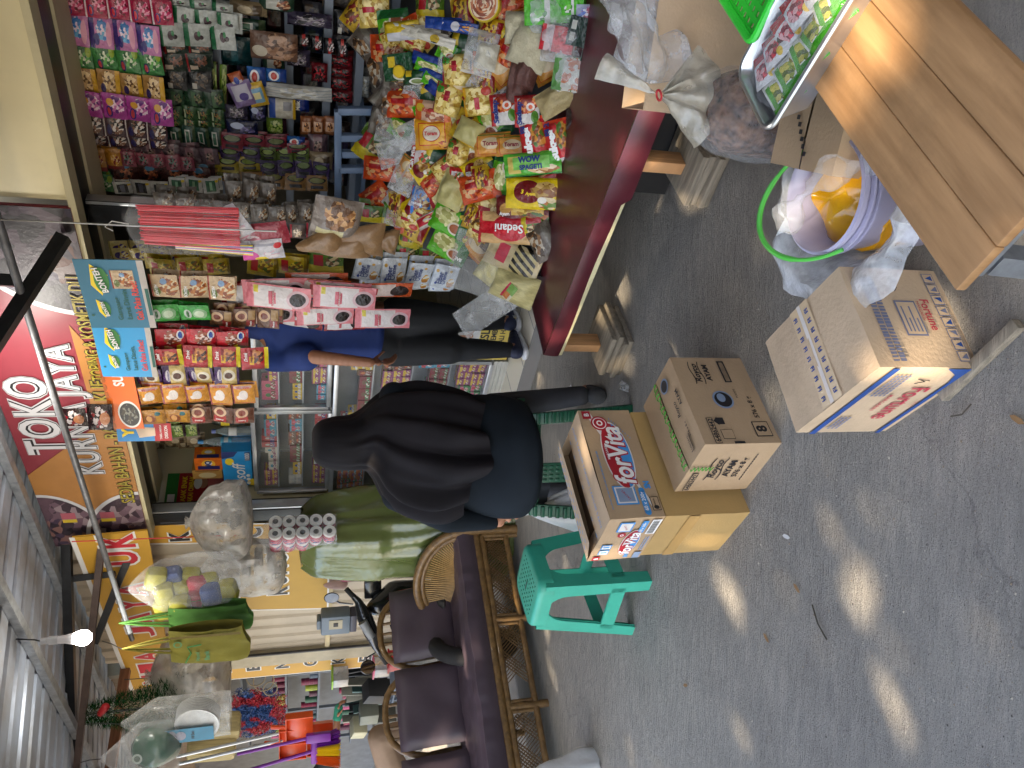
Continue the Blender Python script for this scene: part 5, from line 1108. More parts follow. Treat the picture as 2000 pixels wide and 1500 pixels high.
strip(A['eggred'], (545, 612, 716, 643), 2, -.06, 'dark red pudding packs hanging below the pink ones', thick=.03)
strip(A['eggred'], (430, 555, 560, 600), 1, -.1, 'dark red pudding pack at the top of the pink strips', thick=.03)
def oval(b): return b
strip(A['sweettea'], (293, 535, 460, 584), 3, -.2, 'caramel tea sachet strip under the shaded blue hanger card', texts=[('BONTEH', -.12, .28, .5, .0, 1, .03, 0)], tmats=[WHITE], sway=.02)
strip(A['matcha'], (288, 594, 410, 630), 2, -.2, 'green matcha drink sachet pair under the shaded blue hanger card', texts=[('Chocolatos', 0, .22, .5, 0, 1, .02, 0)], tmats=[GRNI])
strip(A['mocha'], (408, 604, 546, 640), 3, -.16, 'brown mocha sachet strip beside the green matcha sachets', texts=[('Fresco', -.2, -.25, .3, 0, 1, .02, 0)], tmats=[WHITE])
strip(A['icered'], (303, 640, 481, 678), 3, -.2, 'red chocolate drink sachet strip under the bright blue hanger card', texts=[('Zee', .2, -.32, .28, 0, 1, .04, .2)], tmats=[BLUEI])
strip(A['drinkred'], (300, 678, 525, 718), 4, -.22, 'red chocolate drink strip with a yellow BELI 10 GRATIS 1 edge', texts=[('Drink', .15, .33, .4, 0, 1, .02, .3), ('beng-beng', .15, .13, .5, 0, 2, .03, .2), ('BELI 10 GRATIS 1', -.43, 0, .8, math.pi / 2, 3, .03, 0)], tmats=[WHITE, MARI, BLACK])
strip(A['chocpurple'], (265, 720, 468, 753), 4, -.12, 'purple and cream chocolate sachet strip under the orange hanger card', texts=[('Chocolatos', 0, .27, .5, 0, 1, .02, 0)], tmats=[NAVYI])
strip(A['sugargold'], (268, 752, 498, 791), 5, -.14, 'orange gold sachet strip with white teapots', texts=[('MAX TEA', .38, -.0, .55, math.pi / 2, 1, .02, 0)], tmats=[REDI])
strip(A['cupgold'], (274, 797, 372, 830), 2, -.14, 'golden coffee sachet pair under the orange hanger card')
strip(A['cafemocha'], (370, 797, 497, 824), 3, -.13, 'brown coffee sachet strip with red oval labels', texts=[('Fresco', -.2, .1, .34, math.pi / 2, 1, .02, 0)], tmats=[WHITE])
strip(A['noirred'], (118, 792, 220, 836), 2, -.2, 'shiny black and red snack packs clipped over the sign letters', thick=.03, layers=1)
strip(A['coffeebag'], (290, 852, 400, 868), 3, .5, 'dull brown coffee sachet strip above the water bottles')
strip(A['limecut'], (335, 832, 390, 852), 2, .35, 'lime yellow sachet pair above the water bottles')
strip(A['browncorn'], (292, 875, 394, 892), 3, .85, 'maroon and cream sachet strip on the side wall above the bottles')
strip(A['coffeebag'], (295, 856, 398, 876), 4, .7, 'beige cat face sachet strip next to the maroon strip')
# dim bands of chilli sachets
BB = [('bandred', (432, 264, 560, 296), 3), ('bandviolet', (430, 288, 508, 318), 2), ('bandlime', (508, 290, 604, 318), 3), ('bandyellow', (424, 308, 508, 338), 2), ('bandviolet', (508, 316, 644, 350), 4), ('bandtan', (420, 332, 470, 356), 2), ('bandtan', (470, 338, 640, 372), 4), ('bandred', (560, 280, 604, 300), 1)]
LB = ['dark red chilli sachet band in the dim inside', 'short violet chilli sachet band under the dark red one', 'lime chilli sachet band between two violet ones', 'yellow chilli sachet band at the edge of the dim inside', 'long violet chilli sachet band above the tan one', 'short tan chilli sachet band by the clear bags', 'long tan chilli sachet band under the violet one', 'single dark red chilli sachet at the end of its band']
for (a_, bx, n), lb in zip(BB, LB): strip(A[a_], bx, n, .58, lb, layers=3)
# pads and packs hanging in the dim inside
def hung(art_, box, k, label, cat='pack', thick=.04, roll=0, texts=(), tmats=(), name='hanging_pack', seal=.06, yaw=0, taper=0):
    x0, y0, x1, y1 = box; xm, ym = (x0 + x1) / 2, (y0 + y1) / 2
    sR, _ = FP(xm, y0, k); sL_2, _ = FP(xm, y1, k); _, zt = FP(x0, ym, k); _, zb = FP(x1, ym, k)
    w_, h_ = sR - sL_2, zt - zb
    me = pouch(w_, h_, thick, seal, 14, 14, hash_(label), .16, texts, pw=3.2)
    if taper: me.v = [V((p.x * (1 - taper * max(0, min(1, .5 + p.y / h_)) ** 1.6) , p.y, p.z * (1 - .5 * taper * max(0, .5 + p.y / h_)))) for p in me.v]
    me = me.mesh(name, [art_] + list(tmats))
    o = link(name, me); o.matrix_world = MX.Translation(W((sR + sL_2) / 2, k, (zt + zb) / 2)) @ MX.Rotation(RS + yaw, 4, 'Z') @ MX.Rotation(math.pi / 2, 4, 'X') @ MX.Rotation(roll, 4, 'Z')
    return tag(o, label, cat)
hung(A['bluepack'], (482, 130, 520, 168), .6, 'blue and white pack at the front of the hanging pads'); hung(A['bluepack'], (518, 134, 560, 160), .62, 'blue and white pack lying right below its twin pack')
hung(A['orangepad'], (450, 140, 478, 176), .56, 'orange pad pack tilted above the lilac pad', roll=.4); hung(A['lilacpad'], (450, 158, 498, 208), .55, 'lilac pad pack between the orange and yellow pads', roll=.35); hung(A['yellowpad'], (482, 160, 520, 208), .56, 'yellow pad pack with a pale blue panel', roll=.3)
hung(A['darkpad'], (440, 204, 484, 232), .6, 'dark grey violet pad pack under the lilac pad'); hung(A['navypad'], (486, 204, 520, 236), .62, 'navy pad pack with a pale round mark, upper one'); hung(A['navypad'], (442, 234, 504, 264), .6, 'navy pad pack with a pale round mark, lower one')
mk('milkbox', '1f3f88', ('r', .5, .2, .5, .2, '16307a')); hung(A['milkbox'], (566, 186, 604, 218), .75, 'blue milk powder pack on the grey shelf', texts=[('Milk', 0, .1, .6, 0, 1, .03, 0)], tmats=[WHITE])
mk('creampack', 'b8b4a8', ('r', .5, .85, .5, .12, '3a58a0'), ('r', .7, .3, .2, .15, '8a8a90'), ('r', .5, .04, .5, .06, 'c0a030')); hung(A['creampack'], (523, 192, 578, 232), .66, 'cream pack with blue header standing out from the grey shelf')
mk('petfood', '2f4a3a', ('r', .5, .6, .3, .2, 'b0b0a8'), ('p', .5, .3, .3, .2, '8a5030', 'c0a080', '4a2a20')); hung(A['petfood'], (513, 98, 555, 140), .72, 'green pack with white labels behind the grey shelf board')
mk('teal', '12454a', ('r', .5, .5, .3, .1, '1f6068')); hung(A['teal'], (425, 70, 492, 128), .8, 'dark teal hanging packs behind the silver milk strips')
mk('peanut', '8a5a3a', ('r', .5, .5, .25, .35, 'c8a890'), ('p', .5, .5, .25, .25, 'a87850', '5a3020', 'd0a070'))
for k_, y_ in enumerate((0, 1, 2)): hung(A['peanut'], (586 + 23 * k_, 226, 610 + 23 * k_, 264), .66, ['first', 'middle', 'last'][k_] + ' brown peanut pack in the row of three on the shelf')
mk('redblack', '6a1420', ('p', .5, .5, .4, .4, '1a0c10', 'a83038', '3a1014'))
for i, bx in enumerate(((640, 108, 688, 130), (640, 130, 688, 152), (640, 150, 688, 176), (640, 176, 690, 200))): hung(A['redblack'], bx, .85, ['top', 'second', 'third', 'lowest'][i] + ' dark red snack pack on the right grey shelf board')
mk('blackcan', '17171a', ('r', .5, .5, .5, .12, 'a83a38'), ('p', .5, .4, .3, .3, 'b8b0b0', '281c20', '6a2a2c'))
for i, bx in enumerate(((580, 66, 606, 90), (606, 70, 632, 98), (632, 74, 656, 106), (656, 76, 680, 112))): hung(A['blackcan'], bx, .7, 'shiny black coffee pack, number from the top row of the dim shelf'.replace('number from', ['first in', 'second in', 'third in', 'fourth in'][i]))

mk('whiteroll', 'b0b0ac', ('s', 5, 0, .2, '8a9098'), ('p', .5, .5, .4, .3, 'c0c0bc', 'a0a4a8', '989488')); mk('peanutbag', '6a5040', ('p', .5, .35, .5, .35, '8a6850', '5a4030', 'a08068'), ('e', .35, .8, .2, .16, 'b0a898'))
for a_, bx, k, lb in ((A['peanutbag'], (488, 62, 582, 118), .6, 'brown peanut bag with a long twisted neck in the dim inside'), (A['whiteroll'], (514, 166, 650, 194), .62, 'long white strip of wrapped goods across the grey shelf'), (A['coffeebag'], (448, 2, 522, 30), .7, 'greyish brown pack at the right picture edge of the dim shelf'), (A['petfood'], (505, -10, 575, 22), .7, 'white and brown pack at the top right of the dim shelf'), (A['darkpad'], (560, 24, 650, 52), .7, 'dark grey pack under the white pack on the dim shelf'), (A['tgreen'], (455, 36, 520, 62), .7, 'pale teal pack behind the silver milk strips'), (A['whiteroll'], (690, 148, 722, 190), .8, 'white paper sheets at the foot of the grey shelf'), (A['darkpad'], (560, 96, 606, 130), .72, 'pale blue wrapped pack on the dim middle shelf'), (A['redblack'], (608, 122, 640, 160), .72, 'dark maroon pack on the dim middle shelf'), (A['blackmeal'], (652, 20, 690, 70), .75, 'black pack on the dim right shelf'), (A['limecut'], (520, 230, 560, 262), .7, 'green and yellow pack below the cream pack'), (A['mauve'], (600, 262, 640, 300), .62, 'mauve snack pack beside the chilli bands'), (A['bluepack'], (560, 266, 596, 282), .6, 'small blue pack under the brown peanut packs'), (A['nutcl2'] if 'nutcl2' in A else A['coffeebag'], (604, 296, 650, 330), .6, 'beige snack pack beside the drawer frame'), (A['silver'], (415, 0, 455, 40), .72, 'silver pack in the dim behind the milk strips'), (A['sauce'], (470, 266, 520, 292), .64, 'dark sauce pack behind the chilli bands')):
    hung(a_, bx, k, lb, thick=.05)
# ================================================================ printed hanger cards
def card_mat(k): return SHOP @ MX.Translation((0, k, 0)) @ UPF
def card(box, k, label, mats, draw, thick=.003, name='hanger_card', yaw=0, roll=0):
    x0, y0, x1, y1 = box; xm, ym = (x0 + x1) / 2, (y0 + y1) / 2
    sR, _ = FP(xm, y0, k); sL_2, _ = FP(xm, y1, k); _, zt = FP(x0, ym, k); _, zb = FP(x1, ym, k); w_, h_ = sR - sL_2, zt - zb
    t = thing(name, label, 'hanger card'); t.matrix_world = MX.Translation(W((sR + sL_2) / 2, k, (zt + zb) / 2)) @ MX.Rotation(RS + yaw, 4, 'Z') @ MX.Rotation(math.pi / 2, 4, 'X') @ MX.Rotation(roll, 4, 'Z')
    b = MB(); b.box((0, 0, -thick / 2), (w_, h_, thick)); b.build('card', mats[0], t, smooth=False)
    d = MB(); draw(d, w_, h_); d.build('printing', mats, t, smooth=False); return t
def tea_card(sh):
    def dr(d, w, h):
        d.rect(-w/2, -h/2, w/2, -h/2 + h * .1, .001, 5); d.rect(-w * .3, -h/2 + .002, w * .1, -h/2 + h * .06, .002, 4)
        for cx, cy, k in ((-w * .2, h * .22, .22), (w * .22, h * .18, .36)):
            d.flat([(cx - w * k * .62, cy + h * .02), (cx - w * k * .2, cy + h * k * .42), (cx + w * k * .62, cy + h * .1), (cx + w * k * .2, cy - h * k * .36)], .0015, 2, None)
            d.ell(cx, cy - h * .02, w * k * .5, h * k * .3, .002, 3); d.text('BONTEH', cx, cy, w=w * k * 1.02, z=.004, m=7, bold=.05, rot=.18); d.text('BONTEH', cx, cy, w=w * k * .98, z=.005, m=1, bold=.03, rot=.18)
        d.rect(w * .1, -h * .32, w * .36, h * .02, .0022, 6) if sh else None
        d.text('Gampang', -w * .2, -h * .0, w=w * .34, h=h * .1, z=.003, m=4, bold=.02); d.text('Larut Dingin,', -w * .13, -h * .14, w=w * .46, h=h * .11, z=.003, m=4, bold=.02)
        d.text('Gak Pake Ribet!', -w * .08, -h * .29, w=w * .58, h=h * .11, z=.003, m=0 + 8, bold=.02); d.ell(-w * .3, h * .42, .006, .006, .002, 4)
    return dr
for nm, base, bx, k, lb, sh in (('card_blue_bright', '3aa4d8', (189, 632, 300, 736), -.24, 'bright blue tea hanger card with red and green slogan lettering', 0), ('card_blue_shaded', '357f9c', (160, 508, 292, 640), -.27, 'shaded blue tea hanger card hanging nearest the red straws', 1)):  # second card repeats the blue, darkened as if in shade
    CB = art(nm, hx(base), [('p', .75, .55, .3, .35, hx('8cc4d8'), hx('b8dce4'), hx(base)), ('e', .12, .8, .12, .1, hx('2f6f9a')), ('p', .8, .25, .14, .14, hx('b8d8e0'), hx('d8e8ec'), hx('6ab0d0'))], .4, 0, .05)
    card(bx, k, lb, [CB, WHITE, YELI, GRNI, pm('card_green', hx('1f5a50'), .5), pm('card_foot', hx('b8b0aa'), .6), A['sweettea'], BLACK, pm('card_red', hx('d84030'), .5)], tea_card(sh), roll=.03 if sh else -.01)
def orange_card(d, w, h):
    d.ell(-w * .28, -h * .12, w * .2, h * .36, .001, 1); d.ell(-w * .28, -h * .12, w * .17, h * .31, .002, 2)
    d.text('SUSU', w * .28, h * .0, w=w * .3, h=h * .34, z=.002, m=3, bold=.03); d.rect(-w / 2, h * .46, w / 2, h * .5, .001, 4)
    for i in range(9): d.ell(-w / 2 + w * (i + .5) / 9, h * .44, w * .045, h * .05, .0015, 4)
card((205, 700, 268, 838), -.16, 'orange hanger card with a black round picture over the gold sachets', [ORGI, WHITE, art('card_pic', hx('1c1a1a'), [('p', .5, .5, .4, .4, hx('4a4030'), hx('8a8a80'), hx('181818'))], .5, 0, 0), WHITE, pm('card_orange_dark', hx('b8601c'), .5)], orange_card)
def yup(d, w, h):
    d.rect(-w/2, -h/2, w/2, -h * .18, .001, 1); d.text('Y', -.0, h * .3, h=h * .22, z=.002, m=2, bold=.06); d.flat([(-w * .3, h * .1), (w * .3, h * .16), (w * .25, -h * .2), (-w * .2, -h * .2)], .0015, 4)
    d.text('TABEL HARGA', 0, -h * .3, w=w * .8, z=.002, m=3, bold=.02); d.text('DISKON', 0, -h * .4, w=w * .7, z=.002, m=3, bold=.02)
card((228, 830, 335, 858), -.12, 'blue and red hanger card tilted above the water bottles', [SKYI, REDI, YELI, WHITE, pm('card_cream', hx('d8c0a8'), .5)], yup, yaw=.25)
def poster(d, w, h):
    d.rect(-w/2, h * .3, w/2, h/2, .001, 1); d.rect(-w * .42, h * .34, -w * .1, h * .46, .0015, 3)
    d.text('MASAK ENAK', 0, h * .2, w=w * .82, h=h * .09, z=.002, m=2, bold=.03); d.text('PAKAI OMBAK', 0, h * .08, w=w * .82, h=h * .09, z=.002, m=2, bold=.03)
    d.ell(w * .2, -h * .12, w * .16, h * .08, .002, 4); d.ell(w * .2, -h * .03, w * .18, h * .07, .003, 3); d.flat([(w * -.1, -h * .45), (w * .5, -h * .45), (w * .38, -h * .2), (w * .05, -h * .2)], .0018, 5)
PW = PLN(382, 957, W(-1.93, 0), FR); pk0, pk1 = [(PLN(382, y_, W(-1.93, 0), FR) - O).dot(INN) for y_ in (990, 922)]; pz0, pz1 = PLN(440, 957, W(-1.93, 0), FR).z, PLN(325, 957, W(-1.93, 0), FR).z
t = thing('poster', 'red and green cooking poster on the side wall behind the showcase', 'poster', mat=frame(PW, INN, ZZ)); pm_ = [pm('poster_red', hx('a01c28'), .5), GRNI, YELI, WHITE, SKINL, pm('poster_pink', hx('c86a68'), .5)]
b = MB(); b.box((0, 0, -.001), (abs(pk1 - pk0), pz1 - pz0, .002)); b.build('sheet', pm_[0], t, smooth=False); d = MB(); poster(d, abs(pk1 - pk0), pz1 - pz0); d.build('printing', pm_, t, smooth=False)
0 and card((325, 922, 440, 992), .75, 'x', [pm('poster_red', hx('a01c28'), .5), GRNI, YELI, WHITE, SKINL, pm('poster_pink', hx('c86a68'), .5)], poster, yaw=.5, name='poster')

# ================================================================ bags that hang
def hang_bag(name, label, box, k, film_mat, contents=None, cmat=None, depth=.6, top=.06, tie=True, seed=0, cat='bag', neck=.1, mat=None, world=None, roll=0, flat=1.0, sides=2.4):
    """a knotted plastic bag filling the pixel box on the plane k"""
    x0, y0, x1, y1 = box; xm, ym = (x0 + x1) / 2, (y0 + y1) / 2
    if world is None:
        sR, _ = FP(xm, y0, k); sL_2, _ = FP(xm, y1, k); _, zt = FP(x0, ym, k); _, zb = FP(x1, ym, k); pos = W((sR + sL_2) / 2, k, zt); w_, h_ = sR - sL_2, zt - zb
    else:
        p, q = AT(xm, y0, world), AT(xm, y1, world); pos = AT(x0, ym, world); w_ = (p - q).length; h_ = pos.z - AT(x1, ym, world).z
    t = thing(name, label, cat, pos, RS if world is None else 0)
    rs = random.Random(seed + 5); ox = rs.uniform(0, 60)
    def fn(u, v, sh=1.0, lo=0):
        a = 2 * math.pi * u; vv = lo + (1 - lo) * v
        if vv < top: r = .06 + .1 * (1 - vv / top)
        else:
            q = (vv - top) / (1 - top); r = (1 - (1 - min(1, q / .62)) ** sides) ** .8 * .94 + .06
            if q > .82: r *= max(0.0, 1 - ((q - .82) / .18) ** 2.5) ** .5
        r *= sh; c_, s_ = math.cos(a), math.sin(a)
        pl = 1 + .09 * max(0, 1 - vv * 1.3) * math.sin(11 * a + ox) + .12 * nz((c_ * 2 + ox, s_ * 2, vv * 3.5)) + .05 * nz((c_ * 6 + ox, s_ * 6, vv * 9)) + .035 * abs(nz((c_ * 9 + ox, s_ * 9, vv * 4)))
        return (w_ / 2 * r * c_ * pl, w_ / 2 * depth * r * s_ * pl, -h_ * vv + .01 * nz((c_ * 3, s_ * 3, ox)))
    b = MB(); b.grid(lambda u, v: fn(u, v), 48, 30, flip=True); f_ = b.build('film', film_mat, t)
    if contents == 'fill':
        b = MB(); b.grid(lambda u, v: fn(u, v, .9, .42), 32, 16, flip=True); b.v = [V((p.x, p.y, min(p.z, -h_ * .42) + .012)) for p in b.v]
        b.build('contents', cmat, t)
    if tie: MB().tube([(0, 0, -h_ * top * 1.1), (.004, 0, .06), (0, .004, .14)], .003, 5).build('tie', cmat if False else BLACK, t)
    if roll: t.rotation_euler = (0, roll, t.rotation_euler.z)
    return t, w_, h_, fn
GREYP = film('grey_carrier', .46, hx('b4b0a8'), .25, 12, .6); GREYC = film('grey_carrier_thick', .5, hx('a09a90'), .3, 10, .4)
t, w_, h_, fn = hang_bag('plastic_bag', 'translucent white bag with a dark thing inside, tied with yellow string beside the side pillar', (362, 958, 494, 1072), -.3, GREYP, seed=1)
b = blob([[(V((-.03, 0, -h_ * .72)), .05), (V((.04, 0, -h_ * .78)), .045)]], .015); body_mesh('contents', b, DKG, t)
t, w_, h_, fn = hang_bag('plastic_bag', 'big translucent white bag of foam boxes above the gold name board', (380, 1070, 560, 1148), -.35, GREYP, seed=2, neck=.05)
for i in range(3): MB().box((0.01 * i, 0, -h_ * (.55 + .14 * i)), (w_ * .5, w_ * .3, .05)).build('foam_box', pm('foam', (.7, .7, .68), .7), t, bevel=.008)
t, w_, h_, fn = hang_bag('plastic_bag', 'grey carrier bag stuffed with round things hanging left of the cloth tote bags', (282, 1252, 452, 1374), -.55, GREYC, seed=3)
for i in range(5): body_mesh('contents', blob([[(V((-.06 + .04 * (i % 3), .02 * (i % 2), -h_ * (.6 + .08 * i))), .05), (V((-.04 + .04 * (i % 3), 0, -h_ * (.62 + .08 * i))), .05)]], .02), pm('contents_tan', hx('8a7a68'), .8), t)
# straws
def straws():
    x0, y0, x1, y1 = 250, 418, 466, 525; k = -.33
    a = W(*[FP(262, 438, k)[0], k, FP(262, 438, k)[1]]); c = W(*[FP(463, 502, k)[0], k, FP(463, 502, k)[1]]); L_ = (a - c).length
    wd = (W(FP(370, 435, k)[0], k, 0) - W(FP(370, 500, k)[0], k, 0)).length * .62
    t = thing('straw_pack', 'clear pack of long red drinking straws hanging by the black door post', 'straws', mat=frame(a, FR, (a - c)))
    RED = pm('straw_red', hx('d83440'), .35, var=.12); b = MB(); rs = random.Random(5)
    for i in range(70):
        x_ = rs.uniform(-wd, wd); y_ = rs.uniform(-.03, .03) * (1 - abs(x_ / wd) ** 2) ** .5
        b.tube([(x_ * .88, -L_ * .05 + rs.uniform(-.012, .004), y_), (x_, -L_ * .98 + rs.uniform(-.003, .003), y_)], .0033, 6)
    b.build('straws', RED, t)
    b = MB()
    for i in range(9): b.tube([(wd * (-.9 + .02 * i) - .015, -L_ * .35, .0), (wd * -1.15 + .006 * i, -L_ * 1.1, .01)], .0033, 6, i % 4)
    b.build('colour_straws', [YELI, WHITE, pm('straw_pink', hx('e0609a'), .4), SKYI], t)
    b = MB()
    def ff(u, v):
        an = 2 * math.pi * u; r = 1.12 + .1 * nz((math.cos(an) * 2, math.sin(an) * 2, v * 5))
        if v < .08: r *= .25 + .75 * v / .08
        if v > .93: r *= 1 - .5 * (v - .93) / .07
        return (wd * 1.12 * r * math.cos(an), .03 + -L_ * 1.16 * v, .05 * r * math.sin(an))
    b.grid(ff, 40, 24, flip=True); b.build('film', film('straw_film', .05, scale=26), t)
    MB().tube([(0, .02, 0), (.01, .08, 0), (-.02, .11, 0), (-.03, .08, .01)], .002, 5).build('wire_hook', WHITE, t)
straws()
# balloon pack and other clear bags beside it
mk('balloon', 'c8c4c8', ('e', .25, .85, .3, .25, 'c84a98'), ('e', .1, .55, .12, .16, 'd8c030'), ('r', .8, .45, .06, .35, '9a98a0'), ('e', .72, .12, .14, .1, 'c83038'), ('p', .3, .3, .2, .2, 'c8a8b0', 'b8b8c0', 'd8d0d0'))
hung(A['balloon'], (386, 410, 486, 474), -.31, 'white and pink balloon pack in front of the red straws', roll=.55, texts=[('Balloons', .1, .15, .55, .0, 1, .02, 0), ('My', .1, -.25, .4, 0, 1, .05, .2)], tmats=[NAVYI], thick=.02)
mk('pinkclear', 'b09aa0', ('r', .5, .3, .5, .3, '9a3a48'), ('p', .5, .7, .3, .2, 'c88a98', 'c8b8bc', 'a86a78'))
hung(A['pinkclear'], (448, 436, 566, 480), -.28, 'soft pink balloon bag hanging below the white balloon pack', roll=.2, thick=.04)
hung(A['balloon'], (470, 468, 555, 506), -.3, 'milky white pack with red dots under the straws', roll=.15, thick=.03)
mk('nutclear', '6a625a', ('p', .5, .3, .4, .25, '8a6a48', 'b0a898', '4a3a2c'), ('r', .5, .8, .5, .1, '7a766e'))
for i, (bx, n, lb) in enumerate((((300, 378, 380, 412), 2, 'clear bags of dried snacks at the top by the door post'), ((380, 398, 560, 436), 5, 'row of small clear nut bags hanging by the door post'), ((440, 352, 540, 398), 3, 'dim row of clear snack bags inside the door post'), ((550, 400, 640, 440), 3, 'row of clear chip bags beside the cracker bag'))):
    strip(art('w_nut%d' % i, hx('6a625a'), [('p', .5, .3, .4, .25, hx('8a6a48'), hx('b0a898'), hx('4a3a2c'))], .2), bx, n, -.02 + .05 * i, lb, thick=.03)
mk('macaroni', '6a5a54', ('p', .5, .5, .35, .3, 'd0b898', 'e0d0b8', '8a7a6a'), ('r', .5, .9, .5, .06, 'a83040'))
strip(A['macaroni'], (565, 438, 628, 466), 2, -.14, 'two clear bags of cream coloured macaroni rings', thick=.03, layers=1)
hung(art('chipbag', hx('8a8078'), [('p', .6, .45, .35, .35, hx('9a7048'), hx('c8a070'), hx('6a4a30')), ('r', .18, .6, .1, .28, hx('c0b890'))], .2), (608, 386, 706, 462), -.2, 'clear bag of brown crackers with price tags', thick=.09, roll=-.15)
SUG = pm('brown_sugar', hx('846646'), .3, var=.15, scale=40, bump=.3, bscale=90)
for i, (bx, rl, lb) in enumerate((((575, 450, 668, 498), .35, 'brown sugar bag with a twisted neck, leftmost of the four'), ((622, 460, 722, 508), .2, 'brown sugar bag with a twisted neck, front one of the four'), ((655, 432, 752, 500), .0, 'brown sugar bag with a twisted neck, widest of the four'), ((735, 445, 778, 496), -.1, 'brown sugar bag, lowest of the four'))):
    hung(SUG, bx, -.22 + .01 * i, lb, cat='bag', thick=.09, roll=rl, seal=.04, taper=.8)

# ================================================================ grey shelf rack in the dim inside
GSH = pm('grey_blue_shelf', hx('626b78'), .6, var=.08); GDK = pm('grey_dark', (.03, .032, .036), .7)
def SK(x, y, k): s_, z_ = FP(x, y, k); return s_, z_
rk = thing('shelf_rack', 'blue grey shelf rack in the dim inside of the shop', 'shelf', mat=SHOP @ MX.Translation((1.0, .95, 0)))
for xx in (428, 503, 565, 638, 700, 760):
    s_, z_ = FP(xx, 170, .75); MB().box((s_ - 1.0 - .05, 0, z_), (1.5, .4, .04)).build('board', GSH, rk, smooth=False)
for s_ in (-.72, .78): MB().box((s_, .17, 1.1), (.05, .05, 2.1)).build('upright', GSH, rk, smooth=False)
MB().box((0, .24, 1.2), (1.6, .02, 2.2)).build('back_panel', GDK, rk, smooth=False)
# blue grey plastic frame shelf at the foot of the opening
fr_ = thing('drawer_frame', 'blue grey plastic frame shelf standing behind the heap of noodles', 'shelf', mat=SHOP)
for (xa, ya, xb, yb) in ((660, 216, 660, 385), (665, 268, 735, 268), (668, 300, 735, 300), (735, 270, 735, 380), (660, 330, 735, 330), (660, 216, 735, 216)):
    a, c = FP(xa, ya, .35), FP(xb, yb, .35); MB().bar((a[0], .35, a[1]), (c[0], .35, c[1]), .035, .035).build('frame_bar', pm('bluegrey_plastic', hx('566a86'), .45), fr_, bevel=.004)
a, c = FP(672, 375, .6), FP(735, 300, .6)
b = MB(); b.box(((a[0] + c[0]) / 2, .6, (a[1] + c[1]) / 2), (abs(c[0] - a[0]) + .4, .45, .02)); b.build('tray', pm('bluegrey_plastic', hx('566a86'), .45), fr_)
# heaps of goods on the rack (boxes of stock in the dim back, each its own)
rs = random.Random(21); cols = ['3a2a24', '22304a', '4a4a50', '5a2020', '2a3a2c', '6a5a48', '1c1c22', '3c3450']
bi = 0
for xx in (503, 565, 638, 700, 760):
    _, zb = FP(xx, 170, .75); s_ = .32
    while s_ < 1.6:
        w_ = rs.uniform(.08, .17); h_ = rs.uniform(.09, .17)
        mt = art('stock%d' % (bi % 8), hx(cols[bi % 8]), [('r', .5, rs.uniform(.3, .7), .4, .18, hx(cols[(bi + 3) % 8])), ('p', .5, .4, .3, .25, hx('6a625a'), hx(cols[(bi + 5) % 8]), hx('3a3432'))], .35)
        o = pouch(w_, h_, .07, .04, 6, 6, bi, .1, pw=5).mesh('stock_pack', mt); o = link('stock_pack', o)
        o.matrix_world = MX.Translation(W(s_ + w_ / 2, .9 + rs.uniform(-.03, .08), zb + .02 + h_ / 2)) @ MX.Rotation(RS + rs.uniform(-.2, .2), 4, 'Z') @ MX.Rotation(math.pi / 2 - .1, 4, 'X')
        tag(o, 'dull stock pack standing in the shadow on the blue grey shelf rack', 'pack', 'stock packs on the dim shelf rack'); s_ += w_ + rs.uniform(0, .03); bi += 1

# ================================================================ glass showcases
GLS = film('showcase_glass', .035, (.5, .55, .58), .03, 2, .2)
def showcase(label, box, k, depth, shelves, base=0):
    x0, y0, x1, y1 = box; xm, ym = (x0 + x1) / 2, (y0 + y1) / 2
    sR, _ = FP(xm, y0, k); sL_2, _ = FP(xm, y1, k); _, zt = FP(x0, ym, k); _, zb = FP(x1, ym, k); w_, h_ = sR - sL_2, zt - zb
    t = thing('glass_showcase', label, 'showcase', mat=SHOP @ MX.Translation((sL_2, k, zb)))
    fw_ = .028
    def bar_(a, c, nm='frame'): MB().bar(a, c, fw_, fw_).build(nm, ALU, t, bevel=.002)
    for y_ in (0, depth):
        for x_ in (0, w_): bar_((x_, y_, 0), (x_, y_, h_))
        for z_ in (0, h_): bar_((fw_ / 2, y_, z_), (w_ - fw_ / 2, y_, z_))
    for x_ in (0, w_):
        for z_ in (0, h_): bar_((x_, fw_ / 2, z_), (x_, depth - fw_ / 2, z_))
    MB().box((w_ / 2, 0, h_ / 2), (w_ - fw_, .004, h_ - fw_)).build('glass_pane', GLS, t, smooth=False)
    MB().box((w_ / 2, depth, h_ / 2), (w_ - fw_, .01, h_ - fw_)).build('back_panel', pm('showcase_back', (.3, .3, .31), .6), t, smooth=False)
    for i in range(shelves + 1): MB().box((w_ / 2, depth / 2 + .008, h_ * i / (shelves + 1) + .012), (w_ - fw_ * 1.1, depth - .03, .008)).build('shelf', ALU, t, smooth=False)
    MB().box((w_ / 2, depth / 2, h_ + .004), (w_, depth, .006)).build('top_pane', GLS, t, smooth=False)
    for x_ in (0, w_): MB().box((x_ + (.004 if x_ == 0 else -.004), depth / 2, h_ / 2), (.004, depth - fw_, h_ - fw_)).build('side_pane', GLS, t, smooth=False)
    return sL_2, w_, zb, h_
PAL = ['c04848', 'd0d0cc', 'd8b838', '3a58a0', 'd06a88', '4a8a50', 'c87838', '9a4a78', 'e0dcd0', '58a0b8', '8a2028', '7a5a3c']
BOXM = []
for i in range(24):
    c = PAL[i % 12]; c2 = PAL[(i * 5 + 3) % 12]
    BOXM.append(art('smallbox%d' % i, hx(c), [('r', .5, .3 + .4 * (i % 2), .45, .14, hx(c2)), ('e', .5, .6, .2, .18, hx(PAL[(i * 7 + 1) % 12])), ('p', .5, .3, .3, .2, hx(c2), hx(c), hx('e0dcd0'))], .4, 0, 0))
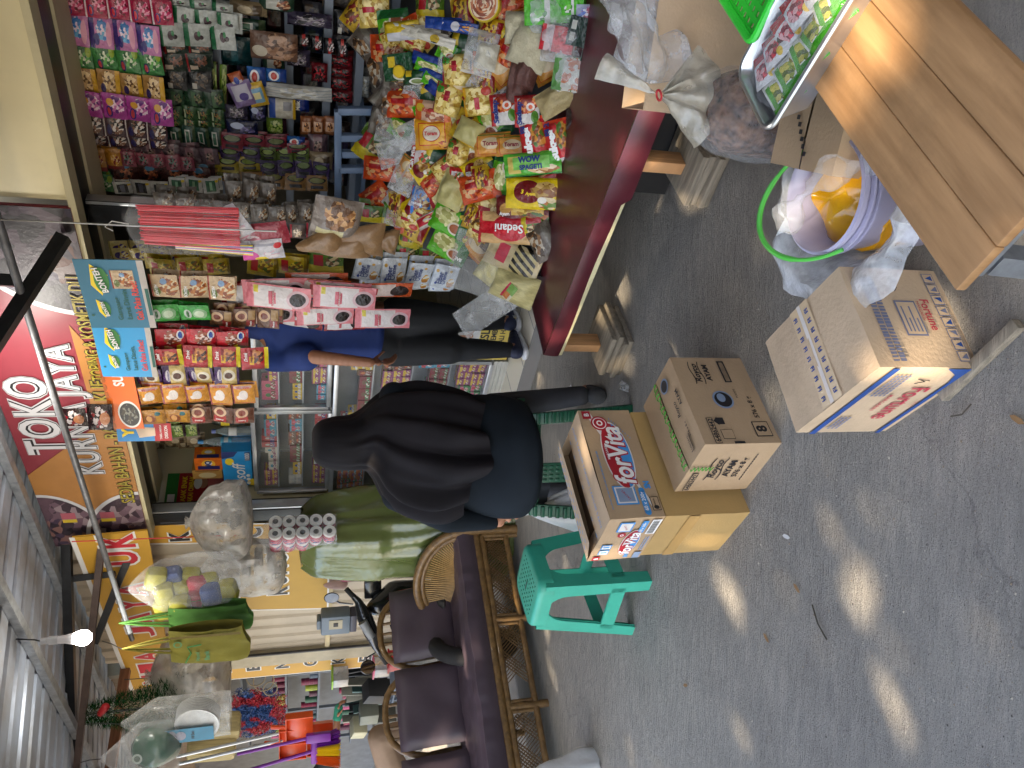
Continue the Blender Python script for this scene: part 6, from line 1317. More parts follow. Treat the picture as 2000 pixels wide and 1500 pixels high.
bxm = MB(); bxm.v = []
def uvbox(w, d, h):
    b = MB(); x, y = w / 2, d / 2; q = [(0, 0), (1, 0), (1, 1), (0, 1)]
    for vs in ([(-x, -y, 0), (x, -y, 0), (x, -y, h), (-x, -y, h)], [(x, -y, 0), (x, y, 0), (x, y, h), (x, -y, h)], [(x, y, 0), (-x, y, 0), (-x, y, h), (x, y, h)], [(-x, y, 0), (-x, -y, 0), (-x, -y, h), (-x, y, h)], [(-x, -y, h), (x, -y, h), (x, y, h), (-x, y, h)], [(-x, y, 0), (x, y, 0), (x, -y, 0), (-x, -y, 0)]): b.add(vs, [(0, 1, 2, 3)], q)
    return b
UB = {}
def ubox(i, w, d, h):
    key = (i, round(w, 3), round(d, 3), round(h, 3))
    if key not in UB: UB[key] = uvbox(w, d, h).mesh('small_box', BOXM[i % 24], smooth=False)
    return UB[key]
NB = [0]
def stock(sh, k, depth, shelves, rs, where, dense=1.0, cells=None):
    s0, w_, zb, h_ = sh; rows = shelves + 1; rh = h_ / rows
    for r in range(rows):
        s_ = .03
        while s_ < w_ - .06:
            m_ = rs.randrange(24); bw = rs.choice([.05, .06, .075, .09, .11]); bh = rs.choice([.045, .06, .08, .1]); bw = min(bw, w_ - .03 - s_)
            ncol = rs.randint(1, 3); nst = max(1, int((rh - .03) * rs.uniform(.7, 1) / bh))
            for c_ in range(ncol):
                if s_ + bw > w_ - .025: break
                for q in range(nst):
                    o = link('small_box', ubox(m_, bw * .96, .07, bh * .97)); o.location = W(s0 + s_ + bw / 2, k + .06 + .02 * rs.random(), zb + r * rh + .018 + q * bh); o.rotation_euler = (0, 0, RS + rs.uniform(-.04, .04))
                    tag(o, 'small printed carton stacked on a shelf of the ' + where, 'small box', 'small cartons in the ' + where); NB[0] += 1
                s_ += bw
            s_ += rs.choice([0, 0, .004])
rs = random.Random(4)
KS = .3
sh = showcase('left upper glass showcase with grey metal frame behind the seated woman', (497, 803, 642, 957), KS, .38, 2); stock(sh, KS, .38, 2, rs, 'left upper glass showcase')
sh = showcase('right upper glass showcase with grey metal frame beside the standing man', (497, 628, 645, 796), KS, .38, 2); stock(sh, KS, .38, 2, rs, 'right upper glass showcase')
sh = showcase('wide lower glass showcase behind the woman and the standing man', (652, 706, 930, 960), KS - .04, .45, 3); stock(sh, KS - .04, .45, 3, rs, 'wide lower glass showcase')
s0_, w0_, z0_, h0_ = sh
b = MB()
lv_ = thing('louvre_base', 'white ribbed metal base under the wide lower glass showcase', 'base', mat=SHOP @ MX.Translation((s0_, KS - .04, z0_)))
for i in range(9): b.box((w0_ / 2, .012 + .004 * (i % 2), -.022 - .014 * i), (w0_, .02, .013))
b.build('ribbed_panel', pm('white_metal', hx('b8b8b0'), .45, .2, dirt=.3), lv_, bevel=.002); MB().box((w0_ / 2, .2, -.09), (w0_ - .02, .34, .11)).build('plinth', DKG, lv_, smooth=False)
def loan(d, w, h):
    d.rect(-w/2, -h/2, w/2, -h * .1, .001, 1); d.ell(-w * .1, h * .1, w * .18, h * .14, .0015, 2); d.flat([(-w * .4, h * .0), (w * .4, h * .3), (w * .4, h * .4), (-w * .1, h * .2)], .0012, 3)
    d.text('MESLI', 0, -h * .16, w=w * .5, z=.002, m=4, bold=.03); d.text('MENGEMBALI', 0, -h * .27, w=w * .8, z=.002, m=4, bold=.03); d.text('KEMBALI HARI', 0, -h * .37, w=w * .8, z=.002, m=4, bold=.03); d.text('BCA', w * .18, h * .02, w=w * .3, z=.003, m=2, bold=.04)
card((838, 618, 1000, 702), .24, 'yellow and grey advertising board standing behind the legs of the man', [pm('ad_grey', hx('b8b8b4'), .5), pm('ad_yellow', hx('c8b050'), .5), SKIN, DKG, BLACK], loan, .02, 'advertising_board')
# goods on top of the showcases
def onbox(name, label, box, k, d, mt, draw=None, mats=()):
    x0, y0, x1, y1 = box; xm, ym = (x0 + x1) / 2, (y0 + y1) / 2
    sR, _ = FP(xm, y0, k); sL_2, _ = FP(xm, y1, k); _, zt = FP(x0, ym, k); _, zb = FP(x1, ym, k); w_, h_ = sR - sL_2, zt - zb
    t = thing(name, label, 'box', mat=SHOP @ MX.Translation(((sR + sL_2) / 2, k + d / 2, zb))); uvbox(w_, d, h_).build('body', mt, t, smooth=False)
    if draw: b = MB(); draw(b, w_, h_, MX.Translation((0, -d / 2 - .001, h_ / 2)) @ UPF); b.build('printing', list(mats), t, smooth=False)
def soff(b, w, h, M_):
    b.text('soff', -w * .05, -h * .05, w=w * .5, z=.002, m=0, mat=M_, bold=.01, shear=.25); b.flat([(w * .3, h * .5), (w * .5, h * .5), (w * .5, -h * .05), (w * .36, .1 * h)], .001, 2, M_); b.ell(w * .22, h * .25, w * .1, h * .15, .0015, 1, M_)
    b.text('1000', w * .36, -h * .36, w=w * .2, z=.003, m=0, mat=M_, bold=.03); b.rect(w * .24, -h * .46, w * .48, -h * .28, .001, 2, M_)
    for i in range(3): b.ell(-w * .42 + i * w * .11, -h * .36, w * .04, h * .07, .001, 0, M_)
    b.ell(-w * .4, -h * .5, w * .1, h * .18, .0008, 1, M_)
onbox('tissue_box', 'bright blue tissue box with white script on top of the left showcase', (435, 882, 492, 948), .36, .16, pm('soff_blue', hx('2a96d8'), .4), soff, (WHITE, YELI, NAVYI))
onbox('biscuit_box', 'orange biscuit box standing on the blue tissue box', (380, 895, 434, 918), .4, .1, art('biscuit', hx('e07a20'), [('e', .5, .5, .35, .25, hx('f0c040')), ('r', .2, .5, .15, .4, hx('302a70')), ('e', .55, .5, .14, .14, hx('e8e8f0'))], .4, 0, 0), lambda b, w, h, M_: b.text('biQ', 0, 0, w=w * .6, z=.002, m=0, mat=M_, bold=.04), (NAVYI,))
onbox('biscuit_box', 'tan biscuit box beside the orange one on the blue tissue box', (376, 918, 434, 935), .4, .1, art('biscuit2', hx('c09858'), [('e', .4, .5, .3, .3, hx('d8c8a0')), ('r', .9, .5, .06, .4, hx('8a5a30'))], .4, 0, 0))
BCL = film('bottle_plastic', .28, hx('c8d8dc'), .06, 6, .3)
def bottle(label, x1, y, x0, k, mt, capm, labm, r=.033):
    s_, zb = FP(x1, y, k); _, zt = FP(x0, y, k); h = zt - zb; t = thing('water_bottle', label, 'bottle', mat=SHOP @ MX.Translation((s_, k + .05, zb)))
    b = MB(); b.lathe([(0, 0), (r * .9, 0), (r, .01), (r, h * .3), (r * .93, h * .33), (r, h * .36), (r, h * .6), (r * .8, h * .72), (r * .4, h * .86), (r * .38, h * .9)], 22); b.build('body', mt, t)
    b = MB(); b.lathe([(r * .44, h * .9), (r * .44, h), (0, h)], 16); b.build('cap', capm, t); b = MB(); b.lathe([(r * 1.02, h * .38), (r * 1.02, h * .58)], 22); b.build('label', labm, t)
bottle('clear water bottle with light blue cap nearest the tissue box', 492, 872, 385, .42, BCL, SKYI, art('blabel', hx('58a8c8'), [('r', .5, .5, .5, .2, hx('d8e0e0'))], .4)); bottle('clear water bottle with blue cap and thin label, second from the tissue box', 492, 852, 412, .45, BCL, pm('cap_lilac', hx('7a8ad0'), .4), WHITE); bottle('small bottle with green label behind the tissue box', 440, 884, 400, .5, BCL, WHITE, art('blab2', hx('c8d0c8'), [('r', .5, .5, .5, .25, hx('3a8a50'))], .4)); bottle('dark green bottle with blue cap under the sachet strips', 480, 832, 395, .46, pm('dark_bottle', hx('2a3020'), .2), pm('cap_lilac', hx('7a8ad0'), .4), YELI)
# toilet paper
k = -.3; s1, zt = FP(528, 1046, k); s0, zb = FP(655, 1046, k); 
sR, _ = FP(590, 1012, k); sL_2, _ = FP(590, 1068, k); _, zt = FP(525, 1040, k); _, zb = FP(655, 1040, k)
tp = thing('tissue_roll_pack', 'pack of ten toilet rolls in red printed film hanging left of the side pillar', 'toilet rolls', W((sR + sL_2) / 2, k, zb), .62)
rr_ = (zt - zb) / 10; ROLL = pm('tissue_white', (.72, .71, .68), .9, bump=.2, bscale=200)
mk('rollwrap', 'b83a58', ('p', .5, .5, .4, .35, 'd86a80', '2f3f88', 'c84868'), ('r', .5, .5, .3, .08, 'd8d0d0'))
for i in range(5):
    for j in range(2):
        z_ = rr_ * (2 * i + 1); x_ = (j - .5) * rr_ * 2.0; m2 = MX.Translation((x_, 0, z_)) @ MX.Rotation(math.pi / 2, 4, 'X')
        b = MB(); b.lathe([(rr_ * .42, .1), (rr_ * .9, .102), (rr_ * .98, .095), (rr_ * .98, -.1), (rr_ * .42, -.1)], 24, 0, m2); r_ = b.build('toilet_roll', ROLL, tp)
        b = MB(); b.lathe([(rr_ * .43, .098), (rr_ * .43, -.05), (0, -.05)], 20, 0, m2); b.build('core', pm('core_grey', (.2, .19, .18), .9), r_)
        b = MB(); b.lathe([(rr_ * .995, .085), (rr_ * .995, -.1)], 24, 0, m2); b.build('printed_wrap', A['rollwrap'], r_)
H_ = rr_ * 10
b = MB()
def tpf(u, v):
    a = 2 * math.pi * u; c_, s_ = math.cos(a), math.sin(a); r = 1 / (abs(c_) ** 5 + abs(s_) ** 5) ** .2; sc_ = 1 if v > .25 else .08 + .92 * (v / .25) ** .8
    return (rr_ * 2.08 * r * c_ * sc_ * (1 + .02 * nz((c_ * 4, s_ * 4, v * 9))), .112 * r * s_ * sc_, H_ + .09 - (H_ + .095) * v)
b.grid(tpf, 40, 24, flip=True); b.build('film', film('tissue_film', .12, scale=30), tp)
# ================================================================ heap of noodles and groceries on the low table
L1, L2 = G(1092, 255, .37), G(1058, 575, .37); e1h = (L1 - L2); e1h.z = 0; e1h.normalize()
bk = V((-e1h.y, e1h.x, 0)); bk = bk if bk.dot(V((0, 1, 0))) > 0 else -bk
SL = math.radians(40); PUP = bk * math.cos(SL) + ZZ * math.sin(SL); PN = e1h.cross(PUP).normalized(); PN = PN if PN.z > 0 else -PN
def HP(x, y, off=0): return PLN(x, y, L1 + PN * off, PN)
hp = thing('goods_step', 'dark sloping stand hidden under the heap of noodle packs', 'stand')
b = MB(); q = [HP(1096, 640, -.07), HP(1110, -150, -.07), HP(700, -150, -.07), HP(700, 640, -.07)]
q = [L2 + e1h * .07 - PN * .06, L1 + e1h * .8 - PN * .06]; q = [q[0], q[1], q[1] + PUP * .75, q[0] + PUP * .75]
b.add(q + [V((p.x, p.y, .37)) for p in q], [(0, 1, 2, 3), (3, 2, 6, 7), (0, 3, 7, 4), (1, 5, 6, 2)]); b.build('slope_board', GDK, hp, smooth=False)
def goods(art_, cx, cy, wpx, hpx, ang, label, thick=.05, off=.0, texts=(), tmats=(), cat='pack', name='noodle_pack', seal=.06, tilt=.5, crink=.24, group=None, box=False, pw=2.6):
    rs = random.Random(hash_(label)); p = HP(cx, cy, off); vd = (CAM - p).normalized(); n_ = (vd * tilt + PN * (1 - tilt)).normalized()
    dist = (p - CAM).dot(FW); m_ = dist / F; w_, h_ = wpx * m_, hpx * m_
    a = math.radians(ang); r_ = RT - n_ * RT.dot(n_); r_.normalize(); u_ = n_.cross(r_); X = r_ * math.cos(a) - u_ * math.sin(a); Y = n_.cross(X)
    if box: me = uvbox(w_, h_, thick)
    else: me = pouch(w_, h_, thick, seal, 14, 12, rs.randint(0, 99), crink, texts, pw=pw)
    o = link(name, me.mesh(name, [art_] + list(tmats), smooth=not box)); o.matrix_world = frame(p, X, Y); return tag(o, label, cat, group)
mk('noodle1', 'c8b060', ('p', .5, .5, .5, .5, 'd0b868', 'a88838', 'e0d090'), ('r', .62, .5, .16, .10, 'a02838'), ('p', .9, .85, .25, .3, '3a8a30', '5aa048', '9a4830'), ('r', .5, .98, .5, .05, '8a2830'))
mk('noodle2', 'c8b060', ('p', .5, .5, .5, .5, 'd8c478', 'b09040', 'e8d8a0'), ('r', .4, .5, .2, .08, 'b03040'), ('e', .8, .2, .16, .16, 'b84838'), ('r', .5, .95, .5, .06, 'd8a828'))
mk('sedaap', 'c8c4c0', ('r', .5, .92, .5, .1, 'b02830'), ('p', .72, .4, .3, .4, 'b85028', 'd89050', '8a3018'), ('e', .62, .3, .13, .16, 'd8d0c8'), ('e', .62, .3, .07, .08, 'c85820'), ('r', .95, .5, .05, .5, '9a2028'), ('e', .3, .15, .2, .12, '5a8a38'))
mk('sukses', 'b82830', ('r', .45, .5, .4, .5, 'c0242c'), ('p', .62, .25, .35, .3, '8a5020', 'c89040', '5a7a30'), ('r', .06, .5, .05, .5, 'c8c0bc'), ('r', .97, .5, .04, .5, 'd05030'))
mk('wow', '5fb040', ('r', .2, .5, .12, .36, 'c8b868'), ('p', .72, .25, .26, .22, 'd0b080', 'a87848', 'e0d0b0'), ('r', .5, .03, .5, .04, '2f7a30'), ('r', .5, .55, .32, .26, '88c468'))
mk('yellow3', 'd8c020', ('e', .42, .55, .26, .36, '7a1c20'), ('p', .72, .6, .24, .3, 'd0b070', 'a88840', '8a5a28'), ('p', .8, .2, .2, .2, 'b87838', '6a8a30', 'd8c8a0'), ('e', .68, .3, .08, .1, 'e0dcd0'), ('r', .5, .97, .5, .03, 'b8a010'))
mk('darkred', '6a1820', ('r', .62, .6, .3, .34, 'c8a850'), ('p', .62, .6, .3, .34, 'd0b868', 'a88838', 'c8b060'), ('p', .75, .15, .3, .22, '7a4828', 'a86838', '4a6a28'), ('e', .2, .5, .12, .2, 'c8a060'))
mk('sedani', 'c8a878', ('r', .5, .5, .5, .2, 'b81c2c'), ('e', .5, .5, .28, .42, 'b82838'), ('r', .5, .5, .5, .17, 'c01c30'), ('r', .02, .5, .03, .5, 'b81c2c'), ('r', .98, .5, .03, .5, 'b81c2c'))
mk('bihun', 'b8ac8c', ('r', .68, .5, .3, .42, 'b0a478'), ('s', 6, .8, .5, '2a2820'), ('r', .25, .5, .25, .5, 'b8ac8c'), ('r', .3, .55, .1, .3, 'b84858'), ('r', .97, .5, .05, .5, 'b8ac8c'))
mk('limepack', '5fb02a', ('p', .4, .6, .35, .3, 'c8c890', 'e0dcb0', 'a8a868'), ('e', .72, .35, .2, .22, 'd8d0c0'), ('e', .72, .35, .15, .16, '9a5a30'), ('r', .9, .5, .12, .5, '2a6a38'))
mk('toram', 'd09a20', ('r', .5, .5, .36, .36, 'b82020'), ('r', .5, .5, .34, .33, 'd8a830'), ('e', .5, .52, .24, .26, 'b03028'), ('e', .5, .52, .22, .23, 'd8d0c0'), ('p', .8, .15, .15, .12, 'b85020', 'd8a040', '7a3010'))
mk('toram2', 'c08838', ('r', .5, .5, .38, .40, 'b03020'), ('r', .5, .5, .36, .38, 'c89448'), ('e', .5, .55, .27, .24, 'c8b898'), ('r', .5, .9, .5, .02, '4a7a30'))
mk('whitered', 'c8c0c0', ('r', .5, .9, .5, .12, 'b02028'), ('r', .9, .5, .1, .5, 'b82830'), ('p', .5, .35, .3, .25, '4a7a30', 'b85038', 'd8c8b0'), ('r', .1, .1, .12, .1, 'b02028'))
mk('krupuk', 'c86a30', ('r', .5, .5, .3, .5, 'c8a890'), ('p', .55, .4, .25, .35, 'a87050', 'd0b8a0', '8a5040'), ('e', .15, .7, .12, .16, 'c8b040'))
mk('greenbox', '58b030', ('r', .5, .5, .5, .06, 'd0d0cc'), ('p', .3, .7, .2, .2, '3a8a28', 'd8d8d0', '78c048'))
mk('redbox', 'b82030', ('r', .5, .75, .5, .12, 'c8b8b8'), ('p', .5, .3, .4, .3, 'c83040', '9a1824', 'd05058'))
mk('dkbox', '1f3a30', ('r', .3, .8, .15, .1, 'b8b8b0'), ('r', .7, .8, .15, .1, 'b8b8b0'))
mk('packs10', '4a7a50', ('s', 5, 0, .86, 'c4c4bc'), ('s', 4, 1.57, .12, '5a8a58'), ('p', .5, .5, .5, .5, 'c0c0b8', 'b8b8b0', 'b07050'), ('r', .5, .9, .5, .12, '5a8a48'))
mk('pinkbox', 'b8a0a4', ('s', 6, .3, .4, 'b04858'), ('r', .5, .2, .5, .06, 'd0c8c8'))
mk('bluebox', '9aa0b0', ('p', .5, .5, .4, .4, '6a80b8', 'c8c8d0', 'a86878'))
mk('oilpouch', 'b8a020', ('r', .5, .2, .42, .2, 'b8b8bc'), ('r', .5, .65, .4, .25, 'c8b030'))
mk('spout', 'c8c4b8', ('e', .5, .5, .12, .4, 'b8a038'), ('e', .5, .15, .08, .06, '30303c'))
mk('dgpack', '1f5030', ('r', .3, .7, .12, .2, 'c8b030'), ('e', .6, .2, .3, .2, 'c8c8c0'), ('e', .6, .2, .22, .14, '7a8a50'))
mk('yellowbag', 'b89a28', ('p', .5, .6, .4, .3, '8a3028', 'c8a838', '6a4a20'), ('r', .5, .15, .4, .1, '8a2028'))
mk('orangebag', 'c05020', ('p', .5, .5, .4, .4, 'd06a30', '9a3818', 'c8a070'), ('r', .5, .6, .3, .1, 'a01c20'))
mk('bluenoodle', '3a80c8', ('p', .6, .35, .4, .35, 'c8b890', '8a5a38', '4a8acc'), ('r', .3, .6, .22, .14, '8a1c28'), ('r', .5, .97, .5, .05, 'b83040'))
mk('whitecan', 'c0b8b0', ('r', .5, .5, .5, .3, 'b83040'), ('p', .5, .5, .3, .2, 'c8c0b8', 'b04048', 'd8c890'))
RICE = pm('rice_grain', hx('b0a88c'), .6, var=.12, scale=120, bump=.5, bscale=160); RICEW = pm('rice_white', hx('b8b4a4'), .55, var=.1, scale=120, bump=.5, bscale=160); BRR = pm('brown_rice', hx('54332c'), .5, var=.3, scale=130, bump=.5, bscale=170); TANG = pm('tan_grain', hx('9a8a60'), .5, var=.15, scale=60, bump=.4, bscale=120); VERM = pm('vermicelli', hx('b8b07c'), .4, var=.22, scale=18, bump=.5, bscale=40, stretch=(1, 5, 1)); YELN = pm('pale_noodle', hx('a8a068'), .4, var=.15, scale=30, bump=.4, bscale=60)
DGL = pm('dark_sugar', hx('2c2224'), .3, var=.3, scale=50, bump=.4, bscale=100)
WT = [WHITE]
goods(A['sedaap'], 983, 214, 60, 54, 0, 'white and red fried noodle pack with navy lettering, upper one of two', texts=[('Sedaap', -.06, .2, .72, 0, 1, .05, .1)], tmats=[NAVYI], off=.07)
goods(A['sedaap'], 1029, 217, 60, 52, 4, 'white and red fried noodle pack with navy lettering, lower one of two', texts=[('Sedaap', -.06, .2, .72, 0, 1, .05, .1)], tmats=[NAVYI], off=.075)
goods(A['sukses'], 1042, 272, 84, 54, -4, 'red noodle pack with big white lettering, upper one at the table front', texts=[('Sukses', -.08, .16, .7, 0, 1, .06, 0), ('ISI 2', .3, .3, .3, 0, 2, .06, 0)], tmats=[WHITE, NAVYI], off=.06)
goods(A['sukses'], 1090, 276, 84, 52, -6, 'red noodle pack with big white lettering, lower one at the table edge', texts=[('Sukses', -.08, .16, .7, 0, 1, .06, 0), ('ISI 2', .3, .3, .3, 0, 2, .06, 0)], tmats=[WHITE, NAVYI], off=.035)
goods(A['wow'], 1040, 320, 120, 46, 90, 'green spaghetti pack with navy lettering lying at the table front', texts=[('WOW', -.02, .2, .38, 0, 1, .06, 0), ('SPAGETI', -.0, -.12, .38, 0, 1, .05, 0)], tmats=[NAVYI], off=.075)
goods(A['yellow3'], 1042, 378, 116, 62, 97, 'bright yellow noodle pack with a dark red oval and boiled egg', texts=[('3', -.16, .05, .05, 0, 1, .05, .2), ('Ayam', -.02, -.02, .18, 0, 1, .03, .2)], tmats=[YELI], off=.03)
goods(A['darkred'], 1020, 408, 110, 52, 95, 'dark red egg noodle pack under the bright yellow one', texts=[('Ayam', -.3, -.2, .2, 0, 1, .03, 0)], tmats=[WHITE], off=.015)
goods(A['sedani'], 998, 446, 136, 62, 277, 'long red and brown macaroni pack lying upside down', texts=[('Sedani', 0, .0, .42, 0, 1, .02, 0)], tmats=WT, off=.03)
goods(A['bihun'], 1003, 505, 118, 62, 118, 'rice vermicelli pack with black triangle pattern', texts=[('BIHUN', -.28, .0, .16, 1.57, 1, .03, 0)], tmats=[REDI], off=.02)
goods(VERM, 962, 528, 62, 60, 40, 'bunch of pale vermicelli folded over with a red and yellow tie, upper part', thick=.09, off=.02, name='vermicelli_bag', cat='bag')
vv = goods(VERM, 1005, 560, 95, 66, 115, 'thick bunch of pale vermicelli with a small green label at the table corner', thick=.1, off=.02, name='vermicelli_bag', cat='bag')
mk('vlabel', 'c8c4b0', ('r', .3, .6, .3, .4, '7aa050'), ('r', .75, .4, .2, .35, 'b87838'), ('r', .5, .1, .5, .1, 'b83050')); o = link('label', pouch(.075, .05, .004, .02, 4, 4, 1, .1).mesh('label', A['vlabel']), vv, (.0, -.02, .058), (0, 0, -1.9))
goods(CLEAR, 940, 520, 130, 120, 110, 'wide clear film draped over the vermicelli bunches', thick=.14, off=.03, name='clear_film', cat='plastic film', crink=.4)
goods(CRISP, 955, 600, 150, 60, 60, 'loose clear film hanging off the left end of the heap', thick=.03, off=.02, name='clear_film', cat='plastic film', crink=.5)
goods(A['limepack'], 880, 432, 82, 58, 120, 'lime green noodle pack with a bowl picture, upper one', off=.03); goods(A['limepack'], 878, 482, 84, 52, 122, 'lime green noodle pack with a bowl picture, lower one', off=.03, texts=[('3VE', .35, -.2, .16, 0, 1, .05, 0)], tmats=WT)
goods(A['toram'], 846, 262, 78, 60, 93, 'yellow pack with a white oval and red lettering, standing alone', texts=[('Toram', 0, .02, .34, 0, 1, .04, 0)], tmats=[REDI], off=.035)
goods(A['toram2'], 962, 282, 78, 46, 92, 'amber pack with a pale oval and red lettering, upper of two', texts=[('Toram', 0, .05, .4, 0, 1, .04, 0)], tmats=[MARI], off=.03); goods(A['toram2'], 1003, 284, 74, 40, 92, 'amber pack with a pale oval and red lettering, behind the red noodle pack', texts=[('Toram', 0, .05, .4, 0, 1, .04, 0)], tmats=[MARI], off=.015)
goods(A['whitered'], 825, 312, 62, 50, 15, 'white pack with red corner and salad picture', texts=[('Cah Mie', .0, .36, .7, 0, 1, .03, 0)], tmats=WT, off=.03)
for i, (x, y, w_, h_, a, ar) in enumerate(((891, 137, 60, 58, 5, 'noodle1'), (875, 195, 60, 56, 20, 'noodle1'), (935, 197, 56, 64, 0, 'noodle2'), (915, 252, 60, 66, 35, 'yellowbag'), (893, 300, 48, 46, 20, 'noodle1'), (868, 330, 50, 44, 60, 'noodle1'))):
    goods(A[ar], x, y, w_, h_, a, ['clear bag of curly noodles with green leaf corner, nearest the clear rice bags', 'clear bag of curly noodles with red label, second down the heap', 'clear bag of curly noodles with yellow side beside the white noodle packs', 'yellow edged bag of dark curly noodles in mid heap', 'small clear bag of curly noodles under the white red pack', 'small clear bag of curly noodles on a green pack'][i], thick=.06, off=.03 + .004 * (i % 3), texts=[('GAGA', .1, 0, .3, 1.57, 1, .04, 0)] if ar == 'noodle1' else (), tmats=[REDI])
goods(YELN, 917, 258, 46, 56, 30, 'tangle of dried dark noodles inside the yellow edged bag', thick=.06, off=.06, name='dried_noodles', cat='noodles')
goods(A['bluenoodle'], 822, 393, 56, 44, 15, 'light blue noodle pack at the foot of the drawer frame', texts=[('Bihunku', -.1, .1, .5, 1.57, 1, .03, 0)], tmats=WT, off=.03)
goods(A['whitecan'], 845, 425, 70, 26, 70, 'round white and red tube lying beside the lime packs', thick=.07, off=.03, pw=4); goods(A['orangebag'], 845, 360, 44, 40, 60, 'red and orange snack bag beside the light blue noodle pack', off=.03)
goods(YELN, 884, 372, 58, 70, 120, 'clear bag of pale yellow pasta with a pointed end', thick=.08, off=.05, name='pasta_bag', cat='bag', seal=.14); goods(A['orangebag'], 936, 365, 84, 56, 80, 'clear bag of orange noodles in mid heap', thick=.07, off=.03); goods(A['yellow3'], 930, 335, 60, 50, 70, 'crumpled yellow pack behind the green spaghetti', off=.01)
goods(A['orangebag'], 742, 330, 70, 46, 100, 'orange cracker bag below the drawer frame', off=.05); goods(A['orangebag'], 735, 385, 60, 50, 60, 'orange cracker bag lower down by the clear bags', off=.05); goods(CRISP, 790, 345, 70, 50, 30, 'crumpled empty clear bag between the orange bags', thick=.06, off=.05, name='clear_bag', cat='bag', crink=.5)
goods(A['orangebag'], 790, 203, 78, 52, 95, 'orange red clear cracker bag under the oil pouches', thick=.07, off=.04); goods(A['krupuk'], 848, 222, 80, 48, 100, 'long orange and pink cracker pack above the yellow one', off=.03, texts=[('Krupuk', -.05, .1, .4, 0, 1, .03, 0)], tmats=[REDI])
for i, (x, y, w_, h_, a) in enumerate(((760, 190, 70, 60, 50), (770, 260, 80, 50, 110), (745, 235, 60, 50, 20), (800, 265, 60, 50, 70), (775, 150, 50, 60, 10), (765, 300, 60, 50, 80))): goods(CRISP if i % 2 else A['nutclear'], x, y, w_, h_, a, ['clear snack bag behind the orange cracker bags, topmost', 'clear snack bag behind the yellow lettered pack', 'clear snack bag against the drawer frame', 'clear snack bag between yellow and white packs', 'clear snack bag under the dark green box', 'clear snack bag at the corner of the drawer frame'][i], thick=.07, off=.05, name='snack_bag', cat='bag', crink=.4)
# rice bags, boxes and pouches at the right
goods(RICEW, 950, 110, 52, 46, 20, 'clear bag of white rice with a knotted top', thick=.08, off=.07, name='rice_bag', cat='bag'); goods(CRISP, 938, 104, 84, 66, 20, 'twisted clear film around the small white rice bag', thick=.11, off=.07, name='clear_film', cat='plastic film', crink=.4)
goods(RICE, 1037, 92, 82, 84, 30, 'full clear bag of cream coloured rice', thick=.1, off=.06, name='rice_bag', cat='bag', pw=3.5); goods(RICE, 1015, 55, 60, 60, 10, 'full clear bag of cream rice partly under the green boxes', thick=.1, off=.05, name='rice_bag', cat='bag', pw=3.5)
goods(BRR, 1032, 132, 86, 46, 25, 'clear bag of dark red brown rice, upper one', thick=.09, off=.05, name='rice_bag', cat='bag', pw=4); goods(BRR, 1013, 162, 84, 46, 18, 'clear bag of dark red brown rice, lower one', thick=.09, off=.05, name='rice_bag', cat='bag', pw=4)
goods(TANG, 1092, 190, 96, 54, 68, 'clear bag of tan grain with a pointed end on the oilcloth', thick=.08, off=.05, name='grain_bag', cat='bag', seal=.12); goods(DGL, 1136, 232, 64, 40, 95, 'small clear bag of dark sugar on the oilcloth', thick=.06, off=.03, name='sugar_bag', cat='bag')
for i, (x, y, w_, h_, a, ar, th, lb) in enumerate(((1083, 22, 52, 92, 5, 'greenbox', .1, 'bright green tea box wrapped in film, larger one'), (1132, 12, 38, 44, 5, 'greenbox', .1, 'bright green tea box wrapped in film, smaller one'), (1102, 80, 46, 66, 18, 'redbox', .1, 'red boxes stacked inside a clear bag'), (1146, 66, 52, 50, 20, 'dkbox', .09, 'dark green boxes behind the red boxes'), (1130, 148, 62, 84, 15, 'packs10', .07, 'bundle of ten small green and white boxes in film'), (1170, 180, 36, 32, 12, 'pinkbox', .05, 'bundle of pink and white small boxes'), (1208, 185, 34, 30, 8, 'bluebox', .03, 'small silver blue pack at the edge of the oilcloth'), (1175, 100, 50, 60, 20, 'dkbox', .06, 'maroon and dark box behind the bundle of ten'), (1165, 35, 40, 60, 10, 'bluebox', .08, 'blue grey boxes beside the smaller green tea box'))): goods(A[ar], x, y, w_, h_, a, lb, thick=th, off=.02, box=True, name='goods_box', cat='box')
goods(CRISP, 1100, 85, 74, 90, 15, 'crinkled clear film around the red boxes', thick=.14, off=.07, name='clear_film', cat='plastic film', crink=.4); goods(CRISP, 1130, 145, 84, 100, 15, 'crinkled clear film around the bundle of ten boxes', thick=.11, off=.05, name='clear_film', cat='plastic film', crink=.4); goods(CRISP, 1085, 25, 70, 110, 5, 'crinkled clear film around the green tea boxes', thick=.14, off=.07, name='clear_film', cat='plastic film', crink=.4)
goods(A['yellowbag'], 950, 155, 56, 44, 10, 'yellow spice pack squeezed under the white rice bag', off=.02); goods(A['yellowbag'], 960, 62, 50, 50, 20, 'yellow and red pack behind the white rice bag', off=.03)
goods(A['oilpouch'], 785, 60, 74, 36, 92, 'yellow oil pouch with a white panel standing upright', thick=.05, off=.09, name='oil_pouch', texts=()); 
for i in range(4): goods(A['spout'], 806 + 15 * i, 58 + 6 * i, 84, 20, 100 + 4 * i, ['first', 'second', 'third', 'fourth'][i] + ' white spouted oil pouch in the leaning row', thick=.03, off=.08 - .004 * i, name='oil_pouch')
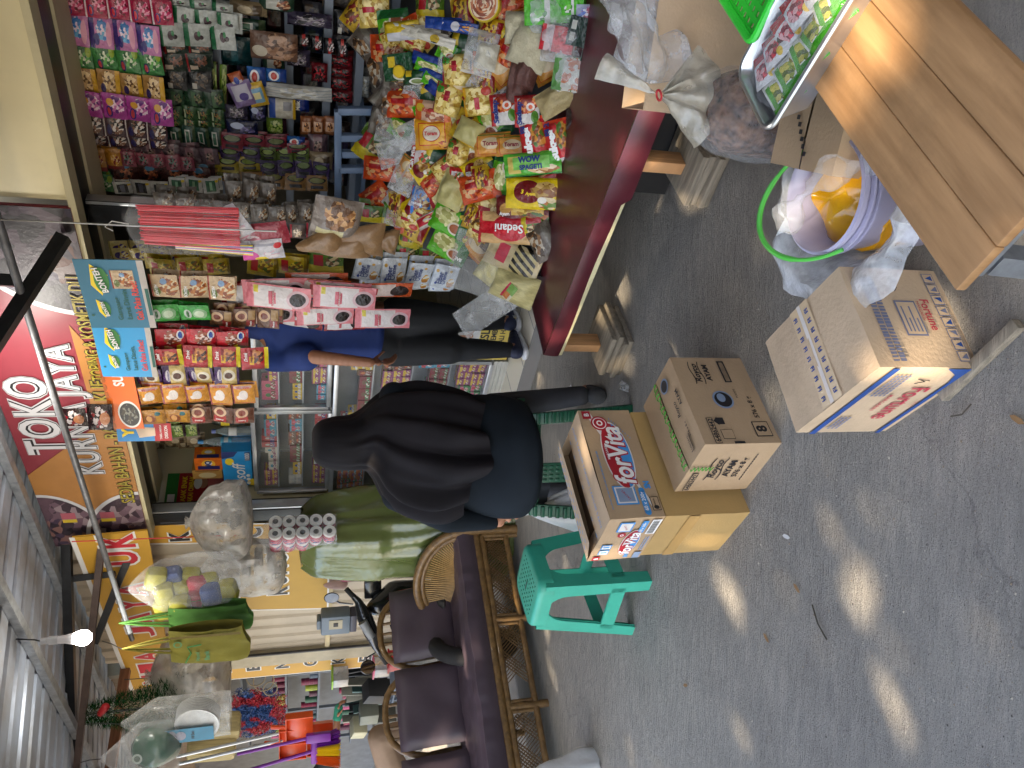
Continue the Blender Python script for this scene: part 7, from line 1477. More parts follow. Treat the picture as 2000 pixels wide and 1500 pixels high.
for i in range(3): goods(art('bluepouch', hx('284a90'), [('e', .4, .5, .12, .4, hx('c0c0c4')), ('p', .7, .5, .2, .4, hx('3a68b0'), hx('1c3068'), hx('d09838'))], .25), 866 + 16 * i, 45 + 4 * i, 78, 22, 100 + 3 * i, ['first', 'second', 'third'][i] + ' blue and white pouch beside the oil pouches', thick=.03, off=.07, name='oil_pouch')
goods(A['dgpack'], 785, 132, 60, 48, 90, 'dark green carton below the yellow oil pouch', thick=.05, off=.05, box=True, name='goods_box', cat='box'); goods(A['dgpack'], 812, 150, 56, 30, 92, 'dark green pack with a yellow tag and bowl picture', off=.06)
lid = goods(YELI, 781, 140, 2, 2, 0, 'jar with a bright yellow lid on the dark green carton', thick=.004, off=.09, name='jar', cat='jar'); lm = MB(); lm.lathe([(0, .02), (.024, .02), (.027, .016), (.027, 0), (.03, 0), (.03, -.05), (0, -.05)], 24); lid.data = lm.mesh('jar', pm('yellow_lid', hx('d0b020'), .4))
for i in range(5): goods(A['limepack'] if i % 2 else A['milkbox'], 838 + 6 * i, 120 + 16 * i, 74, 24, 112 + 5 * i, ['blue and white pouch edge left of the curly noodles, first in the fan', 'green pouch edge in the fan of packs, second', 'blue pouch edge in the fan of packs, third', 'green pouch edge in the fan of packs, fourth', 'blue pouch edge in the fan of packs, last'][i], thick=.02, off=.04)
ct = goods(art('cupnoodle', hx('b8a020'), [('e', .5, .5, .4, .4, hx('c8a888'))], .3), 945, 8, 2, 2, 0, 'round yellow rimmed noodle cup seen from its lid at the right edge', thick=.004, off=.1, name='noodle_cup', cat='cup'); lm = MB(); lm.lathe([(0, .0), (.06, .0)], 28, 1); lm.lathe([(.06, 0), (.066, .002), (.068, -.006), (.05, -.09), (0, -.09)], 28, 0); ct.data = lm.mesh('noodle_cup', [pm('cup_yellow', hx('c0a828'), .35), art('cup_lid', hx('c8b8a0'), [('p', .5, .5, .6, .6, hx('b87850'), hx('d0c0a8'), hx('8a4a30'))], .3)])
for i, (x, y) in enumerate(((905, 25), (985, 20), (730, 20), (720, 90), (840, 12), (985, 130), (905, 90), (960, 240), (900, 400), (1080, 350), (955, 410), (1060, 470), (920, 460), (1075, 130), (850, 310), (930, 290), (815, 440), (800, 420), (860, 250), (745, 140), (725, 285), (1040, 40), (990, 80), (770, 60), (700, 30), (760, 100), (830, 60), (880, 80), (870, 165), (905, 165), (950, 330), (985, 340), (945, 440), (905, 360), (850, 400), (835, 350), (800, 330), (805, 160), (830, 190), (890, 225), (1060, 60), (1000, 110), (960, 30), (980, 470), (1040, 440), (935, 480), (915, 415))):
    goods(A[['yellowbag', 'orangebag', 'noodle2', 'nutclear', 'greenseason', 'toram2', 'dgpack', 'limepack'][i % 8]], x, y, 66 + (i * 13) % 26, 50 + (i * 7) % 18, (i * 47) % 180, 'grocery pack buried in the heap under the others', off=-.03 + .012 * (i % 3), thick=.06, group='packs buried in the heap')
rs = random.Random(41); ks = ['noodle1', 'yellowbag', 'orangebag', 'noodle2', 'sedaap', 'limepack', 'toram2', 'yellow3', 'whitered', 'krupuk']
for i in range(46):
    x = rs.uniform(760, 1060); y = rs.uniform(15, 480)
    if (x > 960 and y > 190) or (x > 1000 and y < 190): continue
    goods(A[ks[i % 10]] if i % 4 else CRISP, x, y, rs.uniform(38, 56), rs.uniform(30, 42), rs.uniform(0, 180), 'small snack pack squeezed into the heap of noodles' if i % 4 else 'small crumpled clear bag squeezed into the heap of noodles', off=rs.uniform(.02, .045), thick=.045, crink=.32, group='small packs in the heap' if i % 4 else 'small clear bags in the heap')
# knotted cracker bag hanging over the table corner
CRK = film('cracker_bag', .55, hx('bab5a6'), .16, 16, .35)
kp = AT(1287, 186, 1.86); ck = thing('cracker_bag', 'clear bag of white crackers tied with a red band, fanned out over the table corner', 'bag', kp)
b = MB(); Rr = .155
def fan(u, v):
    th = -.98 + 1.88 * u; r = .012 + Rr * v; return RT * (math.sin(th) * r * 1.02) * 1.0 - UP * (math.cos(th) * r) * 1.0 + FW * (.011 * math.sin(13 * th + 2 * nz((th * 2, 0, 1))) * (1 - v * .7) * min(1, v * 4) - .0 + .02 * nz((th * 4, v * 4, 0)) - .045 * math.sin(math.pi * u) * math.sin(math.pi * min(1, v * .9)))
b.grid(lambda u, v: fan(u, v), 40, 14); b.grid(lambda u, v: fan(u, v) + FW * (.05 * math.sin(math.pi * u) * v), 40, 14, flip=True); b.build('lower_fan', CRK, ck)
b = MB()
def fan2(u, v):
    th = .32 + .45 * u; r = .012 + .165 * v; return RT * (math.sin(th) * r) + UP * (math.cos(th) * r) + FW * (.03 * v + .012 * nz((th * 5, v * 5, 2)) - .05 * math.sin(math.pi * u) * v)
b.grid(fan2, 30, 12); b.grid(lambda u, v: fan2(u, v) + FW * (.055 * math.sin(math.pi * u) * v), 30, 12, flip=True); b.build('upper_part', CRK, ck)
MB().tube([(.013 * math.cos(a), .012 * math.sin(a), .004 * math.cos(a)) for a in [2 * math.pi * i / 16 for i in range(16)]], .003, 6, closed=True).build('rubber_band', REDI, ck)
# tall cut open carton beside the table
p = G(1445, 150, 0); tall = Carton('carton', 'tall cut open brown carton beside the tied cracker bag', CARDL, (.79, 2.03), (.848, 2.18), (1.165, 1.886), 0, .44, 12, closed=False)
b = MB()
for i in range(9): b.box((.03 + .35 * i / 9 + .01 * (i % 3), .08, .30), (.006, .12, .12))
b.build('card_sheets', CARDL, tall.root, smooth=False)
o = link('clear_film', pouch(.26, .22, .12, .03, 22, 22, 9, .7).mesh('clear_film', CRISP)); o.matrix_world = frame(AT(1255, 75, 1.97), RT * .9 + UP * .3, UP * .8 - FW * .5); tag(o, 'crumpled clear plastic sheet on top of the tall cut carton', 'plastic film')
# ================================================================ things hanging at the left
def hang_frame(x, y, d): p = AT(x, y, d); return p
def hook(p, top, label):
    tag(MB().tube([p, p.lerp(top, .5) + V((.006, 0, 0)), top], .0028, 5).build('string', BLACK), label, 'string')
# bag of yarn or sponge packs
yp = AT(262, 1150, 4.75); t = thing('sponge_bag', 'clear bag of yellow, red and blue sponge packs hanging under the truss', 'bag', yp, -.5)
SPG = {'y': pm('sponge_yellow', hx('9c962e'), .6, var=.15, scale=30, bump=.4, bscale=60), 'r': pm('sponge_red', hx('a83040'), .6, var=.15, scale=30, bump=.4, bscale=60), 'b': pm('sponge_blue', hx('2a4078'), .6, var=.15, scale=30, bump=.4, bscale=60)}
rs = random.Random(2)
for i, (x, y, c) in enumerate(((305, 1130, 'y'), (338, 1128, 'b'), (372, 1130, 'y'), (322, 1158, 'y'), (352, 1152, 'y'), (322, 1188, 'y'), (352, 1182, 'y'), (382, 1145, 'r'), (384, 1175, 'r'), (412, 1160, 'b'), (445, 1152, 'y'), (408, 1140, 'y'))):
    q = AT(x, y, 4.75 + .03 * (i % 3)) - yp; q = MX.Rotation(.5, 3, 'Z') @ q
    o = MB().box((0, 0, 0), (.135, .09, .115)).build('sponge', SPG[c], t, q, (rs.uniform(-.1, .1), rs.uniform(-.25, .25), 0), bevel=.032)
b = MB()
def yb(u, v):
    a = 2 * math.pi * u; r = .015 + .16 * min(1, (v / .3)) ** .8 if v < .9 else .175 - .1 * (v - .9) / .1
    r *= 1 + .1 * math.sin(7 * a) * max(0, .4 - v) + .12 * nz((math.cos(a) * 2, math.sin(a) * 2, v * 4)); return (r * math.cos(a) * 1.0 + .05 * v, r * math.sin(a) * .6, .03 - .60 * v)
b.grid(yb, 40, 26, flip=True); b.build('film', film('yarn_film', .1, scale=22), t)
hook(yp + V((0, 0, .03)), TP(225, 1150, 0), 'short black string holding the bag of sponge packs')
# tote bags
def tote(label, box, d, mt, yaw, mark=False, strap_h=.25):
    x0, y0, x1, y1 = box; p, q = AT(x0, y0, d), AT(x0, y1, d); w_ = (p - q).length; zt = AT(x0, (y0 + y1) / 2, d); zb = AT(x1, (y0 + y1) / 2, d); h_ = zt.z - zb.z
    t = thing('tote_bag', label, 'bag', zt, yaw)
    b = MB()
    for sg in (1, -1): b.grid(lambda u, v: ((u - .5) * w_ * (1 + .06 * v), sg * (.012 + .03 * math.sin(math.pi * v * .9) + .012 * nz((u * 4, v * 4, sg))), -h_ * v - .02 * math.sin(u * 5) * v), 14, 16, flip=sg > 0)
    b.build('cloth', mt, t)
    b = MB()
    for sg in (1, -1): b.grid(lambda u, v: ((-.5 + .28 + .44 * u) * w_ * (1 - v) + (v) * (.006 * (u - .5)), sg * .014 * (1 - v), strap_h * v), 6, 8) if False else None
    for sg in (1, -1):
        for s_ in (-.2, .2): b.tube([(s_ * w_, sg * .014, -.01), (s_ * w_ * .55, sg * .01, strap_h * .5), (0, 0, strap_h)], [.007, .006, .004], 6)
    b.build('strap', mt, t)
    if mark:
        d_ = MB(); M_ = MX.Translation((0, -.05, 0)) @ UPF
        d_.text('FRESH', -w_ * .1, -h_ * .34, w=w_ * .3, z=.003, m=0, mat=M_, bold=.02) if False else None
        d_.tube([(-w_ * .4, -h_ * .2, 0), (-w_ * .1, -h_ * .28, 0), (w_ * .1, -h_ * .24, 0), (w_ * .15, -h_ * .42, 0)], .004, 5, 0, M_); d_.ell(w_ * .2, -h_ * .12, .022, .022, 0, 0, M_); d_.ell(w_ * .2, -h_ * .12, .015, .015, .001, 1, M_)
        d_.text('Hood', -w_ * .22, -h_ * .36, w=w_ * .28, z=.002, m=0, mat=M_, bold=.02); d_.text('Bank', -w_ * .2, -h_ * .48, w=w_ * .3, z=.002, m=0, mat=M_, bold=.02)
        for i in range(18): d_.ell(w_ * .42, -h_ * (.06 + .05 * i), .01, .012, .0005, 2, M_)
        d_.build('printing', [GRNI, mt, pm('tote_brown', hx('6a5a20'), .8)], t, smooth=False)
    return t
YT = pm('mustard_cloth', hx('766e1e'), .85, var=.15, scale=6, bump=.2, bscale=200); GT = pm('lime_cloth', hx('3c6a22'), .85, var=.15, scale=6, bump=.2, bscale=200)
tt = tote('mustard yellow cloth tote bag with green print hanging under the truss', (332, 1218, 482, 1302), 4.6, YT, -.5, True, .24); tote('lime green cloth tote bag hanging behind the mustard one', (330, 1180, 488, 1240), 4.75, GT, -.4, False, .26)
hook(tt.location + V((0, 0, .24)), TP(200, 1252, 0), 'black string holding the two cloth tote bags')
# tinsel tree, foam plate bag, hat bag
tn_ = AT(168, 1395, 5.6); t = thing('tinsel_tree', 'small dark green tinsel tree hanging upright behind the foam plates bag', 'tinsel tree', tn_, 0)
b = MB(); rs = random.Random(3); Ht = .62
for i in range(5200):
    v = rs.random() ** .8; a = rs.uniform(0, 6.283); r0 = (.05 + .17 * v) * rs.uniform(.35, 1); p = V((math.cos(a) * r0, math.sin(a) * r0, -Ht * v)); dv = V((math.cos(a), math.sin(a), rs.uniform(-.6, .5))).normalized() * rs.uniform(.025, .05); sd = dv.cross(V((rs.uniform(-1, 1), rs.uniform(-1, 1), 1))).normalized() * .0035
    b.add([p - sd, p + sd, p + dv], [(0, 1, 2)])
tm = pm('tinsel_green', hx('12602a'), .25, .6, var=.5, scale=40); b.build('tinsel', tm, t, smooth=False)
b = MB(); b.tube([(0, 0, .02), (0, 0, -Ht)], .008, 6); b.build('stem', DKG, t); body_mesh('red_bow', blob([[(V((.02, -.06, -.1)), .025), (V((.06, -.07, -.13)), .03)]], .01), REDI, t)
pl = AT(258, 1412, 4.9); t = thing('plate_bag', 'clear bag of white foam plates with a blue label at the left', 'bag', pl, -.45)
FOAM = pm('foam', (.7, .7, .68), .7)
for i in range(9): MB().lathe([(0, 0), (.10, 0), (.125, .016), (.125, .019), (.098, .004), (0, .004)], 28).build('foam_plate', FOAM, t, (.0, -.03 + .012 * i - .02, -.36), (math.radians(86), 0, 0))
b = MB()
def pb(u, v):
    a = 2 * math.pi * u; c_, s_ = math.cos(a), math.sin(a); r = .14 * min(1, .08 + (v / .34)) ; p_ = 4; q = 1 / (abs(c_) ** p_ + abs(s_) ** p_) ** (1 / p_); return (r * q * c_ * (1 + .05 * nz((c_ * 4, s_ * 4, v * 6))), r * .5 * q * s_, .06 - .60 * v)
b.grid(pb, 44, 24, flip=True); b.build('film', film('plate_film', .22, hx('c8c8c4'), .2, 16), t)
d = MB(); M_ = MX.Translation((-.055, -.085, -.28)) @ UPF; d.rect(-.055, -.17, .055, .17, 0, 0, M_); d.rect(-.055, .11, .055, .17, .001, 1, M_); d.ell(-.0, .06, .045, .028, .001, 1, M_); d.ell(0, .01, .035, .028, .001, 1, M_); d.text('10 Set', 0, -.055, w=.06, z=.002, m=2, mat=M_, bold=.02); d.build('label', [pm('label_blue', hx('2a7a98'), .5), pm('label_lilac', hx('8a8a98'), .5), BLACK], t, smooth=False)
hook(pl + V((0, 0, .06)), TP(163, 1415, -.12), 'black string holding the bag of foam plates')
ht = AT(250, 1476, 4.8); t = thing('bowl_bag', 'clear bag with a dark green plastic bowl hanging at the far left', 'bag', ht, 0)
b = MB(); b.lathe([(0, .03), (.07, .025), (.10, .0), (.118, -.05), (.122, -.13), (.124, -.15), (.118, -.15), (.11, -.05), (0, 0)], 32); b.build('bowl', pm('bowl_green', hx('1f4a34'), .25), t, (.02, 0, -.10), (1.15, .3, 0)); b = MB(); b.ell(0, 0, .028, .028); b.build('sticker', art('stk', hx('a8b0a8'), [('e', .5, .5, .3, .3, hx('4a5a48'))], .4, 0, 0), t, (.03, -.125, -.07), (math.pi / 2 - .2, 0, 0), smooth=False)
b = MB(); b.grid(lambda u, v: (lambda a, r: (r * math.cos(a) * (1 + .08 * math.sin(6 * a)), r * .95 * math.sin(a), .14 - .42 * v))(2 * math.pi * u, .01 + .15 * min(1, v / .45) - (.08 * (v - .85) / .15 if v > .85 else 0)), 40, 20, flip=True); b.build('film', film('bowl_film', .1, scale=18), t)
hook(ht + V((0, 0, .14)), TP(155, 1490, -.12), 'green string holding the bowl bag at the far left')
s_, z_ = FP(195, 1055, -.3); s2, z2 = FP(462, 1045, -.3); tag(MB().tube([W(s_, -.3, z_ + .15), W(s2, -.3, z2)], .0035, 5).build('string', REDI), 'long red string hanging down to the translucent bags', 'string')
a, c = AT(215, 1115, 4.95), AT(255, 1237, 4.9); tag(MB().tube([a, c], .014, 8).build('hanging_pipe', GALV), 'short grey pipe end slanting down under the black truss', 'pipe')
# ================================================================ neighbouring shop
NS = thing('neighbour_shop', 'neighbouring shop with pale corrugated wall behind the scooter', 'shop', mat=SHOP)
COR = pm('corrugated_wall', hx('b8ac98'), .5, .1, var=.1, scale=3, dirt=.2)
def wx(y, x=600, k=.12): return FP(x, y, k)[0]
kN = .12
sa, sb_ = wx(1022), wx(1262)
b = MB(); prof = []; x = sb_
while x < sa: prof += [(x, 0), (x + .05, 0), (x + .07, .018), (x + .12, .018), (x + .14, 0)]; x += .17
n = len(prof); b.add([(s, kN + h, z) for z in (.0, 2.95) for s, h in prof], [(i, i + 1, n + i + 1, n + i) for i in range(n - 1)]); b.build('corrugated_wall', COR, NS, smooth=False)
b = MB(); b.box(((sb_ - .12), kN - .01, 1.2), (.24, .06, 2.4)); b.build('door_jamb', pm('jamb_beige', hx('b0a68e'), .6, dirt=.3), NS, smooth=False); MB().box((sb_ + .012, kN - .05, 1.2), (.02, .02, 2.4)).build('dark_groove', DKG, NS, smooth=False)
MB().box(((sa + sb_) / 2, kN - .02, FP(640, 1150, kN)[1] - .02), (sa - sb_, .03, .04)).build('wall_rail', pm('rail_cream', hx('c0b088'), .6), NS, smooth=False)
sE = sb_ - .24
MB().box((sE - 6, 1.9, 1.5), (12.2, .06, 3)).build('back_wall', pm('far_wall', hx('6a6c70'), .7), NS, smooth=False); MB().box((sE - 5.9, 1.02, 3.02), (12.4, 1.85, .05)).build('ceiling', pm('far_wall', hx('6a6c70'), .7), NS, smooth=False); MB().box((sE + .02, 1.0, 1.5), (.06, 1.8, 3)).build('side_wall', pm('far_side', hx('7a766c'), .7), NS, smooth=False)
MB().box((sE - 2.6, kN + .05, 2.75), (5.2, .05, .5)).build('upper_wall', pm('upper_planks', hx('7a6a58'), .7, var=.25, scale=4, stretch=(10, 1, 1)), NS, smooth=False)
YEL = pm('sign_yellow', hx('cc9c34'), .5, var=.07, scale=4); YELP = pm('sign_mustard', hx('b8902a'), .5, var=.06, scale=4)
def signboard(label, corners, k, mats, draw, name='sign'):
    """a sheet whose corners are photographed points on the plane k: tl, tr, br, bl"""
    P = [FP(x, y, k) for x, y in corners]; cx = sum(p[0] for p in P) / 4; cz = sum(p[1] for p in P) / 4
    t = thing(name, label, 'sign', mat=SHOP @ MX.Translation((cx, k, cz)) @ UPF); b = MB(); q = [(p[0] - cx, p[1] - cz) for p in P]
    b.flat(q, 0); b.add([(x, y, z) for z in (-.012, -.001) for x, y in q], [(3, 2, 1, 0), (0, 1, 5, 4), (1, 2, 6, 5), (2, 3, 7, 6), (3, 0, 4, 7)]); b.build('board', mats[0], t, smooth=False); d = MB(); draw(d, q); d.build('lettering', mats, t, smooth=False); return t
def slab(d, ch, x, y, h, z=.002, rot=0, w=None):
    d.text(ch, x, y, h=h * 1.18, w=w and w * 1.2, z=z, m=1, bold=.07, rot=rot); d.text(ch, x, y, h=h, w=w, z=z + .0015, m=2, bold=.035, rot=rot)
def bengkel(d, q):
    top = ((q[0][0] + q[1][0]) / 2, (q[0][1] + q[1][1]) / 2); bot = ((q[2][0] + q[3][0]) / 2, (q[2][1] + q[3][1]) / 2)
    for i, cch in enumerate('BENGKEL'):
        f_ = (i + .72) / 7.1; slab(d, cch, top[0] + (bot[0] - top[0]) * f_, top[1] + (bot[1] - top[1]) * f_, .115, w=.125)
    for a_, b_ in ((0, 3), (1, 2)):
        p, r = V((*q[a_], .001)), V((*q[b_], .001)); d.bar(p, r, .012, .002, 1)
signboard('yellow strip sign with dark letters running down beside the doorway', ((395, 1332), (395, 1290), (785, 1262), (785, 1296)), kN - .03, [YEL, WHITE, BLACK], bengkel)
def kstrip(d, q):
    slab(d, 'K', 0, q[0][1] - .2, .13, w=.12); slab(d, 'A', 0, q[0][1] - .44, .13, w=.12); slab(d, 'C', 0, q[0][1] - .68, .13, w=.12)
    for a_, b_ in ((0, 3), (1, 2)): d.bar(V((*q[a_], .001)), V((*q[b_], .001)), .014, .002, 1)
signboard('yellow strip sign with a dark letter right beside the side pillar', ((292, 1062), (292, 1024), (600, 1022), (600, 1058)), kN - .03, [YEL, WHITE, BLACK], kstrip)
def kboard(d, q):
    w_ = q[1][0] - q[0][0]; y_ = (q[0][1] + q[2][1]) / 2
    for i, ch in enumerate('KUNCI'): slab(d, ch, q[0][0] + w_ * (.28 + .16 * i), y_ + .04, .15, w=.12)
    for i in range(4): a_, b_ = q[i], q[(i + 1) % 4]; d.bar(V((*a_, .001)), V((*b_, .001)), .014, .002, 1)
signboard('mustard name board with dark letters on the corrugated wall', ((468, 1192), (468, 1062), (643, 1062), (640, 1188)), kN - .05, [YELP, WHITE, BLACK], kboard)
RDL = pm('sign_letter_red', hx('c82838'), .5)
def banner(d, q):
    tl, tr, br, bl = [V((*p, 0)) for p in q]
    n_ = 10; word = 'DUNIA SAHUR'[:11]
    word = 'NIA JAYA UK'
    for i, ch in enumerate(word):
        if ch == ' ': continue
        f_ = (i + .6) / len(word); t_ = tl.lerp(tr, f_); b_ = bl.lerp(br, f_); m_ = t_.lerp(b_, .56); h_ = (t_ - b_).length * .48; sl_ = math.atan2((tr - tl).y, (tr - tl).x)
        d.text(ch, m_.x, m_.y, h=h_ * 1.14, w=(tr - tl).length / len(word) * .98, z=.002, m=1, bold=.08, rot=sl_); d.text(ch, m_.x, m_.y, h=h_, w=(tr - tl).length / len(word) * .76, z=.0035, m=2, bold=.03, rot=sl_)
    d.bar(tl + V((0, 0, .001)), tr + V((0, 0, .001)), .03, .003, 1)
bn = signboard('yellow banner with big red letters edged in white above the neighbouring shop', ((258, 1348), (140, 1050), (288, 1036), (338, 1330)), -.12, [YEL, WHITE, RDL], banner)
pw = thing('power_box', 'grey water pump timer box hanging on the corrugated wall above the scooter', 'box', AT(655, 1212, 6.1), RS + .3)
GBX = pm('box_grey', hx('6a7884'), .45); b = MB(); b.box((0, 0, 0), (.19, .12, .22)); b.build('housing', GBX, pw, bevel=.015); MB().box((0, 0, -.135), (.17, .11, .05)).build('base', pm('box_dark', hx('3a3a48'), .5), pw, bevel=.008); MB().box((0, 0, .125), (.09, .08, .03)).build('top_cap', GBX, pw, bevel=.006)
d = MB(); d.box((.02, -.062, .0), (.09, .006, .10), 0); d.box((.02, -.066, -.0), (.035, .006, .035), 1); d.build('switch_plate', [pm('plate_beige', hx('a8a088'), .5), BLACK], pw, smooth=False)
pk = AT(668, 1140, 6.3); t = thing('pink_bag', 'small pink bag and bottle hanging on the rail of the corrugated wall', 'bag', pk); body_mesh('bag', blob([[(V((0, 0, 0)), .05), (V((.01, 0, .06)), .055), (V((0, 0, .12)), .03)]], .015), pm('pale_pink', hx('b89890'), .6), t); b = MB(); b.lathe([(0, -.14), (.03, -.14), (.03, .0), (.01, .03), (0, .04)], 16); b.build('bottle', pm('pink_bottle', hx('c04a78'), .4), t, (.05, -.02, 0))
# shop contents at the far left
rs = random.Random(9); fr2 = W(sE - 1.0, 1.2, 0)
def atk(x, y, k): s_, z_ = FP(x, y, k); return W(s_, k, z_)
b = MB(); col = 0
for i in range(11000):
    x_ = rs.gauss(500, 28); y_ = rs.gauss(1392, 22)
    if not (455 < x_ < 560 and 1345 < y_ < 1440): continue
    p = atk(x_, y_, .55 + rs.uniform(-.08, .08)); dv = V((rs.uniform(-1, 1), rs.uniform(-1, 1), rs.uniform(-1, 1))).normalized() * .035; sd = dv.cross(V((0, 1, .3))).normalized() * .004
    b.add([p - sd, p + sd, p + dv], [(0, 1, 2)], None, 0 if nz((x_ * .03, y_ * .05, 1)) > 0 else 1)
tag(b.build('tinsel_garland', [pm('tinsel_red', hx('8a1428'), .25, .6, var=.4, scale=40), pm('tinsel_blue', hx('1c3f78'), .25, .6, var=.4, scale=40)], None, smooth=False), 'bunches of red and blue tinsel garland hanging in the far left shop', 'tinsel')
for i, (x, y, r) in enumerate(((500, 1322, .09), (515, 1330, .1), (528, 1345, .07))): tag(MB().tube([atk(x, y, .3 + .06 * i) + V((r * math.cos(a), 0, r * math.sin(a))) for a in [2 * math.pi * j / 24 for j in range(24)]], .006, 6, closed=True).build('wire_ring', pm('beige_ring', hx('9a8c74'), .6)), ['first', 'second', 'smallest'][i] + ' beige ring of the bunch hanging in the far left shop', 'ring', 'rings in the far left shop')
shf = thing('display_shelf', 'grey shelf unit with coloured tape rolls in the far left shop', 'shelf', mat=SHOP)
s0, _ = FP(600, 1440, 1.2); s1, _ = FP(600, 1320, 1.2)
for xx in (480, 560, 620, 690, 760): _, z_ = FP(xx, 1390, 1.2); MB().box(((s0 + s1) / 2, 1.3, z_), (abs(s1 - s0) + .5, .35, .025)).build('board', GSH, shf, smooth=False)
for s_ in (s0 - .1, (s0 + s1) / 2, s1 + .1): MB().box((s_, 1.2, 1.0), (.04, .04, 2)).build('upright', GSH, shf, smooth=False)
PC = ['2a4a4c', '8a2048', '3a6a78', '98a838', '5a3048', '2c5a4a', '7a2a4a', '384858', 'b04a78', '4a5a70']
for xx in (560, 620, 690):
    _, z_ = FP(xx, 1390, 1.2)
    for i in range(11):
        s_ = min(s0, s1) + abs(s1 - s0) * (i + .5) / 11; c_ = PC[rs.randrange(10)]; nst = rs.randint(2, 4)
        for q in range(nst):
            b = MB(); b.lathe([(.02, 0), (.045, 0), (.045, .05), (.02, .05)], 16); o = b.build('tape_roll', pm('tape_' + c_, hx(c_), .5)); o.location = W(s_, 1.25, z_ + .013 + q * .052); tag(o, 'coloured tape roll stacked on the grey shelf of the far left shop', 'tape roll', 'tape rolls in the far left shop')
# hanging clothes hangers / cables, boxes
for i in range(22):
    x_ = 690 + rs.uniform(0, 55); y_ = 1310 + i * 4.5; p = atk(x_ - 25, y_, .5 + rs.uniform(0, .2)); c_ = ['1a1a1e', '2a2224', '4a6a68', '8a8a80', '1c2028'][rs.randrange(5)]
    o = MB().box((0, 0, -.12), (.02, .10, rs.uniform(.22, .34))).build('hanging_strip', pm('strip_' + c_, hx(c_), .5), bevel=.004); o.location = p; o.rotation_euler = (rs.uniform(-.1, .1), rs.uniform(-.2, .2), RS + rs.uniform(-.4, .4)); tag(o, 'dark strip of goods hanging in a row in the far left shop', 'strip', 'dark strips hanging in the far left shop')
for i, (x, y, c_, lb) in enumerate(((665, 1322, '9ad048', 'clear green rimmed plastic box behind the scooter mirror'), (745, 1302, 'd86a88', 'pink plastic box behind the scooter mirror'), (775, 1290, 'c02028', 'red plastic crate behind the left sofa back'))):
    p = atk(x, y, .0 if i < 2 else -.1); t = thing('plastic_box', lb, 'box', p, RS); MB().box((0, 0, 0), (.16, .14, .14)).build('body', film('box_' + c_, .5, hx('b8b8b8'), .2, 5) if i < 2 else pm('crate_red', hx(c_), .4), t, bevel=.01); MB().box((0, 0, .076), (.18, .16, .015)).build('lid', pm('lid_' + c_, hx(c_), .4), t, bevel=.005)
for i, (x, y, w_, h_, c_) in enumerate(((720, 1390, .25, .2, '6a7068'), (750, 1400, .2, .24, '4a4c48'), (700, 1420, .18, .16, 'a8a890'), (735, 1350, .2, .25, '2a2c30'))):
    o = MB().box((0, 0, 0), (w_, .2, h_)).build('stock_box', pm('stk_' + c_, hx(c_), .6), bevel=.01); o.location = atk(x, y, .25); o.rotation_euler = (0, .1 * i, RS); tag(o, ['greenish grey box on the floor side of the far left shop', 'dark grey box low in the far left shop', 'pale box near the crouching man', 'black box under the hanging strips'][i], 'box')
# brooms, mops and dustpans hanging at the far left
def stick(label, a, c, mt, r=.011, name='broom_stick', cat='broom handle'): return tag(MB().tube([AT(*a), AT(*c)], r, 8).build(name, mt), label, cat)
ORP = pm('dustpan_orange', hx('e0501c'), .35); PUR = pm('broom_purple', hx('7a2a98'), .4)
stick('silver mop pole leading to the upper orange dustpan', (345, 1478, 5.3), (545, 1432, 5.3), ALU); stick('silver mop pole below the other one', (350, 1492, 5.35), (555, 1445, 5.3), ALU); 
for i, (x, y, lb) in enumerate(((585, 1418, 'bright orange dustpan in clear film, upper one'), (572, 1448, 'bright orange dustpan, lower one behind the purple broom'), (625, 1440, 'orange dustpan edge next to the purple brush'))):
    p = AT(x, y, 5.25 + .05 * i); t = thing('dustpan', lb, 'dustpan', p, -.3 + .2 * i); b = MB(); W2 = .11
    b.grid(lambda u, v: ((u - .5) * .2, -.02 * math.sin(math.pi * v) , -(v - .5) * .17), 8, 8); b.grid(lambda u, v: ((u - .5) * .2, .008 - .02 * math.sin(math.pi * v), -(v - .5) * .17), 8, 8, flip=True)
    for sg in (-1, 1): b.box((sg * .1, -.02, 0), (.006, .06, .17))
    b.box((0, -.02, .085), (.2, .06, .006)); b.build('pan', ORP, t); b = MB(); b.tube([(0, 0, .085), (0, .02, .18)], .014, 8); b.build('handle', ORP, t)
br = AT(608, 1468, 5.2); t = thing('broom', 'purple broom with orange and yellow bristles at the far left edge', 'broom', br, 0); MB().tube([(-.18, .1, .75), (0, 0, 0)], .012, 8).build('pole', PUR, t); MB().box((0, 0, -.02), (.16, .04, .045)).build('head', PUR, t, bevel=.01)
b = MB(); rs = random.Random(8)
for i in range(420):
    x_ = rs.uniform(-.08, .08); y_ = rs.uniform(-.02, .02); b.tube([(x_, y_, -.03), (x_ * 1.5, y_ * 2, -.17 + rs.uniform(-.02, .01))], .0022, 3, int((x_ + .08) / .16 * 2.99), cap=False)
b.build('bristles', [ORGI, YELI, PUR], t)
br = AT(622, 1440, 5.15); t = thing('brush', 'purple scrubbing brush hanging beside the orange dustpans', 'brush', br, 0); MB().box((0, 0, 0), (.06, .05, .16)).build('head', PUR, t, bevel=.012); MB().tube([(0, 0, .08), (-.06, .03, .5)], .011, 8).build('pole', PUR, t)
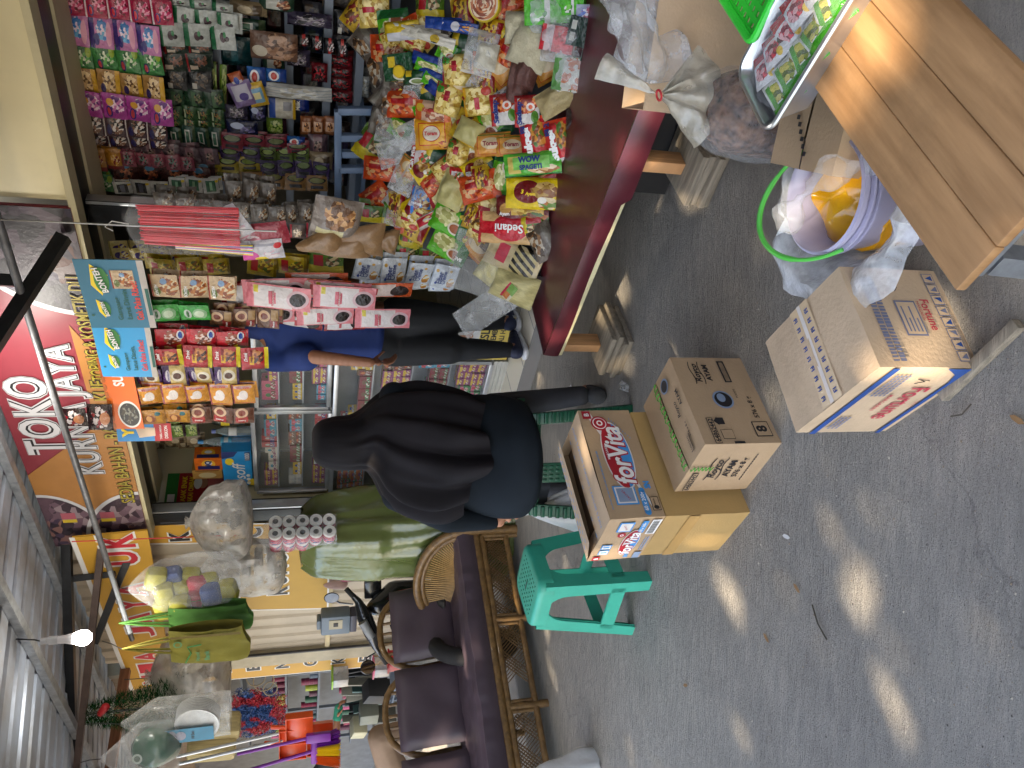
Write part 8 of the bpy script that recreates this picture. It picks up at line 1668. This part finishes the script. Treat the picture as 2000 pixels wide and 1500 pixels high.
for i, (x0, y0, x1, y1) in enumerate(((365, 1438, 480, 1400), (372, 1478, 455, 1440))): tag(MB().box((0, 0, 0), (.16, .16, .32)).build('wrapped_broom', pm('straw_broom', hx('b0a070'), .7, var=.3, scale=3, stretch=(30, 30, 1), bump=.4, bscale=40), None, AT((x0 + x1) / 2, (y0 + y1) / 2, 5.7), (0, .1, RS), bevel=.03), ['pale straw broom head in the far left shop, upper one', 'pale straw broom head in the far left shop, lower one'][i], 'broom')
# white bag on the ground at the left edge
wbp = G(1165, 1530); t = thing('carrier_bag', 'white carrier bag standing on the ground at the left edge below the sofa', 'bag', wbp, .3)
b = MB(); b.grid(lambda u, v: (lambda a, r: (r * math.cos(a), r * .7 * math.sin(a), .34 * v + .02 * nz((math.cos(a) * 2, math.sin(a) * 2, v))))(2 * math.pi * u, (.16 * (1 - .55 * v ** 2)) * (1 + .12 * nz((math.cos(6.283 * u) * 2, math.sin(6.283 * u) * 2, v * 3)))), 40, 14); b.build('bag_film', film('white_bag', .82, (.8, .8, .8)), t)
for sg in (-1, 1): b = MB(); b.tube([(sg * .05, 0, .32), (sg * .07, -.02, .38), (sg * .03, -.03, .43), (sg * .02, 0, .34)], [.022, .018, .014, .02], 8); b.build('handle', film('white_bag', .82, (.8, .8, .8)), t)
# ================================================================ small litter
rs = random.Random(13)
def litter(name, label, x, y, me, rz=0, z=.004, cat='litter'): o = link(name, me, None, G(x, y) + V((0, 0, z)), (0, 0, rz)); return tag(o, label, cat)
litter('twig', 'short brown twig lying alone on the concrete', 1603, 1215, MB().tube([(-.05, 0, .002), (0, .006, .003), (.05, -.004, .002)], .0022, 5).mesh('twig', pm('twig', hx('4a4438'), .8)), .7); litter('twig', 'thin dark root end lying beside the wooden stick', 1880, 800, MB().tube([(-.03, 0, .002), (0, .012, .004), (.03, .004, .002)], .0018, 5).mesh('twig', pm('twig', hx('4a4438'), .8)), 2.0)
LEAF = pm('dry_leaf', hx('8a6a44'), .7); PAP = pm('paper_scrap', (.6, .6, .58), .7)
for i, (x, y) in enumerate(((1538, 1048), (1560, 1148), (1498, 1245), (1342, 1338), (1990, 820))):
    lf = MB(); lf.flat([(-.018, 0), (-.006, .007), (.012, .005), (.02, 0), (.01, -.006), (-.008, -.006)], .004 * (i % 2)); litter('leaf_scrap', ['pale leaf scrap near the gold carton', 'pale leaf scrap left of the gold carton', 'tiny dry leaf near the sun patch', 'brown leaf scrap near the stool', 'orange scrap at the bottom picture edge', 'white paper scrap in the sun patch', 'brown cork like scrap under the green stool', 'tiny scrap near the lower left corner', 'tiny dry scrap beyond the stool', 'tiny pale scrap beside the long sun patch', 'thin white string scrap by the plank pile'][i], x, y, lf.mesh('leaf_scrap', PAP if i in (5, 10, 0) else LEAF), rs.uniform(0, 6))
me = pouch(.06, .05, .014, .03, 8, 8, 2, .6).mesh('clear_wrapper', CRISP); litter('clear_wrapper', 'crumpled clear wrapper on the ground beside the shoe of the woman', 1118, 762, me, .4, .01); me = pouch(.09, .04, .02, .03, 8, 8, 5, .6).mesh('clear_wrapper', CRISP); litter('clear_wrapper', 'crumpled clear wrapper on the ground behind the seasoning carton', 1225, 755, me, 1.4, .012)
# ================================================================ street tree behind the camera: its crown lets through the patches of sun
TC = V((-.7, 2.6, .3)) + SUND * 11; tx_ = SUND.cross(ZZ).normalized(); ty_ = tx_.cross(SUND)
gaps = []
def gap(p, r): q = p - V((-.7, 2.6, .3)); gaps.append((q.dot(tx_), q.dot(ty_), r))
def gline(a, c, r, n=5, z=0):
    for i in range(n): gap(G(a[0] + (c[0] - a[0]) * i / (n - 1), a[1] + (c[1] - a[1]) * i / (n - 1), z), r)
gline((1396, 1160), (1436, 1262), .03, 5); gline((1412, 1120), (1430, 1170), .02, 3); gline((1672, 1125), (1694, 1195), .035, 4); gline((1705, 1222), (1718, 1245), .0, 2); gline((1728, 1372), (1756, 1408), .045, 4)
gline((1660, 940), (1680, 970), .0, 2); gline((1060, 1200), (1110, 1185), .01, 2); gline((1000, 1275), (1012, 1330), .04, 3); gap(G(1336, 392), .01); gap(G(1180, 560), .02)
gap(G(1105, 655, .33), .04); gap(G(1112, 640, .33), .035); gap(G(1098, 672, .33), .035); gap(G(1215, 300, .35), .04); gap(G(1265, 215, .36), .035); gap(G(1300, 890, .256), .03); gap(G(1312, 925, .256), .03); gap(G(1822, 690, .1), .05); gap(G(1350, 1045, .2), .035); gap(G(1640, 215, .45), .05); gap(G(1700, 40, .45), .05); gap(G(1680, 150, .45), .06); gap(AT(650, 885, 3.32), .13); gap(AT(690, 880, 3.3), .04); gap(AT(600, 1000, 3.4), .03); gap(G(925, 1290, .42), .05); gap(G(905, 1270, .42), .045)
rs = random.Random(31)
for i in range(0): gap(G(rs.uniform(1080, 1980), rs.uniform(1000, 1500)), rs.uniform(.012, .03))
tr = thing('street_tree', 'tall leafy street tree behind the viewer shading the terrace', 'tree', (TC.x - 1, TC.y - 1.5, 0))
b = MB(); lf = [(-.5, 0), (-.2, .22), (.25, .2), (.5, 0), (.25, -.2), (-.2, -.22)]
for i in range(36000):
    r = 5.3 * rs.random() ** .5; a = rs.uniform(0, 6.2832); u, v = r * math.cos(a), r * math.sin(a); L_ = rs.uniform(.16, .24)
    if any((u - g[0]) ** 2 + (v - g[1]) ** 2 < (g[2] * .62 + L_ * .26) ** 2 for g in gaps): continue
    c_ = TC + tx_ * u + ty_ * v + SUND * rs.uniform(-1.6, 1.6) * max(.2, 1 - (r / 7) ** 2)
    n_ = (SUND + V((rs.uniform(-1, 1), rs.uniform(-1, 1), rs.uniform(-1, 1))) * .55).normalized(); X = n_.orthogonal().normalized(); X = (MX.Rotation(rs.uniform(0, 6.28), 3, n_) @ X); Y = n_.cross(X)
    b.add([c_ - tr.location + (X * x + Y * y) * L_ for x, y in lf], [tuple(range(6))])
b.build('crown', pm('leaf_green', (.05, .09, .03), .5, var=.4, scale=2), tr, smooth=False)
b = MB(); b.tube([(0, 0, 0), (.1, .1, 3), (.4, .6, 6.5), (.9, 1.4, 9.5)], [.28, .22, .16, .08], 12)
for i in range(7):
    a = i * .9; b.tube([(.4, .6, 6.5 + .3 * i), (1 + 1.6 * math.cos(a), 1.5 + 1.6 * math.sin(a), 9 + .3 * i), (1 + 3 * math.cos(a), 1.5 + 3 * math.sin(a), 10.2 + .2 * i)], [.09, .05, .02], 8)
b.build('trunk', pm('bark', (.09, .07, .05), .9, var=.3, bump=.5, bscale=20), tr)
